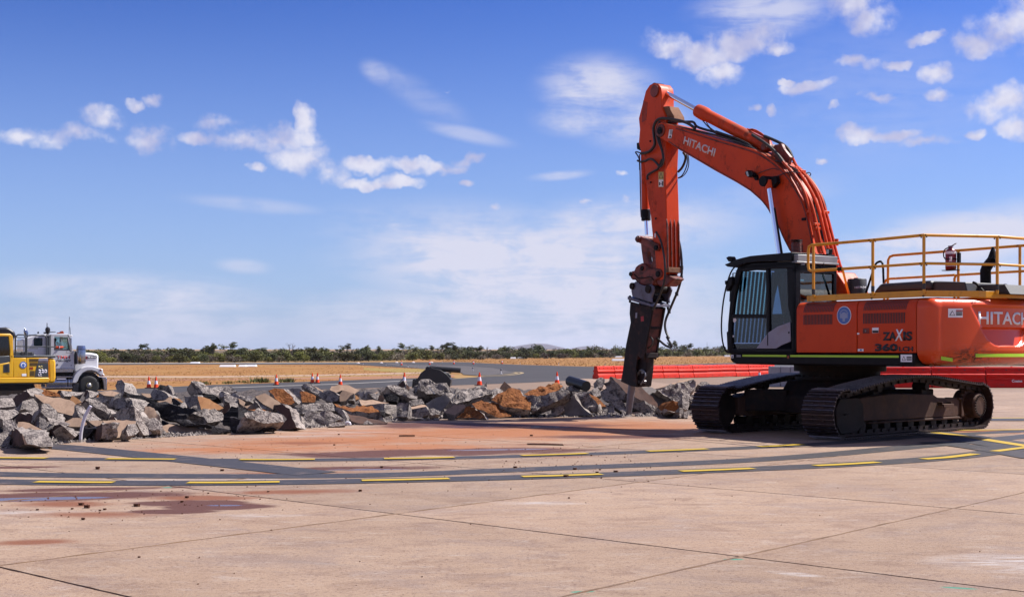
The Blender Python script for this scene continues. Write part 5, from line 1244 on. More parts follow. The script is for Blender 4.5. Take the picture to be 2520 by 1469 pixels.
q = MB(F); p2_ = [F.px('c3', x, y, .19) for x, y in ((230, 575), (378, 614), (362, 720), (340, 840), (322, 945), (240, 1000), (180, 1060), (232, 720))]; q.prism([Vector((p.x, .15, p.z)) for p in p2_], (0, -.28, 0)); q.build('breaker_cylinder_body', 'breakerred', EX, bevel=.01)
q = MB(F); a_, b_ = F.px('c3', 352, 745, .19), F.px('c3', 350, 765, .19); q.box2((a_.x - .02, .14, b_.z), (a_.x - .035, -.12, a_.z)); q.build('breaker_cross_plate', 'breaker', EX, bevel=.005); q = MB(F); a_, b_ = F.px('c3', 330, 940, .19), F.px('c3', 326, 975, .19); q.box2((a_.x - .03, .16, b_.z), (a_.x + .1, -.15, a_.z)); q.build('breaker_cross_plate', 'breaker', EX, bevel=.005)
q = MB(F); p2_ = [F.px('c3', x, y, .10) for x, y in ((262, 960), (345, 975), (342, 1060), (325, 1185), (262, 1190), (225, 1165))]; q.prism([Vector((p.x, .10, p.z)) for p in p2_], (0, -.20, 0)); fh_ = q.build('breaker_front_head', 'breaker', EX, bevel=.02, seg=3)
q = MB(F)
for x, y in ((285, 1090), (315, 1080), (290, 1150), (325, 1150)): c = F.px('c3', x, y, .11); q.cyl((c.x, .13, c.z), (c.x, .08, c.z), .035, n=12)
q.tube([F.px('c3', x, y, .13) for x, y in ((262, 1180), (270, 1100), (300, 1060), (330, 1075), (335, 1120), (300, 1170))], .018, 8, sm=1); q.build('retainer_pins', 'steel', fh_)
t0, t1 = F.px('c3', 238, 1150, 0), F.px('c3', 207, 1404, 0); dn = (t1 - t0).normalized(); Lc = (t1 - t0).length
q = MB(F); q.lathe(t0, dn, [(0, .078), (Lc * .45, .078), (Lc * .8, .068), (Lc * .93, .056), (Lc * .985, .035), (Lc, .012)], 20); q.build('chisel', 'chisel', EX, ang=60)
q = MB(F); q.pv('c3', [(300, 672), (320, 668), (322, 705), (302, 708)], .191, .195); q.build('round_sticker', 'stickerred', EX, smooth_=False)
q = MB(F); q.pv('c3', [(262, 645), (274, 642), (272, 682), (260, 684)], .191, .195); q.build('sticker', 'dent', EX, smooth_=False)
# ---------------- hoses and pipes
def hose(c, pts, v, r=.022, m='hose', par=EX, name='hose', sm=2):
    q = MB(F); vv = v if isinstance(v, (list, tuple)) else [v] * len(pts); q.tube([F.px(c, x, y, w) for (x, y), w in zip(pts, vv)], r, 8, sm=sm); return q.build(name, m, par)
hose('c2', [(700, 395), (640, 350), (560, 332), (500, 322), (440, 318), (405, 345), (390, 400), (400, 470), (405, 520), (360, 570), (300, 578)], .24, .03)
hose('c2', [(440, 345), (410, 400), (425, 480), (460, 560), (468, 640), (440, 682), (412, 640), (372, 612), (330, 635)], .25, .026)
hose('c2', [(455, 620), (430, 690), (400, 705), (345, 735), (350, 770)], .22, .024)
hose('c2', [(430, 440), (445, 500), (470, 590), (458, 660), (430, 680)], .24, .016)
hose('c2', [(612, 570), (632, 600), (620, 650), (598, 690), (574, 712)], -.2, .026)
hose('c2', [(636, 580), (645, 640), (625, 705), (600, 745), (574, 757)], -.2, .012)
hose('c2', [(645, 575), (655, 650), (640, 710), (605, 750), (574, 760)], -.2, .010)
hose('c2', [(470, 350), (560, 345), (650, 345), (690, 345), (705, 380), (760, 400), (860, 425), (1000, 470), (1120, 540)], .10, .026)
hose('c2', [(480, 362), (700, 408), (900, 455), (1100, 525), (1190, 585)], .22, .022)
hose('c2', [(750, 330), (790, 380), (850, 430), (1000, 480), (1140, 530), (1180, 600)], .05, .012)
hose('c2', [(770, 325), (800, 385), (870, 430), (1010, 475), (1150, 530)], -.02, .010)
for k in range(3): hose('c2', [(850, 412 + k * 10), (1000, 462 + k * 10), (1110, 515 + k * 9), (1160, 580 + k * 8), (1220, 632), (1300, 630 + k * 8), (1380, 660 + k * 10), (1450, 700 + k * 10)], .2 - k * .06, .013)
hose('cg', [(115, 78), (230, 150), (320, 232), (400, 350), (470, 430), (530, 540), (555, 650)], .22, .028)
hose('cg', [(210, 88), (300, 125), (370, 160), (410, 205), (430, 258)], .0, .030)
hose('cg', [(430, 300), (560, 400), (640, 530), (675, 600), (690, 668)], -.26, .030)
hose('cg', [(210, 280), (340, 285), (420, 330), (480, 390), (560, 490), (600, 600), (640, 740), (680, 930)], .04, .014)
hose('cg', [(215, 290), (330, 300), (440, 370), (520, 440), (590, 560), (610, 680), (660, 860), (700, 1000)], .0, .012)
hose('cg', [(520, 430), (530, 385), (560, 370), (577, 385), (565, 402)], -.1, .009)
hose('cg', [(610, 560), (600, 640), (640, 760), (650, 880)], .06, .015)
PR = .026
hose('cg', [(325, 240), (400, 330), (470, 420), (550, 545), (590, 640), (625, 800), (670, 1005)], .20, PR, 'orange', name='pipe')
hose('cg', [(430, 258), (470, 340), (540, 400), (610, 500), (650, 600), (690, 760), (735, 940), (790, 1130), (865, 1310)], -.05, PR, 'orange', name='pipe')
hose('cg', [(480, 335), (560, 415), (640, 520), (690, 665), (735, 830), (775, 1000), (820, 1150), (880, 1300)], -.22, PR, 'orange', name='pipe')
hose('cg', [(355, 290), (440, 380), (520, 500), (560, 640), (590, 800), (640, 1000)], .25, PR, 'orange', name='pipe')
hose('cg', [(450, 330), (540, 450), (620, 600), (670, 800), (715, 1000), (760, 1130), (830, 1260), (840, 1290), (790, 1310), (755, 1330)], .08, PR, 'orange', name='pipe')
hose('cg', [(730, 1170), (762, 1235), (750, 1280), (735, 1320)], .2, PR, 'orange', name='pipe')
for k in range(3): hose('cg', [(760, 1250 + k * 14), (800, 1290 + k * 10), (850, 1320 + k * 6), (880, 1335)], .1, .02)
for x, y, vv in ((575, 680, .2), (625, 812, .18), (690, 685, -.22), (706, 820, -.2), (770, 1068, -.1), (440, 335, .1), (505, 365, -.05), (615, 780, .2)):
    c = F.px('cg', x, y, vv); q = MB(F); q.box((c.x, vv, c.z), (.07, .14, .05)); q.build('pipe_clamp', 'orange', boom, bevel=.008)
q = MB(F); c = F.px('cg', 770, 945, -.28); q.cyl(c, c + Vector((0, 0, .12)), .05, n=14); q.build('pipe_valve', 'orange', boom)
q = MB(F); c = F.px('cg', 520, 738, .28); q.box((c.x, .285, c.z), (.09, .02, .05)); q.build('clip', 'black', boom)
# boom foot, lugs
q = MB(F); q.pv('cg', [(700, 1190), (770, 1150), (875, 1305), (870, 1345), (700, 1345)], .24, -.26); q.build('boom_foot', 'orange', EX, bevel=.02)
hose('cc', [(755, 160), (790, 300), (808, 500), (806, 680), (760, 850), (690, 1010), (640, 1130), (600, 1220), (583, 1310), (600, 1400), (640, 1475)], [-.19] * 7 + [-.15, -.1, -.1, -.1], .026)
hose('c3', [(490, 820), (505, 850), (530, 885), (520, 902), (480, 885), (440, 850), (405, 820)], -.1, .024)
hose('cc', [(470, 90), (530, 190), (560, 320), (585, 460), (590, 640), (570, 780), (520, 920), (460, 1050), (430, 1110)], .24, .022)
hose('c3', [(362, 818), (388, 835), (385, 880), (350, 908), (310, 908), (275, 885)], .1, .018)
hose('cc', [(757, 460), (770, 480), (766, 510), (752, 530)], -.2, .010)
for x, y in ((805, 560), (800, 690), (740, 900), (640, 1130)): c = F.px('cc', x, y, -.19); q = MB(F); q.cyl(c + Vector((0, 0, .04)), c - Vector((0, 0, .04)), .036, n=10); q.build('hose_sleeve', 'rubber', EX)
# ================================================================== the heap of broken concrete
def rock_mat(name, c1, c2, c3, bump=1.0, sc=7.0, pits=0.5, stripes=False):
    m, t, b = base_mat(name); tc = nn(t, 'ShaderNodeTexCoord').outputs['Object']
    oi = nn(t, 'ShaderNodeObjectInfo')
    n1 = nse(t, tc, 1.3, 7, .65, .4).outputs['Fac']; col = mixc(t, rng(t, n1, .34, .64), c1, c2)
    vo = nn(t, 'ShaderNodeTexVoronoi'); vo.inputs['Scale'].default_value = sc * 4; lk(t, tc, vo.inputs['Vector'])
    n2 = nse(t, tc, sc, 10, .78, .5).outputs['Fac']
    col = mixc(t, mth(t, 'MULTIPLY', rng(t, n2, .47, .58), pits), col, c3)
    sp = nse(t, tc, sc * 7, 5, .7).outputs['Fac']
    col = mixc(t, mth(t, 'MULTIPLY', rng(t, sp, .57, .68), pits * .7), col, tuple(min(1, q * 1.5) for q in c1))
    col = mixc(t, mth(t, 'MULTIPLY', rng(t, sp, .44, .34), pits * .8), col, c3)
    if stripes:
        st = nse(t, mapn(t, tc, rot=(.2, .1, 0), sc=(1, 1, 26)), 1.2, 3, .5).outputs['Fac']; col = mixc(t, rng(t, st, .45, .55), col, c3)
    hv = nn(t, 'ShaderNodeHueSaturation'); lk(t, rng(t, oi.outputs['Random'], 0, 1, .86, 1.14, False), hv.inputs['Value']); lk(t, col, hv.inputs['Color'])
    lk(t, hv.outputs[0], b.inputs['Base Color']); b.inputs['Roughness'].default_value = .92; b.inputs['Specular IOR Level'].default_value = .2
    bn = nn(t, 'ShaderNodeBump'); bn.inputs['Strength'].default_value = bump; bn.inputs['Distance'].default_value = .05
    h = mth(t, 'ADD', n2, mth(t, 'MULTIPLY', vo.outputs['Distance'], .35 if bump > .4 else .05)); lk(t, h, bn.inputs['Height']); lk(t, bn.outputs[0], b.inputs['Normal'])
    return m
M['rough'] = rock_mat('broken_concrete', (.64, .555, .50), (.44, .375, .34), (.10, .08, .08), 1.0, 8, .9)
M['tan'] = rock_mat('slab_top_concrete', (.54, .37, .265), (.45, .30, .215), (.22, .14, .10), .12, 5, .35)
M['greyslab'] = rock_mat('slab_grey_concrete', (.30, .27, .265), (.24, .21, .20), (.13, .11, .10), .15, 5, .4)
M['clay'] = rock_mat('red_clay', (.40, .155, .052), (.30, .105, .034), (.15, .045, .018), .85, 5, .6)
M['claytan'] = rock_mat('clay_smeared_concrete', (.50, .27, .13), (.42, .19, .08), (.30, .13, .06), .35, 4, .5)
M['brown'] = rock_mat('underside_and_shaded_tan', (.15, .082, .062), (.105, .062, .052), (.05, .032, .03), .25, 4, .5)  # brown of old undersides; also paints shade on tan and grey faces
M['layer'] = rock_mat('layered_old_sealant', (.075, .068, .062), (.13, .115, .10), (.022, .02, .02), .5, 6, .6, True)
M['crumb'] = rock_mat('crushed_concrete', (.20, .17, .16), (.15, .12, .11), (.05, .04, .04), 1.0, 9, .9)
M['darkshade'] = rock_mat('dark_and_shaded_concrete', (.07, .062, .066), (.045, .04, .045), (.018, .016, .018), .9, 8, .7)  # for dark concrete pieces and, as painted shade, unlit faces of grey ones

def yf_line(x):
    """front edge of the heap at ground position x"""
    return lerp_curve([(p.x, p.y) for p in edge_w], x)
def Yf_px(px):
    py = lerp_curve(edge_px, px); return ground_pt(px, py).y
def pile(px, y):
    w = y - Yf_px(px); k = .060
    return max(0.0, min(.50, w * k))
def anchor(px, py, lift):
    lo, hi = 14.0, 60.0
    for _ in range(40):
        m_ = (lo + hi) / 2
        z_ray = EYE - (py - HOR) / FPX * m_
        if z_ray > pile(px, m_) + lift: lo = m_
        else: hi = m_
    return Vector(((px - 1260) / FPX * lo, lo, EYE - (py - HOR) / FPX * lo))
rs = random.Random(11)
def chunk_mesh(name, top, n, thick, style, rough_amp=1.0, back='brown', seed=0, cuts=3):
    cen = sum(top, Vector()) / len(top); size = max((p - cen).length for p in top)
    low = min((p - n * thick).z for p in top)
    org = Vector((cen.x, cen.y, min(low, min(p.z for p in top))))
    bm = bmesh.new(); N = len(top); r_ = random.Random(seed)
    tv = [bm.verts.new(p - org) for p in top]
    bv = []
    for p in top:
        q = cen + (p - cen) * r_.uniform(.86, 1.04) - n * thick * r_.uniform(.85, 1.1); bv.append(bm.verts.new(q - org))
    tf = bm.faces.new(tv); tf.material_index = 0
    bf = bm.faces.new(bv[::-1]); bf.material_index = 2
    for i in range(N):
        j = (i + 1) % N; f = bm.faces.new((tv[j], tv[i], bv[i], bv[j])); f.material_index = 1
    bmesh.ops.recalc_face_normals(bm, faces=bm.faces[:])
    bmesh.ops.triangulate(bm, faces=[f for f in bm.faces if len(f.verts) > 4])
    L = lambda: [e for e in bm.edges if e.calc_length() > .11 * max(1, size)]
    for _ in range(cuts):
        es = L()
        if not es or len(bm.faces) > 1500: break
        bmesh.ops.subdivide_edges(bm, edges=es, cuts=1, use_grid_fill=True)
        bmesh.ops.triangulate(bm, faces=[f for f in bm.faces if len(f.verts) > 4])
    bm.normal_update()
    amp = .046 * min(1.25, size / .45) * rough_amp
    mv = []
    for v in bm.verts:
        mats_ = {f.material_index for f in v.link_faces}
        smooth_face = style in ('tan', 'greyslab', 'brown', 'claytan')
        a = amp
        if mats_ == {0} and smooth_face: a = amp * .10
        elif 0 in mats_ and smooth_face: a = amp * .55
        elif mats_ == {2}: a = amp * .25
        p = v.co + org
        d = noise.noise(p * 3.1 + Vector((seed, 0, 0))) * 1.2 + noise.noise(p * 8 + Vector((0, seed, 0))) * .85 + noise.noise(p * 17) * .7
        t2 = Vector((noise.noise(p * 7), noise.noise(p * 7 + Vector((9, 0, 0))), noise.noise(p * 7 + Vector((0, 9, 0))))) * a * .7
        mv.append((v, v.normal * d * a + (t2 if mats_ != {0} or not smooth_face else t2 * .1)))
    for v, d in mv: v.co += d
    me = bpy.data.meshes.new(name); bm.to_mesh(me); bm.free()
    for q in (style, 'rough' if style not in ('darkshade', 'layer') else 'darkshade', back): me.materials.append(M[q])
    me.polygons.foreach_set('use_smooth', [True] * len(me.polygons)); me.set_sharp_from_angle(angle=radians(32))
    o = bpy.data.objects.new(name, me); COL.objects.link(o); o.location = org
    return o
# (crop, style, tilt from level, turn to the right, thickness, outline of the face that shows)
H = [
('cd','tan',46,20,.30,[(500,285),(860,322),(1000,370),(1105,445),(1095,590),(1000,572),(860,540),(780,520),(640,410)]),
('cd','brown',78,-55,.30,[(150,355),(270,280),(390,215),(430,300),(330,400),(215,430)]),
('cd','rough',62,50,.35,[(390,215),(500,180),(600,200),(640,225),(590,270),(440,325),(425,300)]),
('cd','clay',45,15,.22,[(510,270),(600,205),(700,215),(790,250),(870,312),(800,308),(600,290)]),
('cd','rough',62,45,.4,[(330,375),(480,330),(555,400),(562,540),(540,592),(480,572),(360,490),(290,505)]),
('cd','rough',64,45,.4,[(600,425),(700,410),(780,520),(900,660),(875,722),(700,640),(585,525)]),
('cd','brown',80,-60,.3,[(530,560),(600,530),(730,690),(620,732),(560,745),(545,620)]),
('cd','rough',50,35,.3,[(-60,330),(180,322),(215,440),(100,465),(-60,470)]),
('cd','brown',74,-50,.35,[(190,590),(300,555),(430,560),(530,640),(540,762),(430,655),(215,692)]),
('cd','rough',55,40,.3,[(-40,500),(200,480),(290,540),(180,622),(60,645),(-40,610)]),
('cd','rough',62,5,.35,[(40,650),(180,630),(240,700),(240,762),(150,855),(60,860)]),
('cd','tan',55,15,.30,[(265,670),(420,700),(700,832),(420,842),(310,828),(250,782)]),
('cd','brown',82,-65,.4,[(170,802),(230,752),(310,832),(400,992),(350,1012),(180,1022)]),
('cd','rough',72,15,.3,[(310,835),(500,845),(700,852),(700,892),(500,930),(400,975)]),
('cd','tan',55,5,.16,[(400,952),(500,890),(640,890),(690,962),(500,1005),(400,1012)]),
('cd','brown',76,-35,.18,[(680,762),(870,716),(960,760),(1120,850),(1050,912),(800,882),(720,820)]),
('cd','rough',70,60,.3,[(900,722),(1000,742),(1130,850),(1090,902),(1010,830)]),
('cd','tan',55,10,.25,[(915,682),(1050,612),(1190,620),(1255,700),(1200,746),(1000,742)]),
('cd','rough',60,32,.35,[(1100,432),(1200,440),(1330,540),(1470,642),(1290,662),(1150,602),(1110,522)]),
('cd','rough',55,30,.4,[(1210,345),(1280,318),(1400,362),(1520,440),(1592,522),(1560,560),(1400,470),(1300,420)]),
('cd','brown',80,-30,.35,[(1150,412),(1220,345),(1310,420),(1440,500),(1570,560),(1560,642),(1440,632),(1300,522)]),  # unlit face of the lump above, its shade put into the brown
('cd','tan',50,18,.28,[(1480,655),(1700,650),(1955,662),(1950,722),(1850,792),(1820,882),(1560,922),(1540,780)]),
('cd','tan',45,5,.25,[(1280,668),(1400,648),(1500,660),(1478,702),(1400,742),(1330,705)]),
('cd','brown',82,-60,.25,[(1185,932),(1250,872),(1460,682),(1480,702),(1442,902),(1400,942)]),
('cd','darkshade',80,-10,.3,[(1140,742),(1370,762),(1260,880),(1190,932),(1130,850)]),
('cd','rough',78,50,.25,[(1475,705),(1560,690),(1620,722),(1590,832),(1545,932),(1485,922),(1450,900)]),
('cd','rough',72,-45,.4,[(1520,402),(1720,332),(1850,345),(1895,370),(1915,472),(1650,482),(1560,442)]),
('cd','rough',52,45,.3,[(1850,332),(2000,345),(2185,392),(2050,462),(1925,465),(1885,362)]),
('cd','rough',74,-25,.35,[(1570,602),(1640,522),(1890,462),(1992,542),(1992,662),(1720,652)]),
('cd','rough',78,55,.35,[(1925,455),(1992,522),(2045,602),(2110,720),(2185,852),(2060,862),(1965,682)]),
('cd','rough',66,40,.3,[(1850,702),(1950,692),(2005,802),(1952,850),(1850,872),(1820,800)]),
('cd','darkshade',80,-25,.35,[(2000,462),(2130,420),(2260,392),(2520,442),(2900,520),(2900,590),(2520,640),(2250,600),(2060,522)]),
('cd','rough',60,10,.3,[(2050,622),(2250,622),(2350,722),(2300,790),(2190,802),(2080,742)]),
('cd','rough',72,-40,.3,[(1640,162),(1660,110),(1690,75),(1750,75),(1800,132),(1792,252),(1700,242)]),
('cd','rough',55,40,.3,[(1800,182),(1900,200),(2035,292),(1870,272),(1800,242)]),
('cd','rough',55,35,.25,[(880,222),(1050,230),(1200,242),(1140,292),(920,302)]),
('cd','brown',76,-50,.25,[(805,262),(850,222),(885,222),(925,302),(860,290)]),
('cd','brown',76,-50,.3,[(1200,302),(1235,215),(1270,222),(1275,325),(1230,335)]),
('cd','rough',60,40,.3,[(1280,232),(1340,225),(1425,272),(1340,322),(1290,322)]),
('cd','clay',60,30,.2,[(1310,330),(1345,268),(1430,282),(1425,322),(1370,335)]),
('cd','tan',35,15,.25,[(1420,246),(1600,225),(1725,252),(1640,302),(1500,292)]),
('cd','tan',45,10,.2,[(2040,266),(2160,270),(2195,322),(2085,322)]),
('cd','rough',72,-35,.35,[(2190,272),(2230,205),(2400,252),(2445,322),(2385,372),(2215,342)]),
('cd','tan',70,25,.25,[(2385,362),(2455,300),(2480,332),(2452,432),(2290,422),(2300,380)]),
('cd','layer',60,-10,.3,[(2240,202),(2300,132),(2430,150),(2485,232),(2480,282),(2400,242)]),
('cd','rough',60,60,.3,[(2420,142),(2480,160),(2530,262),(2495,292),(2470,220)]),
('cd','claytan',55,20,.2,[(1010,352),(1040,292),(1110,330),(1170,392),(1085,422)]),
('cd','tan',60,25,.2,[(1110,330),(1170,380),(1180,425),(1080,430),(1060,400)]),
('cd','rough',50,20,.25,[(0,860),(90,850),(160,900),(120,1000),(30,1030),(-30,980)]),
('cd','rough',60,-20,.3,[(1340,330),(1480,310),(1560,350),(1500,400),(1400,390)]),
('cd','brown',60,-20,.2,[(1570,610),(1640,600),(1670,640),(1600,655)]),
('cd','darkshade',70,-10,.3,[(1830,270),(2000,285),(2240,360),(2200,390),(1960,330),(1840,300)]),
('cd','rough',60,10,.25,[(560,600),(640,640),(720,740),(640,790),(560,750)]),
('ce','brown',76,-50,.3,[(555,242),(585,172),(640,162),(700,242),(622,332),(560,292)]),
('ce','rough',56,40,.35,[(600,168),(680,165),(770,200),(870,262),(985,382),(900,345),(760,330),(700,245)]),
('ce','layer',66,-10,.3,[(700,322),(850,350),(985,382),(972,412),(860,432),(720,372)]),
('ce','rough',50,25,.3,[(870,262),(960,232),(1045,232),(1050,300),(1000,330),(980,372)]),
('ce','rough',58,0,.35,[(1040,235),(1160,240),(1250,300),(1180,330),(1060,310)]),
('ce','rough',60,-15,.35,[(990,312),(1100,302),(1300,342),(1500,382),(1455,452),(1200,392),(1000,392)]),
('ce','claytan',50,20,.3,[(690,382),(770,390),(860,422),(960,480),(1045,547),(1000,572),(740,582),(710,472)]),
('ce','rough',75,-40,.35,[(490,382),(580,360),(690,382),(715,480),(740,582),(560,562),(500,462)]),
('ce','tan',52,20,.25,[(1510,382),(1650,342),(1760,392),(1900,492),(1780,502),(1770,562),(1640,500)]),
('ce','clay',52,5,.25,[(1700,287),(1800,270),(1920,276),(2010,360),(2100,462),(1980,502),(1850,440),(1760,372)]),
('ce','rough',62,60,.3,[(1920,276),(1990,290),(2080,360),(2170,452),(2150,482),(2100,462),(2010,370)]),
('ce','clay',58,15,.22,[(2150,312),(2250,300),(2400,372),(2370,462),(2200,462)]),
('ce','rough',70,-30,.3,[(1990,262),(2120,262),(2205,312),(2150,402),(2060,340)]),
('ce','rough',60,10,.3,[(2180,242),(2220,202),(2310,200),(2420,280),(2500,330),(2380,342),(2250,272)]),
('ce','brown',76,-35,.25,[(1780,522),(1900,484),(2005,562),(2060,700),(2110,822),(2060,842),(1840,852),(1960,700)]),
('ce','rough',60,35,.45,[(1350,602),(1450,575),(1550,562),(1740,600),(1900,622),(1930,747),(1700,772),(1560,742),(1400,702)]),
('ce','clay',30,10,.12,[(1400,565),(1500,545),(1640,560),(1750,600),(1700,612),(1520,590)]),
('ce','darkshade',80,-20,.3,[(1270,542),(1400,602),(1560,752),(1300,702),(1262,692)]),
('ce','darkshade',82,-10,.3,[(1150,682),(1350,740),(1600,802),(1830,852),(1560,882),(1170,892),(1142,762)]),
('ce','layer',78,-30,.25,[(1060,642),(1140,592),(1180,532),(1262,542),(1272,692),(1150,682),(1130,792),(1062,782)]),
('ce','darkshade',78,-20,.3,[(170,702),(400,640),(600,608),(800,690),(830,752),(790,765),(300,705)]),  # unlit left part of the next rough piece, shade painted by the dark material
('ce','rough',60,45,.35,[(600,612),(760,570),(930,562),(1055,612),(1058,712),(830,752),(780,680)]),
('ce','tan',28,10,.16,[(60,855),(280,780),(500,802),(700,840),(900,882),(890,905),(500,882),(150,900)]),
('ce','darkshade',75,0,.2,[(350,722),(600,745),(900,800),(1150,850),(1150,890),(910,910),(880,820),(500,780)]),
('ce','brown',76,-50,.2,[(1010,582),(1140,452),(1155,532),(1065,652)]),
('ce','tan',60,25,.2,[(1270,402),(1380,462),(1350,522),(1290,482)]),
('ce','tan',50,15,.2,[(1350,522),(1520,482),(1600,556),(1400,552)]),
('ce','rough',60,30,.25,[(1500,432),(1640,460),(1770,502),(1740,572),(1600,552)]),
('ce','rough',62,10,.3,[(2080,562),(2160,510),(2250,482),(2420,502),(2520,582),(2180,642),(2090,622)]),
('ce','rough',60,-20,.25,[(2080,640),(2180,650),(2180,740),(2090,740)]),
('ce','rough',60,20,.25,[(1080,380),(1180,370),(1290,430),(1240,500),(1150,480),(1080,440)]),
('ce','tan',60,20,.2,[(100,450),(200,440),(310,380),(315,470),(290,515),(180,490)]),
('ce','claytan',50,20,.2,[(340,400),(420,410),(480,460),(400,475)]),
('ce','rough',60,30,.25,[(355,525),(510,450),(540,500),(530,575),(430,560)]),
('ce','darkshade',66,-30,.25,[(310,410),(345,400),(430,470),(360,520),(300,500)]),
('cf','rough',68,8,.5,[(20,702),(60,640),(140,600),(300,590),(500,602),(640,690),(652,742),(440,752),(400,802),(30,792)]),
('cf','rough',60,25,.35,[(0,582),(60,492),(200,482),(310,572),(200,592)]),
('cf','rough',60,15,.35,[(300,502),(380,470),(470,462),(540,592),(300,582)]),
('cf','rough',75,-10,.3,[(510,532),(580,552),(650,620),(680,692),(665,742),(600,650),(540,602)]),
('cf','rough',65,15,.2,[(420,772),(460,750),(520,742),(650,732),(662,792),(500,812),(415,805)]),
('cf','clay',26,10,.25,[(500,482),(700,522),(1030,547),(1205,592),(1000,602),(760,602),(600,560)]),
('cf','darkshade',84,0,.25,[(720,602),(1000,600),(1210,602),(1200,660),(1010,672),(800,650)]),
('cf','brown',22,25,.14,[(680,617),(800,642),(1070,692),(1280,762),(1000,772),(860,772),(740,735)]),  # tan slab lying in shade, the shade put into the brown
('cf','rough',60,0,.12,[(920,742),(970,722),(1010,740),(1060,772),(910,776)]),
('cf','rough',80,-5,.35,[(880,512),(1050,490),(1190,482),(1215,602),(1100,570),(1000,542)]),
('cf','rough',72,50,.35,[(1205,482),(1390,500),(1395,602),(1320,642),(1215,602)]),
('cf','tan',22,10,.2,[(850,432),(1050,435),(1285,470),(1190,482),(890,512)]),
('cf','rough',72,-5,.35,[(1400,482),(1580,470),(1570,602),(1540,672),(1395,662)]),
('cf','rough',80,-5,.35,[(1560,592),(1700,540),(1812,522),(1852,642),(1740,682),(1570,672)]),
('cf','tan',30,10,.15,[(1560,540),(1700,505),(1800,490),(1832,522),(1600,562)]),
('cf','greyslab',70,-12,.3,[(1815,482),(1960,400),(2090,342),(2172,422),(2100,520),(2030,592),(1850,542)]),
('cf','rough',50,40,.25,[(2090,335),(2180,340),(2262,362),(2215,430),(2172,422)]),
('cf','tan',55,20,.22,[(2065,602),(2120,550),(2200,512),(2370,490),(2395,522),(2300,600),(2230,652)]),
('cf','tan',48,15,.25,[(420,282),(455,222),(600,215),(700,222),(860,292),(780,342),(600,292),(500,320)]),
('cf','tan',62,5,.22,[(570,345),(620,292),(780,332),(720,370),(660,442),(572,452)]),
('cf','rough',74,-15,.35,[(230,352),(300,320),(400,302),(500,330),(580,372),(560,452),(350,442)]),
('cf','rough',66,-15,.35,[(20,232),(60,202),(150,200),(215,260),(255,320),(200,332),(60,282)]),
('cf','tan',60,40,.2,[(155,205),(250,250),(350,312),(300,315),(230,300)]),
('cf','rough',66,5,.25,[(655,382),(720,342),(795,347),(785,442),(700,432)]),
('cf','claytan',64,35,.15,[(792,352),(830,375),(862,412),(800,432)]),
('cf','rough',72,-25,.35,[(810,342),(880,300),(960,312),(1120,372),(1100,432),(930,422)]),
('cf','rough',66,20,.3,[(980,330),(1080,330),(1145,370),(1110,430),(1040,390)]),
('cf','rough',62,-5,.3,[(1130,292),(1150,255),(1200,242),(1265,272),(1262,342),(1150,352)]),
('cf','rough',60,25,.4,[(1240,232),(1300,208),(1360,206),(1500,262),(1600,352),(1690,382),(1680,422),(1430,352),(1330,300)]),
('cf','brown',70,-20,.2,[(1400,222),(1490,142),(1530,232),(1532,277),(1450,245)]),
('cf','brown',70,25,.2,[(1530,200),(1575,240),(1580,285),(1530,280)]),
('cf','rough',64,12,.6,[(1690,252),(1705,175),(1740,142),(1820,128),(1900,130),(1960,182),(2060,185),(2140,232),(2205,342),(2060,352),(1830,332),(1720,282)]),
('cf','rough',66,20,.4,[(2190,422),(2240,350),(2300,302),(2480,240),(2700,180),(2720,330),(2520,402),(2400,432),(2335,492),(2200,502)]),
('cf','rough',66,5,.3,[(1430,382),(1500,362),(1690,402),(1650,452),(1420,452)]),
('cf','rough',60,10,.3,[(1570,452),(1650,420),(1750,410),(1790,482),(1600,512)]),
('cf','brown',60,-10,.2,[(1100,402),(1140,365),(1182,355),(1220,410),(1200,452),(1110,442)]),
('cf','darkshade',66,-10,.3,[(1210,352),(1300,340),(1420,372),(1390,452),(1220,442)]),
('cf','rough',60,20,.25,[(2225,340),(2240,260),(2270,258),(2340,290),(2340,320),(2280,350)]),
('cf','darkshade',60,-30,.2,[(1610,300),(1700,290),(1800,330),(1780,360),(1660,350)]),
('cf','rough',25,0,.10,[(1080,682),(1400,678),(1700,690),(2000,688),(1980,702),(1500,712),(1200,705)]),
('cf','rough',55,10,.2,[(1850,560),(1920,555),(2020,600),(2010,640),(1900,650),(1850,620)]),
('cf','rough',50,10,.12,[(2020,650),(2100,615),(2200,660),(2190,690),(2050,690)]),
('c6','rough',50,10,.35,[(20,692),(60,640),(140,592),(300,550),(400,592),(385,622),(140,692),(60,722)]),
('c6','brown',80,-20,.2,[(150,702),(280,655),(400,612),(335,682),(240,725),(180,742)]),
('c6','clay',50,20,.25,[(215,732),(290,692),(400,690),(480,760),(570,832),(440,847),(330,792),(240,762)]),
('c6','clay',50,15,.35,[(370,682),(460,620),(560,582),(640,592),(722,652),(748,742),(740,772),(500,752),(430,710)]),
('c6','clay',60,-25,.25,[(40,852),(80,790),(130,747),(230,747),(290,800),(335,852),(180,858)]),
('c6','clay',38,10,.3,[(690,632),(840,562),(960,527),(1050,547),(970,602),(860,652),(720,652)]),
('c6','rough',66,-5,.4,[(710,662),(880,652),(1060,582),(1100,622),(1030,682),(930,722),(750,792)]),
('c6','rough',55,20,.3,[(1060,562),(1150,550),(1250,562),(1262,602),(1110,602)]),
('c6','brown',66,10,.2,[(450,592),(480,545),(500,515),(572,582),(490,607)]),
('c6','rough',60,40,.2,[(330,682),(380,620),(430,580),(480,612),(400,662)]),
('c6','rough',76,-10,.3,[(920,702),(980,667),(1030,692),(1042,782),(980,832),(930,822)]),
('c6','greyslab',80,-25,.25,[(1040,752),(1060,700),(1140,640),(1180,720),(1285,822),(1050,827)]),
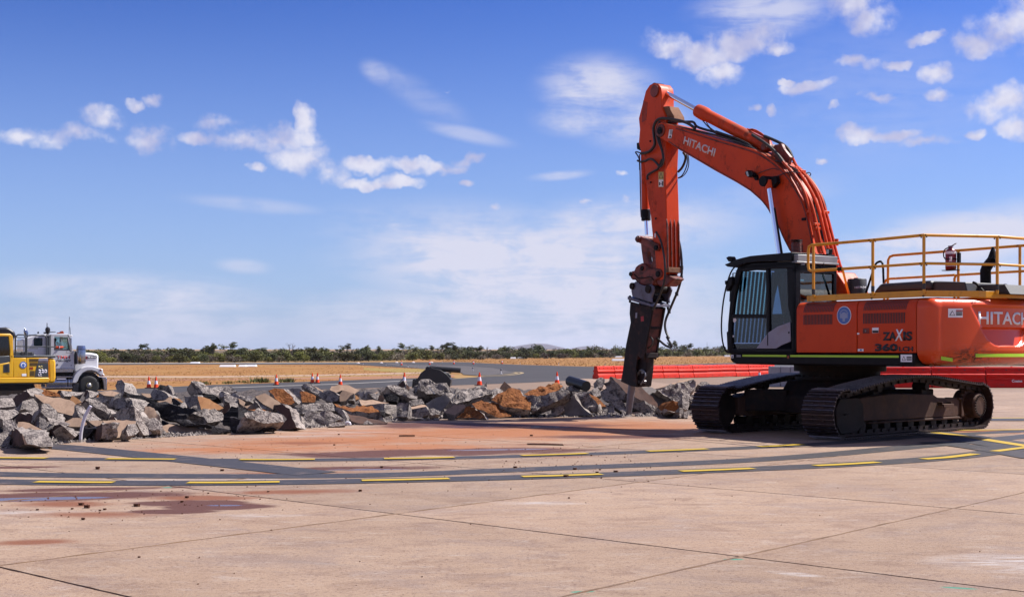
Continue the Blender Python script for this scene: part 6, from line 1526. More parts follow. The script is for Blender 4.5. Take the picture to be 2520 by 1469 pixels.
('c6','rough',72,-15,.3,[(1130,622),(1200,608),(1262,617),(1350,732),(1400,752),(1350,802),(1250,762),(1140,672)]),
('c6','clay',50,35,.12,[(1270,620),(1330,652),(1435,747),(1365,747)]),
('c6','rough',70,10,.25,[(1350,782),(1420,752),(1500,745),(1502,822),(1390,824)]),
('c6','rough',70,-5,.35,[(1450,682),(1500,642),(1560,670),(1605,722),(1612,822),(1500,742)]),
('c6','rough',70,10,.3,[(1340,502),(1380,475),(1425,492),(1402,582),(1350,572)]),
('c6','brown',42,25,.22,[(1470,476),(1600,500),(1740,562),(1850,660),(1942,772),(1780,700),(1620,622),(1540,540)]),
('c6','rough',80,-20,.3,[(1405,532),(1470,482),(1540,542),(1620,625),(1780,703),(1942,776),(1910,802),(1820,822),(1680,772),(1500,652),(1430,562)]),
('c6','greyslab',45,25,.2,[(1730,582),(1830,562),(1930,620),(2022,692),(1912,742),(1830,670)]),
('c6','rough',70,8,.4,[(1890,592),(2000,560),(2110,530),(2230,502),(2252,562),(2190,642),(2130,752),(2030,692)]),
('c6','tan',20,10,.15,[(1870,582),(1990,545),(2100,512),(2230,498),(2110,530),(1990,565)]),
('c6','clay',72,15,.25,[(1910,752),(1970,710),(2040,687),(2092,702),(2096,802),(1940,792)]),
('c6','rough',80,0,.2,[(1890,792),(2000,788),(2100,802),(2102,852),(1900,842)]),
('c6','rough',70,20,.2,[(2100,752),(2125,760),(2142,792),(2140,840),(2105,850)]),
('c6','rough',66,10,.2,[(2140,802),(2170,785),(2185,800),(2180,850),(2145,848)]),
('c6','tan',40,5,.10,[(1650,800),(1720,795),(1772,800),(1770,832),(1660,832)]),
('c6','rough',76,-30,.3,[(1370,610),(1450,562),(1500,642),(1450,702),(1390,682)]),
('c6','rough',60,20,.25,[(1290,602),(1350,562),(1402,640),(1330,662)]),
('c6','darkshade',70,0,.12,[(480,752),(560,800),(700,805),(870,815),(870,832),(600,832),(560,810)]),
('c6','rough',60,20,.3,[(2270,545),(2300,520),(2350,520),(2400,560),(2330,575)]),
('c6','rough',60,10,.3,[(2130,640),(2190,640),(2200,700),(2180,780),(2130,760)]),
]
SHAPE = {'tan': 'tan slab piece', 'rough': 'rough grey lump', 'clay': 'clay-caked piece', 'claytan': 'clay-smeared tan piece',
         'brown': 'brown slab piece', 'darkshade': 'black jagged piece', 'layer': 'layered dark edge', 'greyslab': 'smooth grey slab piece'}
LM = [(-50, 'at the left end of the heap'), (60, 'below the yellow excavator cab'), (150, 'below the yellow excavator counterweight'), (205, 'below the white truck wheel'), (262, 'in front of the truck bumper'),
      (330, 'left of the leftmost cone pair'), (385, 'below the leftmost cone pair'), (480, 'right of the leftmost cone pair'), (600, 'left of the lone cone'), (690, 'below the lone left cone'),
      (775, 'below the middle cone pair'), (850, 'right of the middle cone pair'), (930, 'left of the half-hidden cone'), (1000, 'by the half-hidden cone'), (1070, 'below the black bucket'),
      (1150, 'right of the black bucket'), (1230, 'right of the bucket cone'), (1320, 'left of the cone near the breaker'), (1380, 'below the cone near the breaker'), (1460, 'left of the barrier row end'),
      (1535, 'left of the chisel'), (1600, 'right of the chisel'), (1700, 'beside the far track')]
recs = []
for i, (c, style, tilt, az, th, pts) in enumerate(H):
    Dp = [D(c, x, y) for x, y in pts]
    if len(Dp) < 3: continue
    t_ = radians(tilt); a_ = radians(az); n = Vector((sin(t_) * sin(a_), -sin(t_) * cos(a_), cos(t_)))
    k = max(range(len(Dp)), key=lambda q: Dp[q][1]); px, py = Dp[k]
    lift = th * cos(t_) * .8
    fr_y = lerp_curve(edge_px, px)
    if py > fr_y - 7: lift = 0.02
    A = anchor(px, py, lift)
    if 1480 < px < 1640 and A.y < 28.3: A = Vector(((px - 1260) / FPX * 28.3, 28.3, EYE - (py - HOR) / FPX * 28.3))
    C_ = Vector((0, 0, EYE)); top = []
    for x, y in Dp:
        r = Vector(((x - 1260) / FPX, 1, -(y - HOR) / FPX)); dn_ = n.dot(r); q = n.dot(A - C_) / dn_ if abs(dn_) > 1e-4 else A.y
        q = max(A.y - 1.2, min(A.y + 2.2, q))
        if 1480 < x < 1640: q = max(q, 28.25 + (y < 1010) * .15)
        top.append(C_ + r * q)
    # wind counter-clockwise seen from the front
    ar = sum((top[q] - top[0]).cross(top[(q + 1) % len(top)] - top[0]).dot(n) for q in range(len(top)))
    if ar < 0: top = top[::-1]
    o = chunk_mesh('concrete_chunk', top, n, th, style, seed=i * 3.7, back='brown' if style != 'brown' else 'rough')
    cx = sum(p[0] for p in Dp) / len(Dp); cy = sum(p[1] for p in Dp) / len(Dp); wd = max(p[0] for p in Dp) - min(p[0] for p in Dp)
    recs.append([o, style, cx, cy, wd])
def label_chunks(recs, group):
    fam = {}
    for r in recs:
        o, style, cx, cy, wd = r
        lm = min(LM, key=lambda q: abs(q[0] - cx))[1]
        fy = lerp_curve(edge_px, cx); rel = (fy - cy)
        row = 'in the front row' if rel < 34 else ('halfway up' if rel < 68 else 'on the crest')
        sz = 'big ' if wd > 95 else ('' if wd > 45 else 'small ')
        base = f"{sz}{SHAPE[style]} {row}, {lm}"
        fam.setdefault(base, []).append(r)
    ORD = ['leftmost', 'second from left', 'third from left', 'fourth from left', 'fifth from left', 'sixth from left', 'seventh from left', 'eighth from left', 'ninth from left', 'tenth from left', 'eleventh from left', 'twelfth from left']
    for base, L in fam.items():
        L.sort(key=lambda r: r[2])
        for k, r in enumerate(L):
            lab = base
            if len(L) == 2: lab = ('left-hand ' if k == 0 else 'right-hand ') + base
            elif len(L) > 2: lab = (ORD[k] if k < 12 else 'rightmost') + ' ' + base
            tag(r[0], lab, 'concrete chunk', group)
# the bed of crumbs and earth under the pieces
b = MB(); vs = []; NX, NY = 150, 46
for i in range(NX + 1):
    px = -120 + (1735 + 120) * i / NX; yf = Yf_px(px); dep = 13.0 if px < 900 else (13.0 - (px - 900) / 800 * 6)
    for j in range(NY + 1):
        y = yf + .12 + dep * j / NY; x = (px - 1260) / FPX * y; f_ = j / NY
        env = min(1, j / 3) * sst((1 - f_) / .25)
        z = (min(.46, (y - yf) * .062) - .06) * env + (.10 * abs(noise.noise(Vector((x * 1.7, y * 1.7, 0)))) + .07 * noise.noise(Vector((x * 5, y * 5, 2))) + .035 * noise.noise(Vector((x * 14, y * 14, 2)))) * env
        vs.append((x, y, G(x, y) - .03 + max(0.0, z)))
b.add(vs, [(i*(NY+1)+j, (i+1)*(NY+1)+j, (i+1)*(NY+1)+j+1, i*(NY+1)+j+1) for i in range(NX) for j in range(NY)])
bed = b.build('crushed_concrete', 'crumb'); stuff(bed, 'grey crumbs and earth between the pieces of the concrete heap', 'rubble')
bed_me = bed.data
# smaller pieces that fill the heap
protos = []
for k in range(14):
    r_ = random.Random(100 + k); N = r_.choice((4, 5, 5, 6)); s_ = 1.0
    pts = [Vector((cos(2*pi*q/N + r_.uniform(-.3, .3)) * r_.uniform(.7, 1.1), sin(2*pi*q/N + r_.uniform(-.3, .3)) * r_.uniform(.5, .9), 0)) * .5 for q in range(N)]
    st_ = ['rough', 'tan', 'rough', 'tan', 'rough', 'clay', 'tan', 'brown', 'rough', 'tan', 'rough', 'tan', 'claytan', 'rough'][k]
    o = chunk_mesh('concrete_chunk', pts, Vector((0, 0, 1)), r_.uniform(.3, .55), st_, 1.6, seed=500 + k, cuts=3)
    protos.append((o, st_)); 
fill = []
rf_ = random.Random(21)
for k in range(84):
    px = rf_.uniform(-60, 1690); yf = Yf_px(px); dep = 10.5 if px < 900 else (10.5 - (px - 900) / 800 * 5)
    w = dep * rf_.random() + .15; y = yf + w
    if 1450 < px and y < 29: continue
    x = (px - 1260) / FPX * y
    o0, st_ = protos[rf_.randrange(len(protos))]
    o = bpy.data.objects.new('concrete_chunk', o0.data); COL.objects.link(o)
    s_ = (rf_.uniform(.28, .62) if w < 6 else rf_.uniform(.2, .42)) if w > 1 else rf_.uniform(.12, .3)
    z = G(x, y) + max(0, min(.36, w * .055)) + (.0 if w < 1 else (rf_.uniform(-.12, .02) if w < 5.5 else rf_.uniform(-.30, -.12)))
    o.location = (x, y, z + .05 * s_); o.scale = (s_, s_ * rf_.uniform(.8, 1.2), s_ * rf_.uniform(.7, 1.1)); o.rotation_euler = (rf_.uniform(-1, 1), rf_.uniform(-1, 1), rf_.uniform(0, 6.28))
    py = HOR + (EYE - z - .1) * FPX / y
    fill.append([o, st_, px, py, s_ * FPX / y])
for o, _ in protos: bpy.data.objects.remove(o)
label_chunks(recs + fill, 'pieces of broken concrete in the heap')
# crumbs along the foot of the heap
cr = MB(); rc = random.Random(5)
def tetra(mb, x, y, z, s, r_):
    P = [Vector((r_.uniform(-1, 1), r_.uniform(-1, 1), r_.uniform(-.2, .9))) * s for _ in range(5)]
    P = [Vector((cos(a) * s * r_.uniform(.6, 1.2), sin(a) * s * r_.uniform(.6, 1.2), -s * .3)) for a in (0, 1.6, 3.1, 4.7)] + [Vector((r_.uniform(-.4, .4) * s, r_.uniform(-.4, .4) * s, s * r_.uniform(.4, .9)))]
    a = r_.uniform(0, 6.28); R_ = Matrix.Rotation(a, 3, 'Z')
    mb.add([Vector((x, y, z)) + R_ @ p for p in P], [(0, 1, 4), (1, 2, 4), (2, 3, 4), (3, 0, 4), (3, 2, 1, 0)])
for k in range(2600):
    px = rc.uniform(-60, 1720); w = abs(rc.gauss(0, .35)); y = Yf_px(px) + w - .12; x = (px - 1260) / FPX * y
    tetra(cr, x, y, max(0, w * .05) + .01, rc.choice((.012, .02, .03, .045)) * rc.uniform(.6, 1.3), rc)
stuff(cr.build('concrete_crumbs', 'rough', smooth_=False), 'grey concrete crumbs strewn along the foot of the heap', 'rubble')
# pipes, strips among the rubble
def odd(name, label, cat, m, fn, bevel=0, group=None):
    q = MB(); fn(q); c = sum(q.v, Vector()) / len(q.v); q.v = [p - c for p in q.v]; o = q.build(name, m, None, bevel=bevel); o.location = c; return tag(o, label, cat, group)
def at(c, x, y, Y):
    X, Yp = D(c, x, y); return Vector(((X - 1260) / FPX * Y, Y, EYE - (Yp - HOR) / FPX * Y))
M['pvc'] = flat('white_pvc', (.74, .70, .78), .35)
M['blackpipe'] = flat('black_pipe_plastic', (.012, .012, .014), .4)
Yp = Yf_px(200) + .02
odd('conduit', 'bent white plastic conduit standing up from the front of the rubble', 'pipe', 'pvc', lambda q: q.tube([at('cd', x, y, Yp) for x, y in ((1160, 938), (1165, 850), (1182, 740), (1215, 620), (1255, 530), (1308, 445))], .026, 12, sm=2))
Yp2 = Yf_px(640) + .0
odd('conduit', 'short straight white pipe lying tilted against a black slab', 'pipe', 'pvc', lambda q: q.tube([at('ce', 1588, 868, Yp2), at('ce', 1722, 765, Yp2 + .3)], .026, 12))
Yp3 = Yf_px(850) - .05
odd('conduit', 'white pipe end curled into a hook at the foot of the rubble', 'pipe', 'pvc', lambda q: q.tube([at('cf', x, y, Yp3) for x, y in ((655, 782), (660, 760), (690, 752), (715, 762), (720, 788))], .028, 10, sm=2))
odd('half_pipe', 'black plastic pipe lying across the rubble crest before the breaker', 'pipe', 'blackpipe', lambda q: q.tube([at('c6', 1098, 512, 32.5), at('c6', 1250, 560, 31.8)], .13, 16))
odd('metal_strip', 'flat grey metal strip leaning up beside the half-hidden cone', 'metal strip', 'steel', lambda q: q.prism([at('cf', 1392, 212, 33), at('cf', 1478, 122, 33), at('cf', 1488, 130, 33), at('cf', 1402, 220, 33)], (0, .02, 0)))
odd('metal_strip', 'grey metal bar slanting down over the boulder before the bucket', 'metal strip', 'steel', lambda q: q.prism([at('cf', 1850, 250, 29.0), at('cf', 1862, 246, 29.0), at('cf', 1948, 342, 28.8), at('cf', 1930, 346, 28.8)], (0, .03, 0)))
# clods and scraps lying on the slabs
M['clod'] = rock_mat('red_earth_clod', (.20, .075, .04), (.13, .05, .03), (.06, .025, .02), .8, 20, .5)
clods = [('g2', 400, 640, 32, 'dark brown clod, left one of the touching pair by the wet patch'), ('g2', 430, 654, 40, 'red-brown clod, right one of the touching pair by the wet patch'), ('g2', 672, 646, 36, 'largest red clod, left of the wet patch'), ('g2', 480, 463, 34, 'flat brown clod between the black markings at the left'),
         ('g2', 1095, 472, 24, 'brown clod on the slanting black marking'), ('g2', 1772, 572, 24, 'lone square clod in front of the yellow dashes'), ('g2', 515, 663, 20, 'small clod just left of the largest red clod'), ('g2', 355, 661, 20, 'small flat clod left of the touching pair'),
         ('g2', 493, 668, 16, 'tiny clod between the pair and the largest clod'), ('g2', 185, 665, 18, 'tiny clod far left near the damp puddle'), ('g2', 920, 604, 24, 'dark clod at the top edge of the wet patch'), ('g2', 895, 626, 22, 'dark clod inside the wet patch'),
         ('g2', 1025, 583, 14, 'tiny clod on the slab joint right of the wet patch'), ('g2', 1645, 346, 16, 'tiny dark clod on the red stained slab'), ('g2', 1880, 455, 20, 'clod behind the long yellow dash'), ('g2', 1320, 575, 14, 'tiny clod on the thin red stain'),
         ('g2', 1668, 294, 14, 'dark clod at the head of the red stain'), ('g2', 685, 898, 18, 'flat clod alone in the near slab'), ('g2', 410, 712, 26, 'flat brown flake in front of the clod group'),
         ('g3', 15, 458, 26, 'clod in the gap between the two curved markings'), ('g3', 310, 465, 22, 'flat clod between the curved markings, left of the square one'), ('g3', 420, 482, 20, 'clod on the yellow dash end'), ('g3', 510, 479, 26, 'dark square clod on the black marking'),
         ('g3', 265, 502, 30, 'crumbled clod sitting across the yellow dash'), ('g3', 280, 606, 14, 'tiny clod on the slab in front of the dashes'), ('g3', 390, 397, 14, 'tiny clod above the middle marking'), ('g3', 433, 467, 12, 'tiny clod above the dash end'),
         ('g3', 95, 300, 20, 'flat flake in the shadow of the arm'), ('g3', 440, 508, 12, 'tiny clod below the dash end')]
for k, (c, x, y, w, lab) in enumerate(clods):
    p = ground_pt(*D(c, x, y)); s_ = .8 * w / 1.2305 * .6152 / FPX * p.y
    r_ = random.Random(k); N = 6
    pts = [Vector((cos(2*pi*q/N) * s_ * r_.uniform(.4, .6), sin(2*pi*q/N) * s_ * r_.uniform(.3, .5), s_ * .42)) + p for q in range(N)]
    o = chunk_mesh('clay_clod', pts, Vector((0, 0, 1)), s_ * .44, 'clod', .35, 'clod', seed=k, cuts=2)
    o.data.materials[1] = M['clod']; o.data.materials[2] = M['clod']; o.location.z = .002
    tag(o, lab, 'clod', 'clods of red earth on the slabs')
def odd2(pts, lab, w=.03):
    odd('wood_scrap', lab, 'wood scrap', 'clod', lambda q: q.prism([ground_pt(*D('g3', x, y), .004) for x, y in pts], (0, 0, w)))
odd2([(75, 339), (160, 338), (250, 342), (252, 345), (150, 343), (80, 342)], 'long thin strip of brown debris behind the first curved marking', .012)
p = ground_pt(*D('g2', 2003, 303)); odd('wood_scrap', 'short dark plank lying on the red stain near the rubble', 'wood scrap', 'clod', lambda q: q.box((p.x, p.y, .018), (.26, .05, .02), Matrix.Rotation(.15, 3, 'Z')))
gr = MB(); r_ = random.Random(9)
spots = [((480, 650), .9, 90), ((930, 610), .7, 50), ((1500, 440), 1.3, 70), ((1800, 350), 1.6, 90), ((1100, 330), 2.5, 110), ((400, 380), 3, 60), ((1900, 480), 2.2, 120)]
for (x, y), rad, n in spots:
    c = ground_pt(*D('g2', x, y))
    for k in range(n): tetra(gr, c.x + r_.gauss(0, rad), c.y + r_.gauss(0, rad * .8), .004, r_.choice((.004, .007, .011)), r_)
c = ground_pt(*D('g3', 330, 430))
for k in range(160): tetra(gr, c.x + r_.gauss(0, .7), c.y + r_.gauss(0, 1.4), .004, r_.choice((.005, .008, .014)), r_)
for k in range(160): 
    y = r_.uniform(6, 28); x = r_.uniform(-.42, .42) * y
    if behind_edge(x, y): continue
    tetra(gr, x, y, .003, r_.choice((.004, .006, .009)), r_)
stuff(gr.build('soil_crumbs', 'clod', smooth_=False), 'small crumbs of red soil scattered over the slabs', 'soil')
# ================================================================== cones, barriers, markers
M['coneorange'] = mat('cone_orange', (1.0, .075, .012), (.88, .065, .012), 4, .5, spec=.2)
M['conewhite'] = mat('cone_reflective', (.85, .80, .90), (.75, .70, .80), 9, .4)
M['conebase'] = flat('cone_base_rubber', (.02, .02, .022), .7)
M['barrier'] = mat('barrier_red', (.95, .020, .010), (.85, .018, .010), 1.0, .5, spec=.15, dirt=(.45, .04, .03), dirt_amt=.4, dirt_scale=3)
M['barrierlight'] = mat('barrier_red_sunlit', (1.0, .055, .022), (.92, .045, .020), 1.0, .5, spec=.2, dirt=(.5, .06, .04), dirt_amt=.4, dirt_scale=3)  # same red plastic, direct sun on this row put into a brighter colour
def make_cone():
    r = thing('traffic_cone', 'x', 'traffic cone', group='orange and white traffic cones')
    q = MB(); q.box((0, 0, .018), (.40, .40, .036)); q.build('base', 'conebase', r, bevel=.01)
    q = MB(); q.lathe((0, 0, .036), (0, 0, 1), [(0, .145), (.03, .138), (.62, .034), (.66, .03), (.665, .01)], 20); bd = q.build('body', 'coneorange', r)
    rad = lambda z: .138 - (z - .03) / .59 * .104 + .0025
    q = MB(); q.lathe((0, 0, .036), (0, 0, 1), [(.21, rad(.21)), (.42, rad(.42))], 20); q.build('reflective_band', 'conewhite', bd); return r
cone0 = make_cone()
cones = [(366.3, 953.8, 'left cone of the pair nearest the white truck'), (384, 953.8, 'right cone of the pair nearest the white truck'), (680, 946, 'lone cone on the taxiway between the two cone pairs'),
         (768.6, 941.3, 'left cone of the close pair behind the middle of the heap'), (781.2, 941.3, 'right cone of the close pair behind the middle of the heap'), (837.6, 946.7, 'cone just right of the middle pair, standing over a tan slab'),
         (993.8, 947, 'cone half hidden by the leaning dark slab left of the black bucket'), (1179.9, 947.2, 'cone on the pale strip right of the black bucket'), (1370.8, 944, 'cone standing over the clay slab before the breaker'), (1591.5, 945.4, 'cone peeking out behind the breaker chisel'),
         (1868.8, 927, 'tip of a cone showing behind the cab in front of the barriers'), (988, 898, 'tiny far cone left of the bucket on the far asphalt'), (1057, 896.5, 'tiny far cone above the black bucket beside a white marker'), (1116.6, 895.4, 'tiny far cone above the black tube'),
         (1165, 895.6, 'tiny far cone right of the black tube'), (1235.7, 894.6, 'rightmost tiny cone on the far edge of the asphalt')]
for k, (x, y, lab) in enumerate(cones):
    o = cone0 if k == 0 else copy_tree(cone0)
    p = ground_pt(x, y)
    if k == 10: p = Vector(((x - 1260) / FPX * 104, 104, G(19, 104)))
    o.location = p + Vector((0, 0, -.03)); o.rotation_euler = (0, .05 if k == 6 else 0, random.uniform(0, 1.5)); o['label'] = lab
def make_barrier(L, name, m, h=1.0):
    r = thing(name, 'x', 'barrier', group='red plastic barriers')
    pr = [(-.29, 0), (-.29, .12), (-.25, .34), (-.17, .40), (-.17, .52), (-.235, .56), (-.235, .64), (-.15, .70), (-.13, .93), (-.09, 1.0), (.09, 1.0), (.13, .93), (.15, .70), (.235, .64), (.235, .56), (.17, .52), (.17, .40), (.25, .34), (.29, .12), (.29, 0)]
    q = MB(); q.prism([Vector((.02, a, b * h)) for a, b in pr], (L - .04, 0, 0)); bd = q.build('barrier_body', m, r, bevel=.012, ang=30)
    for s_ in (-1, 1):
        for f_ in (.28, .72):
            q = MB(); q.box((L * f_, s_ * .272, .10 * h), (.26, .03, .12), Matrix.Rotation(0, 3, 'X')); q.build('fork_slot', 'decalblack', bd, smooth_=False)
        q = MB()
        for k in range(4): q.box((L * (.14 + .24 * k), s_ * .15, .85 * h), (.05, .02, .05))
        q.m = 0; stuff(q.build('moulded_holes', 'decalblack', bd, smooth_=False))
    q = MB(); q.box((L * .06, 0, .93 * h), (.07, .2, .16)); q.build('end_lug', m, bd, bevel=.02); q = MB(); q.cyl((L / 2, 0, h), (L / 2, 0, h + .03), .05, n=12); q.build('filler_cap', m, bd); return r
ORDW = ['first', 'second', 'third', 'fourth', 'fifth', 'sixth', 'seventh', 'eighth', 'ninth', 'tenth', 'eleventh', 'twelfth', 'thirteenth', 'fourteenth']
bar0 = make_barrier(2.0, 'water_barrier', 'barrierlight', .98)
a_row = Vector((6.30, 97.0)); d_row = Vector((.70, .714)).normalized(); n_row = Vector((-d_row.y, d_row.x))
firstb = True
for row in (0, 1):
    for k in range(12):
        p = a_row + d_row * (2.0 * k + row * 1.9) + n_row * (row * 1.7)
        o = bar0 if firstb else copy_tree(bar0); firstb = False
        o.location = (p.x, p.y, G(p.x, p.y) - .03 + random.uniform(0, .03)); o.rotation_euler[2] = atan2(d_row.y, d_row.x) + random.uniform(-.03, .03)
        o['label'] = f"{ORDW[k]} bright red barrier from the breaker end of the {'front' if row == 0 else 'rear'} receding row"
bar1 = make_barrier(2.6, 'water_barrier', 'barrier', 1.0)
p0 = Vector((17.6, 62.3))
for k in range(4):
    o = bar1 if k == 0 else copy_tree(bar1)
    p = p0 + Vector((2.62 * k, 0)); o.location = (p.x, p.y, G(p.x, p.y) - .04); o.rotation_euler[2] = 0.0
    o['label'] = f"{ORDW[k]} deep red barrier from the left in the row behind the big excavator"
for o_, xo in ((None, 0),):
    r_ = [q for q in COL.objects if q.name.startswith('water_barrier') and 'deep red' in q.get('label', '')][2]
    bd = [c for c in r_.children if c.name.startswith('barrier_body')][0]
    ll = FPX; tx = (1661 + .3408 * 2435 - 1260) / FPX * 62.0 - r_.location.x
    text('Coates', lambda x, y, d: (tx + x, -.262 - d, .265 + y), .13, 'lettering', 'decal', bd, .004, bold=.02)
# pale block behind the cab
wb = thing('concrete_block', 'pale grey upright block with two dark seams under the cab, before the barriers', 'block', (13.0, 64.0, G(13, 64) - .04))
wx0 = (1896 - 1260) / FPX * 64 - 13.0; wx1 = (1969.5 - 1260) / FPX * 64 - 13.0; wl_ = (wx1 - wx0) / 3
M['paleblock'] = mat('pale_block', (.40, .40, .46), (.34, .34, .40), 2, .7)
for k in range(3):
    q = MB(); q.box2((wx0 + wl_ * k + .012, 0, 0), (wx0 + wl_ * (k + 1) - .012, .6, 1.02)); q.build('block_panel', 'paleblock', wb, bevel=.015)
# white markers along the far asphalt
M['markwhite'] = flat('marker_white', (.78, .76, .78), .5); M['markred'] = flat('marker_red', (.45, .04, .03), .5)
def mk_gable():
    r = thing('gable_marker', 'x', 'airfield marker', group='white cones with red tops along the far asphalt')
    q = MB(); q.lathe((0, 0, 0), (0, 0, 1), [(0, .95), (.10, .92), (.34, .50)], 16); q.build('skirt', 'markwhite', r)
    q = MB(); q.lathe((0, 0, .34), (0, 0, 1), [(0, .50), (.18, .30)], 16); q.build('red_band', 'markred', r)
    q = MB(); q.lathe((0, 0, .52), (0, 0, 1), [(0, .30), (.20, .05)], 16); q.build('tip', 'markwhite', r); return r
g0 = mk_gable()
for k, (x, y, lab) in enumerate([(1451, 350, 'leftmost white cone marker on the far asphalt'), (1663, 347, 'second white cone marker from the left on the far asphalt'), (1803, 345, 'middle white cone marker on the far asphalt'), (1955, 344, 'fourth white cone marker from the left on the far asphalt'), (2123, 344, 'white cone marker just right of a far orange cone')]):
    o = g0 if k == 0 else copy_tree(g0); o.location = ground_pt(*c5p(x, y)); s_ = o.location.y / FPX * 9.0 / 2.0; o.scale = (s_, s_, s_ * .95); o['label'] = lab
def mk_light():
    r = thing('edge_light', 'x', 'edge light', group='small white edge lights beside the asphalt')
    q = MB(); q.cyl((0, 0, 0), (0, 0, .34), .045, n=8); q.build('stem', 'markwhite', r)
    q = MB(); q.lathe((0, 0, .34), (0, 0, 1), [(0, .09), (.05, .10), (.12, .09), (.16, .03)], 10); q.build('lamp', 'steel', r); q = MB(); q.cyl((0, 0, 0), (0, 0, .03), .14, n=12); q.build('base_plate', 'markwhite', r); return r
l0 = mk_light()
for k, (c, x, y, hpx, lab) in enumerate([('c5', 950, 356, 18, 'leftmost edge light beside the far runway'), ('c5', 1265, 353, 18, 'edge light left of the first white cone marker'), ('c5', 1347, 353, 18, 'edge light close to the first white cone marker'), ('c5', 1497, 360, 18, 'edge light just right of the first white cone marker'),
        ('c5', 1704, 370, 20, 'edge light under the second white cone marker'), ('c5', 1906, 385, 24, 'edge light left of the black bucket above the yellow grass'), ('c5', 2498, 418, 30, 'taller edge light right of the black tube'), ('c6', 209, 418, 30, 'edge light left of the yellow curved line'), ('c6', 468, 447, 48, 'largest edge light, standing on the yellow curved line'),
        ('c6', 642, 357, 18, 'edge light at the far edge right of the last tiny cone'), ('c6', 996, 367, 22, 'edge light halfway to the barriers'), ('c6', 1420, 377, 24, 'edge light above the left end of the barrier row'), ('c5', 2165, 382, 20, 'edge light above the black bucket'), ('c5', 2222, 342, 14, 'far edge light right of the last white cone marker')]):
    o = l0 if k == 0 else copy_tree(l0); X, Y = D(c, x, y); o.location = ground_pt(X, Y); s_ = o.location.y / FPX * hpx * .2685 / .5; o.scale = (s_,) * 3; o['label'] = lab
for k, (c, x0, x1, yt, yb, lab) in enumerate([('c5', 173, 317, 366, 383, 'left white panel marker in the dry field'), ('c5', 348, 418, 365, 382, 'middle white panel marker in the dry field'), ('c5', 420, 512, 363, 381, 'right white panel marker in the dry field'), ('c6', 552, 606, 294, 308, 'left one of two white panels before the hill'), ('c6', 617, 680, 293, 307, 'right one of two white panels before the hill'),
        ('c6', 1485, 1606, 309, 328, 'long white panel left of the breaker'), ('c6', 1510, 1580, 284, 298, 'white panel behind the long one left of the breaker'), ('c4', 1858, 1948, 607, 620, 'white panel on the runway edge above the truck cones'), ('ca', 135, 200, 1244, 1262, 'white panel beside the cab corner')]):
    X0, Yt = D(c, x0, yt); X1, Yb = D(c, x1, yb); p = ground_pt((X0 + X1) / 2, Yb); w = (X1 - X0) / FPX * p.y; h = (Yb - Yt) / FPX * p.y
    q = MB(); q.prism([Vector((-w / 2, 0, 0)), Vector((w / 2, 0, 0)), Vector((w / 2 - .1, .25, h)), Vector((-w / 2 + .1, .25, h))], (0, .9, -.0)); q.box((0, .6, .03), (w * .98, 1.1, .06)); o = q.build('panel_marker', 'markwhite', None, bevel=.02); o.location = p; tag(o, lab, 'panel marker', 'white panel markers in the grass')

# ================================================================== the detached bucket behind the heap
KB = Frame(((1072 - 1260) / FPX * 52.0, 52.0, G(-3, 52)), (1, 0))
bk_ = thing('excavator_bucket', 'detached black excavator bucket with linkage lying behind the rubble', 'bucket', KB.o)
M['bucketblack'] = mat('bucket_black', (.012, .013, .017), (.02, .02, .024), 3, .45, dirt=(.06, .04, .035), dirt_amt=.4)
ctl = [('c5', x, y) for x, y in ((1968, 640), (1966, 520), (1956, 488), (1978, 502), (2000, 478), (2022, 440), (2062, 408), (2130, 396), (2200, 410), (2262, 450), (2300, 500), (2290, 560), (2240, 620))]
for v0, v1 in ((0, .05), (1.15, 1.20)):
    q = MB(KB); q.prism([KB.px(c, x, y, 0) + Vector((0, v0, 0)) for c, x, y in ctl], (0, .05, 0)); q.build('side_plate', 'bucketblack', bk_, bevel=.012)
q = MB(KB); P_ = [KB.px(c, x, y, 0) for c, x, y in ctl[4:]]; n_ = len(P_)
inn_ = [p + (Vector((P_[4].x, 0, P_[-1].z)) - p).normalized() * .06 for p in P_]
for k in range(n_ - 1): q.prism([P_[k] + Vector((0, .05, 0)), P_[k + 1] + Vector((0, .05, 0)), inn_[k + 1] + Vector((0, .05, 0)), inn_[k] + Vector((0, .05, 0))], (0, 1.1, 0))
q.build('bucket_shell', 'bucketblack', bk_)
for k in range(4):
    q = MB(KB); p = KB.px('c5', 1960, 560 - 0, 0); q.box((p.x - .03, .15 + k * .3, p.z + .1), (.12, .10, .34), taper=(.4, .8)); q.build('tooth', 'bucketblack', bk_)
for v0 in (.30, .48, .74, .92):
    q = MB(KB); q.prism([KB.px('c5', x, y, 0) + Vector((0, v0 - .25, 0)) for x, y in ((2080, 390), (2110, 380), (2190, 430), (2270, 440), (2292, 462), (2290, 500), (2300, 520), (2280, 545), (2240, 540), (2170, 480))], (0, .04, 0)); q.build('ear_plate', 'bucketblack', bk_, bevel=.008)
q = MB(KB)
for x, y in ((2195, 462), (2272, 520), (2085, 398)): p = KB.px('c5', x, y, 0); q.cyl(p + Vector((0, -.02, 0)), p + Vector((0, 1.0, 0)), .08 if x != 2195 else .13, n=18)
stuff(q.build('pivot_pins', 'bucketblack', bk_))
q = MB(KB); q.cyl(KB.px('c5', 2100, 396, 0) + Vector((0, .3, 0)), KB.px('c5', 2386, 417, 0) + Vector((0, .3, 0)), .105, n=18); q.build('tube', 'bucketblack', bk_)
q = MB(KB); q.tube([KB.px('c5', x, y, 0) + Vector((0, .1, 0)) for x, y in ((2095, 392), (2130, 430), (2180, 450), (2230, 470), (2260, 520))], .02, 6, sm=1); q.build('hose', 'hose', bk_)

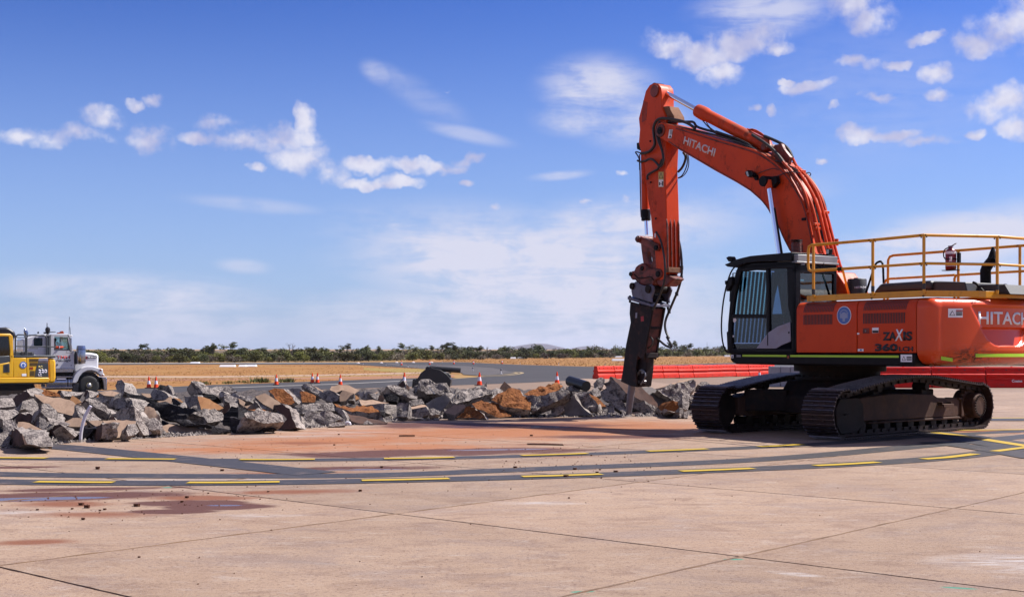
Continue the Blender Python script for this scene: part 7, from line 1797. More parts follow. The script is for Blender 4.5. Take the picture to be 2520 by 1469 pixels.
# ================================================================== the white prime mover
M['truckwhite'] = mat('truck_white', (.78, .78, .82), (.72, .72, .77), 1, .28, dirt=(.55, .45, .40), dirt_amt=.15, dirt_scale=2, coat=.3)
M['truckchrome'] = mat('truck_chrome', (.70, .70, .76), (.5, .5, .56), 4, .16, 1.0, .15, 12)
M['alloy'] = mat('alloy_rim', (.62, .62, .68), (.5, .5, .55), 6, .32, .6)
M['tyre'] = mat('tyre_rubber', (.018, .018, .02), (.03, .028, .028), 6, .75, bump=.3, bscale=30)
M['kyellow'] = mat('machine_yellow', (.92, .50, .012), (.85, .44, .012), 1.5, .38, dirt=(.35, .2, .04), dirt_amt=.25)
M['kgrey'] = mat('machine_grey', (.050, .058, .068), (.07, .075, .085), 2, .5)
M['hivis'] = mat('hivis_orange', (.85, .09, .02), (.75, .07, .015), 10, .8)
M['skin'] = flat('skin', (.10, .045, .03), .6); M['hair'] = flat('dark_hair', (.012, .01, .01), .8)
M['cabglass2'] = glass('truck_window', (.55, .75, .76), .5); M['sleeperglass'] = flat('sleeper_window', (.012, .05, .06), .08, 0, .8)
TF = Vector((.88, .475)).normalized(); Pn = Vector(((219 - 1260) / FPX * 62.5, 62.5)); Ll = Vector((-TF.y, TF.x)); Oo = Pn + Ll * 1.2
T = Frame((Oo.x, Oo.y, G(Pn.x, Pn.y)), TF)
TR = thing('truck', 'white long-nosed truck with chrome tank behind the yellow excavator', 'truck', T.o)
def tp(name, m, pts, v0, v1, par=None, bevel=.02, c='cb', ref=-1.2, ang=35):
    q = MB(T); q.prism([Vector((p.x, v0, p.z)) for p in [T.px(c, x, y, ref) for x, y in pts]], (0, v1 - v0, 0)); return q.build(name, m, par or TR, bevel=bevel, ang=ang)
tp('hood', 'truckwhite', [(1365, 640), (1395, 590), (1560, 590), (1700, 602), (1815, 622), (1838, 660), (1838, 960), (1380, 960)], -.82, .82, bevel=.08)
tp('grille', 'truckchrome', [(1838, 650), (1850, 660), (1850, 1000), (1838, 1000)], -.6, .6, bevel=.01)
fend = [(1322, 1150), (1345, 1060), (1400, 955), (1480, 885), (1580, 850), (1700, 850), (1800, 878), (1885, 900), (1895, 985), (1915, 990), (1915, 1030), (1862, 1035), (1840, 1005), (1760, 942), (1680, 920), (1600, 927), (1515, 970), (1455, 1040), (1425, 1120), (1392, 1155)]
for v0, v1 in ((-1.24, -.70), (.70, 1.24)): tp('mudguard', 'truckwhite', fend, v0, v1, bevel=.03)
lower = [(925, 548), (1290, 548), (1340, 548), (1368, 620), (1368, 885), (925, 885)]
for v0, v1 in ((-1.12, -1.05), (1.05, 1.12)):
    dr_ = tp('door', 'truckwhite', lower, v0, v1, bevel=.01)
    tp('door_pillar', 'truckwhite', [(925, 295), (1000, 300), (1003, 548), (925, 548)], v0, v1, bevel=.01)
    tp('door_pillar', 'truckwhite', [(1250, 300), (1300, 300), (1345, 548), (1290, 548), (1262, 400)], v0, v1, bevel=.01)
    if v0 < 0: near_door = dr_
tp('cab_roof', 'truckwhite', [(920, 258), (1060, 250), (1230, 255), (1320, 275), (1345, 290), (1340, 302), (1290, 304), (920, 304)], -1.12, 1.12, bevel=.03)
tp('window_frame', 'decalblack', [(1003, 330), (1180, 326), (1250, 332), (1290, 545), (1285, 552), (1005, 552), (1003, 536), (1262, 536), (1235, 345), (1012, 342), (1012, 536), (1003, 536)], -1.125, -1.118, bevel=0)
tp('side_window', 'cabglass2', [(1010, 400), (1250, 400), (1270, 540), (1010, 540)], -1.085, -1.083, bevel=0)
tp('far_window', 'cabglass2', [(1010, 305), (1250, 305), (1290, 548), (1010, 548)], 1.08, 1.083, bevel=0)
tp('firewall', 'truckwhite', [(1330, 560), (1368, 560), (1368, 885), (1330, 885)], -1.05, 1.05)
tp('cab_floor', 'decalblack', [(930, 860), (1360, 860), (1360, 884), (930, 884)], -1.05, 1.05, bevel=0)
tp('dashboard', 'decalblack', [(1190, 548), (1330, 540), (1330, 640), (1220, 640)], -1.0, 1.0)
q = MB(T); a, b = T.px('cb', 1262, 310, -1.2), T.px('cb', 1335, 555, -1.2); q.prism([Vector((a.x, -.98, a.z)), Vector((b.x, -.98, b.z)), Vector((b.x, .98, b.z)), Vector((a.x, .98, a.z))], (-.02, 0, 0)); q.build('windscreen', 'cabglass2', TR, smooth_=False)
q = MB(T); c = T.px('cb', 1130, 470, -1.2); R_ = Matrix.Rotation(radians(55), 3, 'Y')
q.tube([Vector((c.x, -.62, c.z)) + R_ @ Vector((.22 * cos(2*pi*k/16), .22 * sin(2*pi*k/16), 0)) for k in range(16)], .02, 6, closed=True); q.build('steering_wheel', 'decalblack', TR)
tp('sleeper', 'truckwhite', [(430, 352), (560, 300), (700, 262), (925, 256), (925, 885), (430, 885)], -1.12, 1.12, bevel=.06)
tp('sleeper_window', 'sleeperglass', [(625, 340), (640, 325), (770, 325), (785, 340), (785, 462), (770, 475), (640, 475), (625, 462)], -1.135, -1.12, bevel=.005)
tp('roof_fairing', 'kgrey', [(560, 300), (700, 258), (920, 252), (920, 290), (600, 312)], -1.05, 1.05, bevel=.04)
def tcyl(name, m, c0, c1, r, v=-1.15, n=18, par=None):
    q = MB(T); q.cyl(T.px('cb', *c0, v), T.px('cb', *c1, v), r, n=n); return q.build(name, m, par or TR)
tcyl('exhaust_shield', 'kgrey', (890, 690), (890, 290), .115, -1.25); tcyl('exhaust_collar', 'truckchrome', (890, 292), (890, 268), .135, -1.25)
q = MB(T); a = T.px('cb', 876, 265, -1.25); b = T.px('cb', 876, 125, -1.25); L_ = b.z - a.z; q.lathe(a, (0, 0, 1), [(0, .05), (.08, .07), (L_ * .35, .10), (L_ * .6, .12), (L_ * .85, .10), (L_, .03)], 16); q.cyl(T.px('cb', 864, 130, -1.25), T.px('cb', 864, 55, -1.25), .018, n=8); q.build('exhaust_tip', 'decalblack', TR)
q = MB(T); q.tube([T.px('cb', x, y, .9) for x, y in ((485, 700), (485, 300), (480, 240), (465, 195), (452, 152))], [.09, .09, .10, .085, .02], 16); q.build('exhaust_stack', 'truckchrome', TR)
q = MB(T); q.lathe(T.px('cb', 1488, 812, -1.2), (0, 0, 1), [(0, .12), (.04, .20), (.12, .215), (.80, .215), (.84, .20), (.86, .20), (.9, .19)], 22); ai = q.build('air_cleaner', 'truckchrome', TR)
q = MB(T)
for f_ in (.14, .78): q.lathe(T.px('cb', 1488, 812, -1.2) + Vector((0, 0, .9 * f_)), (0, 0, 1), [(0, .22), (.03, .22)], 22)
stuff(q.build('clamp_bands', 'decalblack', ai)); tp('intake_duct', 'kgrey', [(1385, 580), (1425, 575), (1430, 810), (1385, 810)], -1.1, -.8)
for vv, s_ in ((-1.45, 1), (1.45, 1)):
    q = MB(T); q.box2((T.px('cb', 1262, 330, -1.2).x, vv - .02, T.px('cb', 1262, 585, -1.2).z), (T.px('cb', 1300, 330, -1.2).x, vv + .1, T.px('cb', 1262, 330, -1.2).z)); mo = q.build('mirror', 'truckchrome', TR, bevel=.02)
    q = MB(T); q.tube([T.px('cb', x, y, vv) for x, y in ((1300, 545), (1325, 605), (1210, 600), (1235, 555))], .012, 6); q.tube([T.px('cb', 1275, 330, vv), T.px('cb', 1245, 270, vv * .8)], .02, 6); q.build('mirror_arm', 'decalblack', mo)
for x0, y1, x1, y0 in ((1275, 0, 1268, 290), (1285, 130, 1302, 320)): q = MB(T); q.cyl(T.px('cb', x1, y0, -1.1), T.px('cb', x0, y1 - (60 if x0 == 1275 else 0), -1.1), .012, n=6); q.build('antenna', 'decalblack', TR)
tp('light_bar', 'kgrey', [(905, 212), (1060, 208), (1062, 222), (950, 228), (950, 246), (905, 246)], -.6, .6, bevel=.01); tp('beacon', 'amber', [(1100, 225), (1150, 222), (1165, 200), (1210, 198), (1222, 248), (1100, 248)], -.5, -.2, bevel=.02)
tp('roof_horn', 'kgrey', [(742, 210), (765, 208), (765, 245), (742, 245)], -.4, -.2, bevel=.01)
tp('cab_sill', 'truckchrome', [(925, 885), (1368, 885), (1345, 960), (925, 965)], -1.16, -.8, bevel=.02)
tp('chassis_rail', 'decalblack', [(-100, 965), (1700, 965), (1700, 1150), (-100, 1150)], -.45, .45, bevel=.01)
tp('step_top', 'truckchrome', [(1030, 1030), (1322, 1030), (1330, 1052), (1030, 1056)], -1.25, -.75, bevel=.01)
q = MB(T)
for k in range(11): c = T.px('cb', 1045 + k * 16, 1078, -1.2); q.box((c.x, -1.24, c.z), (.04, .03, .05))
stuff(q.build('step_perforation', 'conewhite', TR))
q = MB(T); a = T.px('cb', 835, 1150, -.85); b = T.px('cb', 1310, 1145, -.85); q.cyl(a, b, .34, n=28); tk = q.build('fuel_tank', 'truckchrome', TR, bevel=.02)
for x in (1215, 1270): q = MB(T); a = T.px('cb', x, 1148, -.85); q.cyl(a, a + Vector((.05, 0, 0)), .348, n=28); q.build('tank_strap', 'decalblack' if x == 1215 else 'steel', tk)
tp('side_step', 'truckchrome', [(770, 1228), (1330, 1222), (1330, 1248), (770, 1256)], -1.25, -.95, bevel=.01)
tp('battery_box', 'kgrey', [(780, 1180), (835, 1180), (835, 1225), (780, 1225)], -1.15, -.7)
tp('mudflap', 'decalblack', [(1342, 1160), (1445, 1160), (1440, 1310), (1340, 1310)], -1.2, -.8, bevel=.01)
tp('bumper', 'truckchrome', [(1868, 1050), (1962, 1052), (1966, 1282), (1906, 1282), (1890, 1120)], -1.22, 1.22, bevel=.03)
tp('wheel_arch', 'decalblack', [(1440, 1290), (1440, 1060), (1560, 960), (1740, 955), (1870, 1060), (1890, 1290)], -.70, .70, bevel=.02)
tp('indicator', 'amber', [(1820, 900), (1840, 893), (1870, 905), (1868, 922), (1835, 927)], -1.26, -1.22, bevel=.008); tp('clearance_lamp', 'amber', [(1866, 1000), (1890, 1000), (1890, 1020), (1866, 1020)], -1.26, -1.23, bevel=.004)
def truck_wheel(cx, cy, r, v):
    c = T.px('cb', cx, cy, -1.2); c.y = v
    q = MB(T); q.lathe(c + Vector((0, .0, 0)), (0, 1, 0), [(0, r * .62), (.0, r * .80), (.02, r * .93), (.07, r), (.26, r), (.30, r * .93), (.30, r * .62)], 36); w = q.build('tyre', 'tyre', TR, ang=50)
    q = MB(T); q.lathe(c + Vector((0, .02, 0)), (0, 1, 0), [(0, r * .64), (.015, r * .60), (.06, r * .56), (.05, r * .34), (-.0, r * .30), (-.03, r * .22), (-.06, r * .18), (-.08, r * .05)], 32); rm = q.build('rim', 'alloy', w, ang=40)
    q = MB(T)
    for k in range(10): a = 2*pi*k/10; d = Vector((r * .45 * cos(a), 0, r * .45 * sin(a))); q.cyl(c + d + Vector((0, .055, 0)), c + d + Vector((0, .085, 0)), r * .055, n=10)
    stuff(q.build('hand_holes', 'decalblack', rm)); q = MB(T)
    for k in range(10): a = 2*pi*(k + .5)/10; d = Vector((r * .27 * cos(a), 0, r * .27 * sin(a))); q.cyl(c + d + Vector((0, -.03, 0)), c + d + Vector((0, .02, 0)), r * .035, n=6)
    stuff(q.build('wheel_nuts', 'signyellow', rm))
rw = (T.px('cb', 1640, 1200, -1.2).z - T.px('cb', 1640, 1385, -1.2).z)
truck_wheel(1635, 1200, rw, -1.22); truck_wheel(1635, 1200, rw, .92)
for x in (40, 180, -180): truck_wheel(x, 1225, rw * .95, -1.22)
tp('rear_mudguard', 'decalblack', [(-100, 1150), (300, 1150), (300, 1200), (-100, 1190)], -1.2, .2)
tp('reflector', 'coneorange', [(318, 1180), (345, 1178), (358, 1242), (335, 1244)], -1.26, -1.22, bevel=.005)
for x, y in ((447, 1240), (560, 1232)):
    q = MB(T); c = T.px('cb', x, y, -1.2); q.lathe(Vector((c.x, -1.25, c.z)), (0, 1, 0), [(0, .02), (.03, .12), (.09, .18), (.16, .20), (.8, .20)], 20); q.build('air_tank', flat('tank_red', (.45, .01, .02), .35), TR)
tp('load_cover', 'decalblack', [(-200, 150), (110, 130), (175, 150), (235, 190), (270, 215), (290, 270), (300, 335), (-200, 340)], -1.2, 1.2, bevel=.08, ref=-1.2)
tp('headboard_post', 'truckwhite', [(243, 340), (330, 335), (330, 365), (300, 365), (296, 560), (243, 560)], -.9, -.7)
def tmap(x0, y0): a = T.px('cb', x0, y0, -1.2); return lambda x, y, d: (a.x + x, -1.122 - d, a.z + y)
def ttext(s, x0, y0, x1, y1, m, bold=0.0, shear=0.0, vv=-1.122, par=None):
    a, b = T.px('cb', x0, y1, -1.2), T.px('cb', x1, y0, -1.2); return text(s, lambda x, y, d: (a.x + x, vv - d, a.z + y), b.z - a.z, 'lettering', m, par or near_door, .004, width=b.x - a.x, bold=bold, fr=T, shear=shear)
ttext('TMH', 1038, 655, 1292, 712, 'stickerred', .02); ttext('Haulage', 1034, 712, 1310, 775, 'kgrey', .012, .35)
ttext('W', 1300, 822, 1332, 842, 'kgrey', .02)
tp('hood_stripe', 'decalblack', [(1640, 700), (1570, 722), (1625, 672), (1700, 655), (1790, 655), (1806, 668), (1800, 698)], -.84, -.82, bevel=0); tp('hood_flash', 'stickerred', [(1556, 650), (1580, 650), (1600, 672), (1625, 660), (1610, 700), (1640, 715), (1556, 722)], -.84, -.82, bevel=0)
ttext('WESTERN STAR', 1640, 668, 1795, 692, 'decal', .03, vv=-.845, par=TR)
tp('door_handle', 'kgrey', [(1042, 808), (1062, 800), (1068, 830), (1046, 835)], -1.15, -1.12, bevel=.004, par=near_door)
# driver
def skin_body(name, joints, edges, m, parent, sub=1):
    me = bpy.data.meshes.new(name); me.from_pydata([tuple(T.rot @ Vector(j[0])) for j in joints], edges, []); o = bpy.data.objects.new(name, me); COL.objects.link(o)
    s = o.modifiers.new('s', 'SKIN'); o.modifiers.new('u', 'SUBSURF').levels = sub; o.modifiers['u'].render_levels = 2
    if not me.skin_vertices: me.attributes  # layer is made by the modifier
    for k, j in enumerate(joints): me.skin_vertices[0].data[k].radius = (j[1], j[1] * (j[2] if len(j) > 2 else 1)); me.skin_vertices[0].data[k].use_root = (k == 0)
    me.materials.append(M[m]); o.parent = parent; s.use_smooth_shade = True; return o
def J(x, y, v): p = T.px('cb', x, y, -1.2); return Vector((p.x, v, p.z))
DRV = thing('person', 'truck driver in orange hi-vis shirt resting an arm in the open window', 'person', T.o)
jt = [(J(985, 650, -.65), .15), (J(1000, 560, -.65), .15), (J(1012, 480, -.68), .17), (J(1024, 440, -.68), .075), (J(1026, 418, -.68), .065), (J(1030, 388, -.68), .10), (J(1034, 362, -.68), .085),
      (J(1015, 455, -.88), .075), (J(1040, 505, -1.04), .06), (J(1100, 505, -1.10), .05), (J(1190, 495, -1.08), .038), (J(1215, 496, -1.06), .036),
      (J(1020, 455, -.45), .075), (J(1070, 520, -.40), .055), (J(1120, 470, -.55), .045), (J(1100, 640, -.7), .09), (J(1100, 640, -.5), .09)]
ed = [(0, 1), (1, 2), (2, 3), (3, 4), (4, 5), (5, 6), (2, 7), (7, 8), (8, 9), (9, 10), (10, 11), (2, 12), (12, 13), (13, 14), (0, 15), (0, 16)]
skin_body('body', jt, ed, 'skin', DRV)
jk = [(J(985, 640, -.65), .17), (J(1000, 560, -.65), .17), (J(1012, 480, -.68), .19), (J(1022, 450, -.68), .11), (J(1015, 455, -.88), .092), (J(1040, 505, -1.04), .078), (J(1100, 506, -1.10), .068), (J(1180, 496, -1.08), .05), (J(1020, 455, -.45), .09), (J(1070, 520, -.40), .07), (J(1112, 478, -.53), .055)]
ek = [(0, 1), (1, 2), (2, 3), (2, 4), (4, 5), (5, 6), (6, 7), (2, 8), (8, 9), (9, 10)]
skin_body('shirt', jk, ek, 'hivis', DRV)
q = MB(T); q.cyl(J(1088, 506, -1.10), J(1104, 506, -1.10), .072, n=14); q.build('reflective_band', 'conewhite', DRV)
q = MB(T); q.lathe(J(1026, 376, -.68), (0, 0, 1), [(0, .115), (.06, .115), (.12, .08), (.14, .02)], 16); q.box(J(1045, 372, -.68) + Vector((.03, 0, .02)), (.14, .16, .015)); q.build('cap', 'hair', DRV)

# ================================================================== the yellow excavator at the left edge
KFv = Vector((-.80, -.60)).normalized(); Kl = Vector((-KFv.y, KFv.x)); Pk = Vector(((100 - 1260) / FPX * 55.5, 55.5)); Ok = Pk - Kl * 1.35
K = Frame((Ok.x, Ok.y, G(Pk.x, Pk.y)), KFv)
KX = thing('excavator', 'yellow excavator cut off by the left edge of the picture', 'excavator', K.o)
def kp_(name, m, pts, v0=1.35, v1=-1.35, par=None, bevel=.03, ang=35):
    q = MB(K); q.prism([Vector((p.x, v0, p.z)) for p in [K.px('cb', x, y, 1.35) for x, y in pts]], (0, v1 - v0, 0)); return q.build(name, m, par or KX, bevel=bevel, ang=ang)
kcw = kp_('counterweight', 'kyellow', [(898, 695), (985, 698), (1015, 715), (1034, 770), (1038, 1050), (1022, 1130), (990, 1158), (900, 1152)], 1.30, -1.30, bevel=.10)
kp_('side_door', 'kyellow', [(248, 697), (480, 695), (492, 1048), (250, 1050)], 1.35, .7, bevel=.02); sd2 = kp_('side_door', 'kyellow', [(484, 695), (880, 692), (892, 1048), (497, 1048)], 1.35, .7, bevel=.02)
kp_('engine_bay', 'kgrey', [(250, 700), (890, 700), (890, 1050), (250, 1050)], .7, -1.3, bevel=.01)
kp_('deck_frame', 'kyellow', [(-500, 1054), (892, 1054), (915, 1085), (890, 1150), (-500, 1165)], 1.38, -1.38, bevel=.03); kp_('lower_trim', 'kgrey', [(-500, 1165), (890, 1150), (860, 1175), (-500, 1185)], 1.30, -1.3, bevel=.01)
kp_('graphic_panel', 'kgrey', [(692, 788), (884, 785), (890, 1045), (640, 1045), (650, 940)], 1.362, 1.35, sd2, 0); kp_('graphic_stripe', 'dent', [(716, 700), (878, 697), (884, 745), (702, 745)], 1.362, 1.35, sd2, 0); kp_('graphic_stripe', 'lilac', [(702, 750), (884, 750), (885, 776), (696, 776)], 1.362, 1.35, sd2, 0)
def ktext(s, x0, y0, x1, y1, m, bold=.04):
    a, b = K.px('cb', x0, y1, 1.35), K.px('cb', x1, y0, 1.35); return text(s, lambda x, y, d: (a.x - x, 1.364 + d, a.z + y), b.z - a.z, 'lettering', m, sd2, .004, width=abs(b.x - a.x), bold=bold, fr=K)
ktext('PC', 700, 838, 780, 892, 'signyellow'); ktext('220', 697, 904, 862, 974, 'conewhite'); ktext('LC', 701, 988, 762, 1030, 'conewhite')
for (x0, x1, y0, y1, n, sk_) in ((538, 705, 710, 770, 6, -20), (545, 685, 782, 845, 6, -14), (548, 635, 932, 1032, 7, -4)):
    for k in range(n):
        ya = y0 + (y1 - y0) * k / n; yb_ = ya + (y1 - y0) / n * .5; kp_('louvre_slot', 'decalblack', [(x0, ya), (x1 + sk_ * k / n, ya), (x1 + sk_ * k / n, yb_), (x0, yb_)], 1.358, 1.35, sd2, 0)
kp_('latch_recess', 'amber', [(542, 862), (608, 862), (606, 908), (542, 908)], 1.358, 1.35, sd2, 0); kp_('sticker', 'decal', [(402, 984), (484, 982), (484, 1028), (402, 1028)], 1.358, 1.35, None, 0)
sg = kp_('sign_plate', 'decal', [(382, 774), (468, 772), (470, 870), (384, 872)], 1.358, 1.35, None, 0)
c = K.px('cb', 426, 822, 1.35); q = MB(K); q.cyl((c.x, 1.358, c.z), (c.x, 1.364, c.z), .145, n=28); q.build('sign_disc', 'blue', sg)
q = MB(K); q.cyl((c.x, 1.364, c.z), (c.x, 1.367, c.z), .10, n=20); q.build('earmuff_picture', 'decal', sg); q = MB(K); q.cyl((c.x, 1.367, c.z - .01), (c.x, 1.370, c.z - .01), .062, n=14); q.box((c.x, 1.368, c.z - .07), (.05, .003, .05)); q.build('head_picture', 'blue', sg)
for pts in ([(-300, 258), (190, 258), (228, 285), (238, 330), (248, 700), (180, 700), (185, 560), (158, 300), (-300, 295)], [(186, 640), (248, 640), (248, 1050), (180, 1050), (60, 960), (180, 800), (0, 860), (-300, 900), (-300, 840), (0, 835), (186, 770)],):
    kp_('cab_frame', 'kyellow', pts, 1.35, 1.25, bevel=.02); kp_('cab_frame', 'kyellow', pts, .35, .25, bevel=.02)
kp_('cab_lower_panel', 'kgrey', [(-300, 660), (60, 660), (186, 650), (186, 772), (0, 836), (-300, 860)], 1.34, 1.28); kp_('cab_side_panel', 'kyellow', [(-300, 850), (186, 770), (186, 1050), (-300, 1050)], 1.35, .3)
kp_('side_vent', 'kgrey', [(62, 820), (175, 798), (178, 955), (60, 962)], 1.362, 1.35)
for k in range(8): kp_('vent_slot', 'decalblack', [(85, 835 + k * 15), (150, 822 + k * 15), (150, 829 + k * 15), (85, 842 + k * 15)], 1.366, 1.362, None, 0)
kp_('cab_roof', 'kyellow', [(-300, 248), (185, 250), (228, 285), (228, 300), (-300, 300)], 1.34, .26, bevel=.05); kp_('cab_window', 'darkglass', [(-300, 295), (158, 300), (186, 560), (186, 660), (-300, 660)], 1.31, 1.30, None, 0); kp_('cab_back', 'kgrey', [(205, 310), (238, 330), (246, 700), (205, 700)], 1.25, .3)
kp_('far_cab_wall', 'decalblack', [(-300, 300), (200, 300), (200, 700), (-300, 700)], .40, .36, None, 0); kp_('cab_seat', 'seat', [(0, 420), (60, 420), (90, 600), (60, 700), (-100, 700), (-20, 620)], 1.0, .6)
kp_('roof_lamp', 'kgrey', [(-30, 80), (25, 85), (28, 180), (-20, 185)], 1.0, .9)
kp_('engine_hood', 'kgrey', [(250, 690), (255, 600), (340, 572), (640, 580), (700, 640), (1000, 645), (1000, 690)], .95, -.95, bevel=.06)
kp_('walkway', 'kgrey', [(250, 650), (1025, 645), (1028, 690), (250, 694)], 1.33, .95)
for k in range(9): kp_('grille_bar', 'steel', [(440 + k * 26, 580), (452 + k * 26, 580), (470 + k * 26, 635), (456 + k * 26, 635)], .97, .95, None, 0)
def kr(name, pts, v, r=.03): q = MB(K); q.tube([K.px('cb', x, y, v) for x, y in pts], r, 8); return q.build(name, 'kgrey', KX)
for vv in (1.28, -1.0):
    kr('handrail', [(285, 690), (285, 330), (300, 290), (330, 270), (430, 270), (455, 285), (468, 330), (468, 690)], vv); kr('handrail', [(492, 690), (492, 320), (510, 290), (540, 280), (800, 285), (840, 300), (858, 330), (858, 690)], vv)
    kr('handrail', [(285, 480), (468, 482)], vv, .024); kr('handrail', [(492, 485), (858, 488), (1025, 495)], vv, .024); kr('handrail', [(285, 320), (468, 322)], vv, .02); kr('handrail', [(250, 322), (285, 320)], vv, .02); kr('handrail', [(492, 515), (700, 518)], vv, .02)
for side in (1.28, -1.28):
    q = MB(K); lp = arc(K.px('cb', 420, 1330, 1.35).x, .45, .45, -90, 90, 10)[::-1]; lpL = arc(K.px('cb', -560, 1330, 1.35).x, .45, .45, 90, 270, 10)
    lo = lpL + arc(K.px('cb', 420, 1330, 1.35).x - .0, .45, .45, -90, 90, 10) if False else None
    xr, xl = K.px('cb', 440, 1330, 1.35).x, K.px('cb', -620, 1330, 1.35).x
    P1 = arc(xl, .46, .46, 90, -90, 10) + arc(xr, .46, .46, -90, -270, 10)
    q.prism([Vector((a, side, b)) for a, b in P1], (0, -.5 if side > 0 else .5, 0)); trk = q.build('track', 'darkframe', KX, bevel=.01)
    pl = [Vector((a, 0, b)) for a, b in P1]; cs_, _ = resample(pl, 46); q0 = None
    for k in range(46):
        a_, b_ = cs_[k - 1], cs_[(k + 1) % 46]; t_ = (b_ - a_).normalized(); q = MB(K)
        if q0 is None: q.box((0, 0, 0), (.15, .54, .05)); q0 = q.build('track_shoe', 'track', trk, smooth_=False); o = q0; q0.data.transform(K.rot.to_4x4().inverted())
        else: o = q0.copy(); COL.objects.link(o); o.parent = trk
        R_ = Matrix((t_, Vector((0, 1, 0)), t_.cross(Vector((0, 1, 0))))).transposed()
        o.matrix_local = K.rot.to_4x4() @ Matrix.Translation(cs_[k] + Vector((0, side - (.25 if side > 0 else -.25), 0))) @ R_.to_4x4()
q = MB(K); q.cyl((K.px('cb', -90, 1100, 1.35).x, 0, .8), (K.px('cb', -90, 1100, 1.35).x, 0, 1.1), .7, n=24); q.build('slew_ring', 'darkframe', KX)
# ================================================================== scrub, trees, hill
def leaf_mat(name, c1, c2, c3):
    m, t, b = base_mat(name); tc = nn(t, 'ShaderNodeTexCoord').outputs['Object']; oi = nn(t, 'ShaderNodeObjectInfo')
    n = nse(t, tc, .9, 4, .6).outputs['Fac']; col = mixc(t, rng(t, n, .35, .65), c1, c2); n2 = nse(t, tc, 5, 3, .6).outputs['Fac']; col = mixc(t, mth(t, 'MULTIPLY', rng(t, n2, .5, .7), .6), col, c3)
    hv = nn(t, 'ShaderNodeHueSaturation'); lk(t, rng(t, oi.outputs['Random'], 0, 1, .65, 1.35, False), hv.inputs['Value']); lk(t, rng(t, oi.outputs['Random'], 0, 1, .485, .515, False), hv.inputs['Hue']); lk(t, col, hv.inputs['Color'])
    lk(t, hv.outputs[0], b.inputs['Base Color']); b.inputs['Roughness'].default_value = .7; b.inputs['Specular IOR Level'].default_value = .2; return m
M['leaf_olive'] = leaf_mat('olive_leaves', (.135, .135, .035), (.095, .100, .028), (.21, .20, .06))
M['leaf_bright'] = leaf_mat('yellow_green_leaves', (.20, .20, .04), (.14, .15, .03), (.29, .27, .07))
M['leaf_dark'] = leaf_mat('dark_leaves', (.080, .088, .032), (.055, .062, .024), (.12, .12, .05))
M['leaf_grey'] = leaf_mat('grey_scrub_leaves', (.17, .135, .10), (.13, .11, .08), (.24, .19, .15))
M['bark'] = mat('grey_bark', (.16, .12, .10), (.10, .075, .065), 3, .9)
def leaf_cloud(q, c, rx, ry, rz, n, s, r_, shell=.55):
    for _ in range(n):
        while True:
            p = Vector((r_.uniform(-1, 1), r_.uniform(-1, 1), r_.uniform(-1, 1)))
            if p.length < 1: break
        if r_.random() < shell: p = p.normalized() * r_.uniform(.8, 1.05)
        w = c + Vector((p.x * rx, p.y * ry, p.z * rz)); a = r_.uniform(0, 6.28); u_ = Vector((cos(a), sin(a), r_.uniform(-.6, .6))).normalized(); v_ = u_.cross(Vector((r_.uniform(-1, 1), r_.uniform(-1, 1), r_.uniform(.1, 1)))).normalized()
        e = s * r_.uniform(.6, 1.3); q.add([w - u_ * e, w + v_ * e * .6, w + u_ * e, w - v_ * e * .6], [(0, 1, 2, 3)])
def make_tree(kind, seed):
    r_ = random.Random(seed); r = thing({'bush': 'bush', 'dark': 'bush', 'bright': 'bush', 'scrub': 'bush', 'gum': 'gum_tree', 'snag': 'dead_tree'}[kind], 'x', 'x')
    if kind in ('bush', 'dark', 'bright', 'scrub'):
        q = MB(); 
        for k in range(5): a = r_.uniform(0, 6.28); q.tube([Vector((0, 0, 0)), Vector((cos(a) * .3, sin(a) * .3, .7)), Vector((cos(a) * .9, sin(a) * .9, 1.3))], [.07, .05, .02], 5)
        q.build('trunk', 'bark', r)
        q = MB()
        for k in range(r_.choice((5, 6, 7))):
            a = r_.uniform(0, 6.28); d = r_.uniform(.2, 1.15); h = r_.uniform(.8, 1.55) if kind != 'scrub' else r_.uniform(.5, 1.3)
            leaf_cloud(q, Vector((cos(a) * d * 1.2, sin(a) * d, h)), r_.uniform(.6, .95), r_.uniform(.5, .8), r_.uniform(.45, .8), 150 if kind != 'scrub' else 70, .13, r_)
        leaf_cloud(q, Vector((0, 0, .55)), 1.6, 1.3, .5, 160 if kind != 'scrub' else 70, .14, r_)
        q.build('crown', {'bush': 'leaf_olive', 'dark': 'leaf_dark', 'bright': 'leaf_bright', 'scrub': 'leaf_grey'}[kind], r, smooth_=False)
    else:
        q = MB(); tips = []; H_ = r_.uniform(3.3, 4.0)
        for k in range(r_.choice((3, 4, 5))):
            a = r_.uniform(0, 6.28); s_ = r_.uniform(.4, 1.3); m1 = Vector((cos(a) * s_ * .35, sin(a) * s_ * .3, H_ * .45)); m2 = Vector((cos(a) * s_, sin(a) * s_ * .7, H_ * r_.uniform(.75, .95)))
            q.tube([Vector((r_.uniform(-.1, .1), 0, 0)), m1, m2], [.09, .06, .03], 5); tips.append(m2)
            for j in range(4):
                e = m1.lerp(m2, r_.uniform(.3, 1)); f_ = e + Vector((r_.uniform(-.7, .7), r_.uniform(-.4, .4), r_.uniform(.2, .7))); q.tube([e, f_], [.025, .008], 4); tips.append(f_)
        q.build('trunk', 'bark', r)
        if kind == 'gum':
            q = MB()
            for p in tips: leaf_cloud(q, p + Vector((0, 0, .1)), r_.uniform(.35, .7), r_.uniform(.3, .5), r_.uniform(.16, .3), 55, .12, r_, .3)
            q.build('crown', r_.choice(('leaf_dark', 'leaf_olive', 'leaf_grey')), r, smooth_=False)
        else:
            q = MB()
            for p in tips[:6]: leaf_cloud(q, p, .35, .25, .15, 10, .06, r_, .3)
            q.build('twigs', 'leaf_grey', r, smooth_=False)
    return r
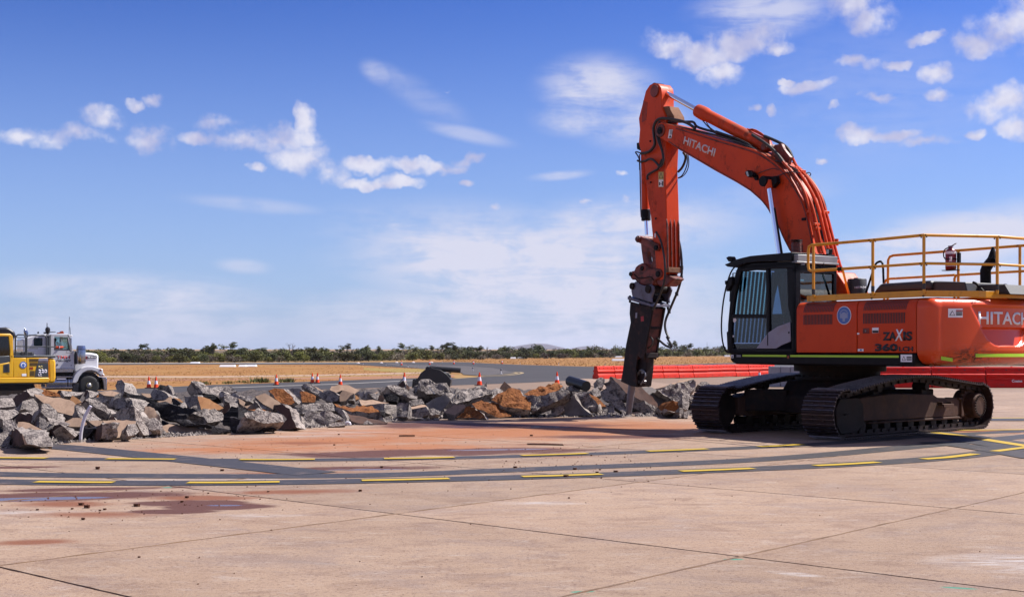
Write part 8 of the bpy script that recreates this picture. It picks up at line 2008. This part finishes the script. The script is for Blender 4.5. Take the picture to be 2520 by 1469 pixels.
LBL = {'bush': ('rounded olive bush in the scrub belt across the field', 'bush'), 'dark': ('dark green bush in the scrub belt across the field', 'bush'), 'bright': ('yellow-green bush at the front of the far scrub belt', 'bush'), 'scrub': ('sparse grey-brown bush in the far scrub belt', 'bush'),
       'gum': ('thin gum tree with a flat crown rising above the far scrub', 'tree'), 'snag': ('bare dead tree sticking up out of the far scrub', 'tree')}
KL = {'bush': 'rounded olive bush', 'dark': 'dark green bush', 'bright': 'yellow-green bush', 'scrub': 'sparse grey-brown bush', 'gum': 'thin flat-crowned gum tree', 'snag': 'bare dead tree'}
protos_t = {}; sd = 0
for kind, n in (('bush', 4), ('dark', 3), ('bright', 2), ('scrub', 3), ('gum', 4), ('snag', 2)):
    protos_t[kind] = []
    for _ in range(n): sd += 1; protos_t[kind].append(make_tree(kind, sd * 17))
used = set()
def Yb(px): return lerp_curve([(-200, 205), (230, 218), (800, 238), (1100, 280), (1250, 305), (1500, 350), (1800, 440), (2600, 520)], px)
rt = random.Random(77)
def place_tree(kind, px, y, s):
    o0 = rt.choice(protos_t[kind])
    if o0.name in used: o = copy_tree(o0)
    else: o = o0; used.add(o0.name)
    x = (px - 1260) / FPX * y; o.location = (x, y, G(x, y) - .12); o.rotation_euler[2] = rt.uniform(0, 6.28); o.scale = (s * rt.uniform(.9, 1.5), s * rt.uniform(.9, 1.2), s * rt.uniform(.85, 1.1))
    zone = min([(215, 'above the white truck hood'), (330, 'left of the leftmost cones'), (450, 'above the leftmost cones'), (600, 'left of the lone cone'), (690, 'above the lone cone'), (790, 'above the middle cone pair'), (900, 'between middle cones and bucket'), (1000, 'left of the black bucket'),
        (1080, 'above the black bucket'), (1180, 'right of the black bucket'), (1310, 'below the hill'), (1440, 'right of the hill'), (1530, 'left of the breaker'), (1660, 'right of the breaker'), (1760, 'left of the cab')], key=lambda q: abs(q[0] - px))[1]
    o['label'] = KL[kind] + ' in the far scrub ' + zone; o['category'] = LBL[kind][1]; o['group'] = {'bush': 'rounded bushes of the far scrub', 'dark': 'dark bushes of the far scrub', 'bright': 'bright bushes of the far scrub', 'scrub': 'grey bushes of the far scrub', 'gum': 'gum trees of the far scrub', 'snag': 'dead trees of the far scrub'}[kind]
cnt = 0
for row, (n, f0, f1) in enumerate(((82, 1.0, 1.04), (70, 1.05, 1.14), (54, 1.14, 1.3))):
    for k in range(n):
        px = 205 + (1800 - 205) * (k + rt.uniform(-.4, .4)) / n
        if row and px < 1100 and False: continue
        y = Yb(px) * rt.uniform(f0, f1); kind = rt.choices(['bush', 'dark', 'bright', 'scrub', 'gum'], [(5, 3, 3, 4, 0), (5, 4, 1, 4, 1), (3, 5, 0, 3, 4)][row])[0]
        base = (.92, 1.22, 1.42)[row] * (y / 300) ** .55
        if kind == 'gum': base *= .62
        if kind == 'bright': base *= .8
        place_tree(kind, px, y, base * rt.uniform(.75, 1.15)); cnt += 1
for px, s in ((695, 1.05), (716, 1.25), (860, .9), (932, 1.0), (1200, .9), (1480, .9), (1690, 1.0)): place_tree('snag', px, Yb(px) * 1.1, s * .80 * (Yb(px) / 260) ** .8); 
for px, s in ((928, 1.25), (1095, 1.35), (1110, 1.35), (1015, 1.1), (1115, 1.2), (1445, 1.0), (1665, 1.25), (1690, 1.1), (985, 1.0), (1240, 1.0), (650, .9), (780, .95), (1070, 1.1), (1650, 1.15)): place_tree('gum', px, Yb(px) * 1.12, s * .74 * (Yb(px) / 290) ** .8)
for L in protos_t.values():
    for o in L:
        if o.name not in used:
            for c in list(o.children): bpy.data.objects.remove(c)
            bpy.data.objects.remove(o)
# the mass of scrub behind and between
q = MB(); r_ = random.Random(31)
for k in range(520):
    px = r_.uniform(120, 2600); y = Yb(px) * r_.uniform(1.02, 1.6); x = (px - 1260) / FPX * y; s = r_.uniform(1.0, 1.9) * (y / 300) ** .6
    leaf_cloud(q, Vector((x, y, G(x, y) + s * .42)), s * 1.5, s, s * .46, 60, .30 * s / 2, r_, .7)
stuff(q.build('scrub', 'leaf_olive', smooth_=False), 'dense dark scrub filling the belt behind the single bushes', 'scrub')
# dry grass tufts
M['tuft'] = leaf_mat('dry_grass_blades', (.60, .34, .10), (.48, .25, .08), (.66, .46, .16)); M['tuftgreen'] = leaf_mat('green_weed', (.12, .15, .03), (.09, .11, .025), (.2, .2, .05))
q = MB()
def tuft(q, x, y, h, r_, z0=-.085):
    z = G(x, y) + z0
    for _ in range(5):
        a = r_.uniform(0, 6.28); l_ = h * r_.uniform(.3, .8); w = h * .12; b0 = Vector((x + r_.uniform(-.1, .1), y + r_.uniform(-.1, .1), z)); t_ = b0 + Vector((cos(a) * l_, sin(a) * l_, h * r_.uniform(.6, 1.1))); s_ = Vector((-sin(a), cos(a), 0)) * w
        q.add([b0 - s_, b0 + s_, t_], [(0, 1, 2)])
for k in range(7000):
    px = r_.uniform(-60, 1090); py = r_.choice((r_.uniform(896.5, 925), r_.uniform(896.5, 925), r_.uniform(929, 936), r_.uniform(938, 952)))
    if py > lerp_curve(near_top, px) - .6: continue
    if px > 900 and py > 918 + (px - 900) * .0 and r_.random() < .5: continue
    p = ground_pt(px, py)
    if noise.noise(Vector((p.x * .12, p.y * .07, 0))) < -.15: continue
    tuft(q, p.x, p.y, r_.uniform(.05, .13), r_)
for k in range(5000):
    px = r_.uniform(1090, 2200); py = r_.uniform(lerp_curve([(1000, 884), (1180, 881), (1700, 878), (2300, 875)], px), lerp_curve(far_top, px) - .8)
    p = ground_pt(px, py); tuft(q, p.x, p.y, r_.uniform(.10, .22), r_)
stuff(q.build('dry_grass', 'tuft', smooth_=False), 'dry orange grass of the field between the taxiway and the scrub', 'grass')
q = MB()
for cx, cy, n, h in ((643, 938, 60, .35), (707, 937, 46, .3), (600, 939, 20, .2), (500, 943, 24, .25), (560, 941, 20, .2)):
    for _ in range(n): p = ground_pt(cx + r_.gauss(0, 9), cy + r_.gauss(0, .8)); tuft(q, p.x, p.y, h * r_.uniform(.6, 1.2), r_, -.06)
stuff(q.build('weeds', 'tuftgreen', smooth_=False), 'green weeds along the edge of the taxiway behind the cones', 'weeds')
# hills far away
M['hillmat'] = mat('far_hill', (.10, .07, .085), (.075, .055, .065), .004, .95)
def hill(name, px0, px1, top, dist, depth):
    x0, x1 = (px0 - 1260) / FPX * dist, (px1 - 1260) / FPX * dist; h = (HOR - top) / FPX * dist + EYE + 1; q = MB(); vs = []; nx, ny = 70, 24
    for i in range(nx + 1):
        for j in range(ny + 1):
            a, b = i / nx, j / ny; pr = lerp_curve([(0, 0), (.14, .42), (.28, .72), (.42, .92), (.55, 1.0), (.68, .90), (.80, .60), (.92, .30), (1, 0)], a); x = x0 + (x1 - x0) * a; y = dist + depth * (b - .5)
            z = h * pr * sin(pi * b) ** .7 * (1 + .05 * noise.noise(Vector((x * .01, y * .01, 0)))) - 1.5; vs.append((x, y, z))
    q.add(vs, [(i*(ny+1)+j, (i+1)*(ny+1)+j, (i+1)*(ny+1)+j+1, i*(ny+1)+j+1) for i in range(nx) for j in range(ny)]); structure(q.build(name, 'hillmat', ang=180))
hill('hill', 1236, 1400, 845.2, 9000, 700); hill('hill', 1395, 1500, 851.0, 9500, 500)
for px, top, lab in ((1135, 848, 'left'), (1541, 848, 'middle'), (1740, 842, 'right')):
    Y = 1400; q = MB(); x = (px - 1260) / FPX * Y; h = (HOR - top) / FPX * Y + EYE + 1; q.cyl((0, 0, 0), (0, 0, h), .14, .07, n=5)
    for k in range(4): q.cyl((-.6, 0, h * (.6 + .1 * k)), (.6, 0, h * (.6 + .1 * k)), .05, n=4)
    o = q.build('radio_mast', 'bark'); o.location = (x, Y, -.9); tag(o, f'thin far radio mast, {lab} one of the three on the horizon', 'mast', 'far radio masts')
if HAZE:
    q = MB(); q.box2((-11000, -300, -2.2), (11000, 11500, 75)); o = q.build('haze', 'decal', smooth_=False); stuff(o, 'thin pale air haze over the plain', 'haze')
    m = bpy.data.materials.new('haze_air'); m.use_nodes = True; t = m.node_tree; t.nodes.clear(); oo = nn(t, 'ShaderNodeOutputMaterial'); v = nn(t, 'ShaderNodeVolumePrincipled'); v.inputs['Density'].default_value = HAZE; v.inputs['Color'].default_value = (.80, .84, 1, 1)
    v.inputs['Anisotropy'].default_value = .2; lk(t, v.outputs[0], oo.inputs['Volume']); o.data.materials.clear(); o.data.materials.append(m)

# every surface a little darker than first mixed (the exposure is set one stop up to suit)
for m in bpy.data.materials:
    if not m.use_nodes or 'Principled BSDF' not in m.node_tree.nodes: continue
    t = m.node_tree; p = t.nodes['Principled BSDF'].inputs['Base Color']; k = 0.56
    if m.name in ('truck_white', 'white_paint', 'marker_white', 'decal_white', 'cone_reflective', 'white_pvc', 'faded_grey_panel', 'lime_reflective_tape', 'cone_orange', 'rail_yellow', 'machine_yellow', 'hivis_orange'): k = 0.72
    if m.name in ('worn_white_print', 'decal_white'): k = 1.0
    if m.name.endswith('leaves') or m.name in ('excavator_orange', 'panel_orange', 'counterweight_paint', 'dusty_frame', 'track_steel', 'breaker_steel'): k = 0.72
    if p.is_linked:
        s_ = p.links[0].from_socket; lk(t, mixc(t, 1.0, s_, (k, k, k), 'MULTIPLY'), p)
    elif t.nodes['Principled BSDF'].inputs['Metallic'].default_value < .5: c_ = p.default_value; p.default_value = (c_[0] * k, c_[1] * k, c_[2] * k, 1)
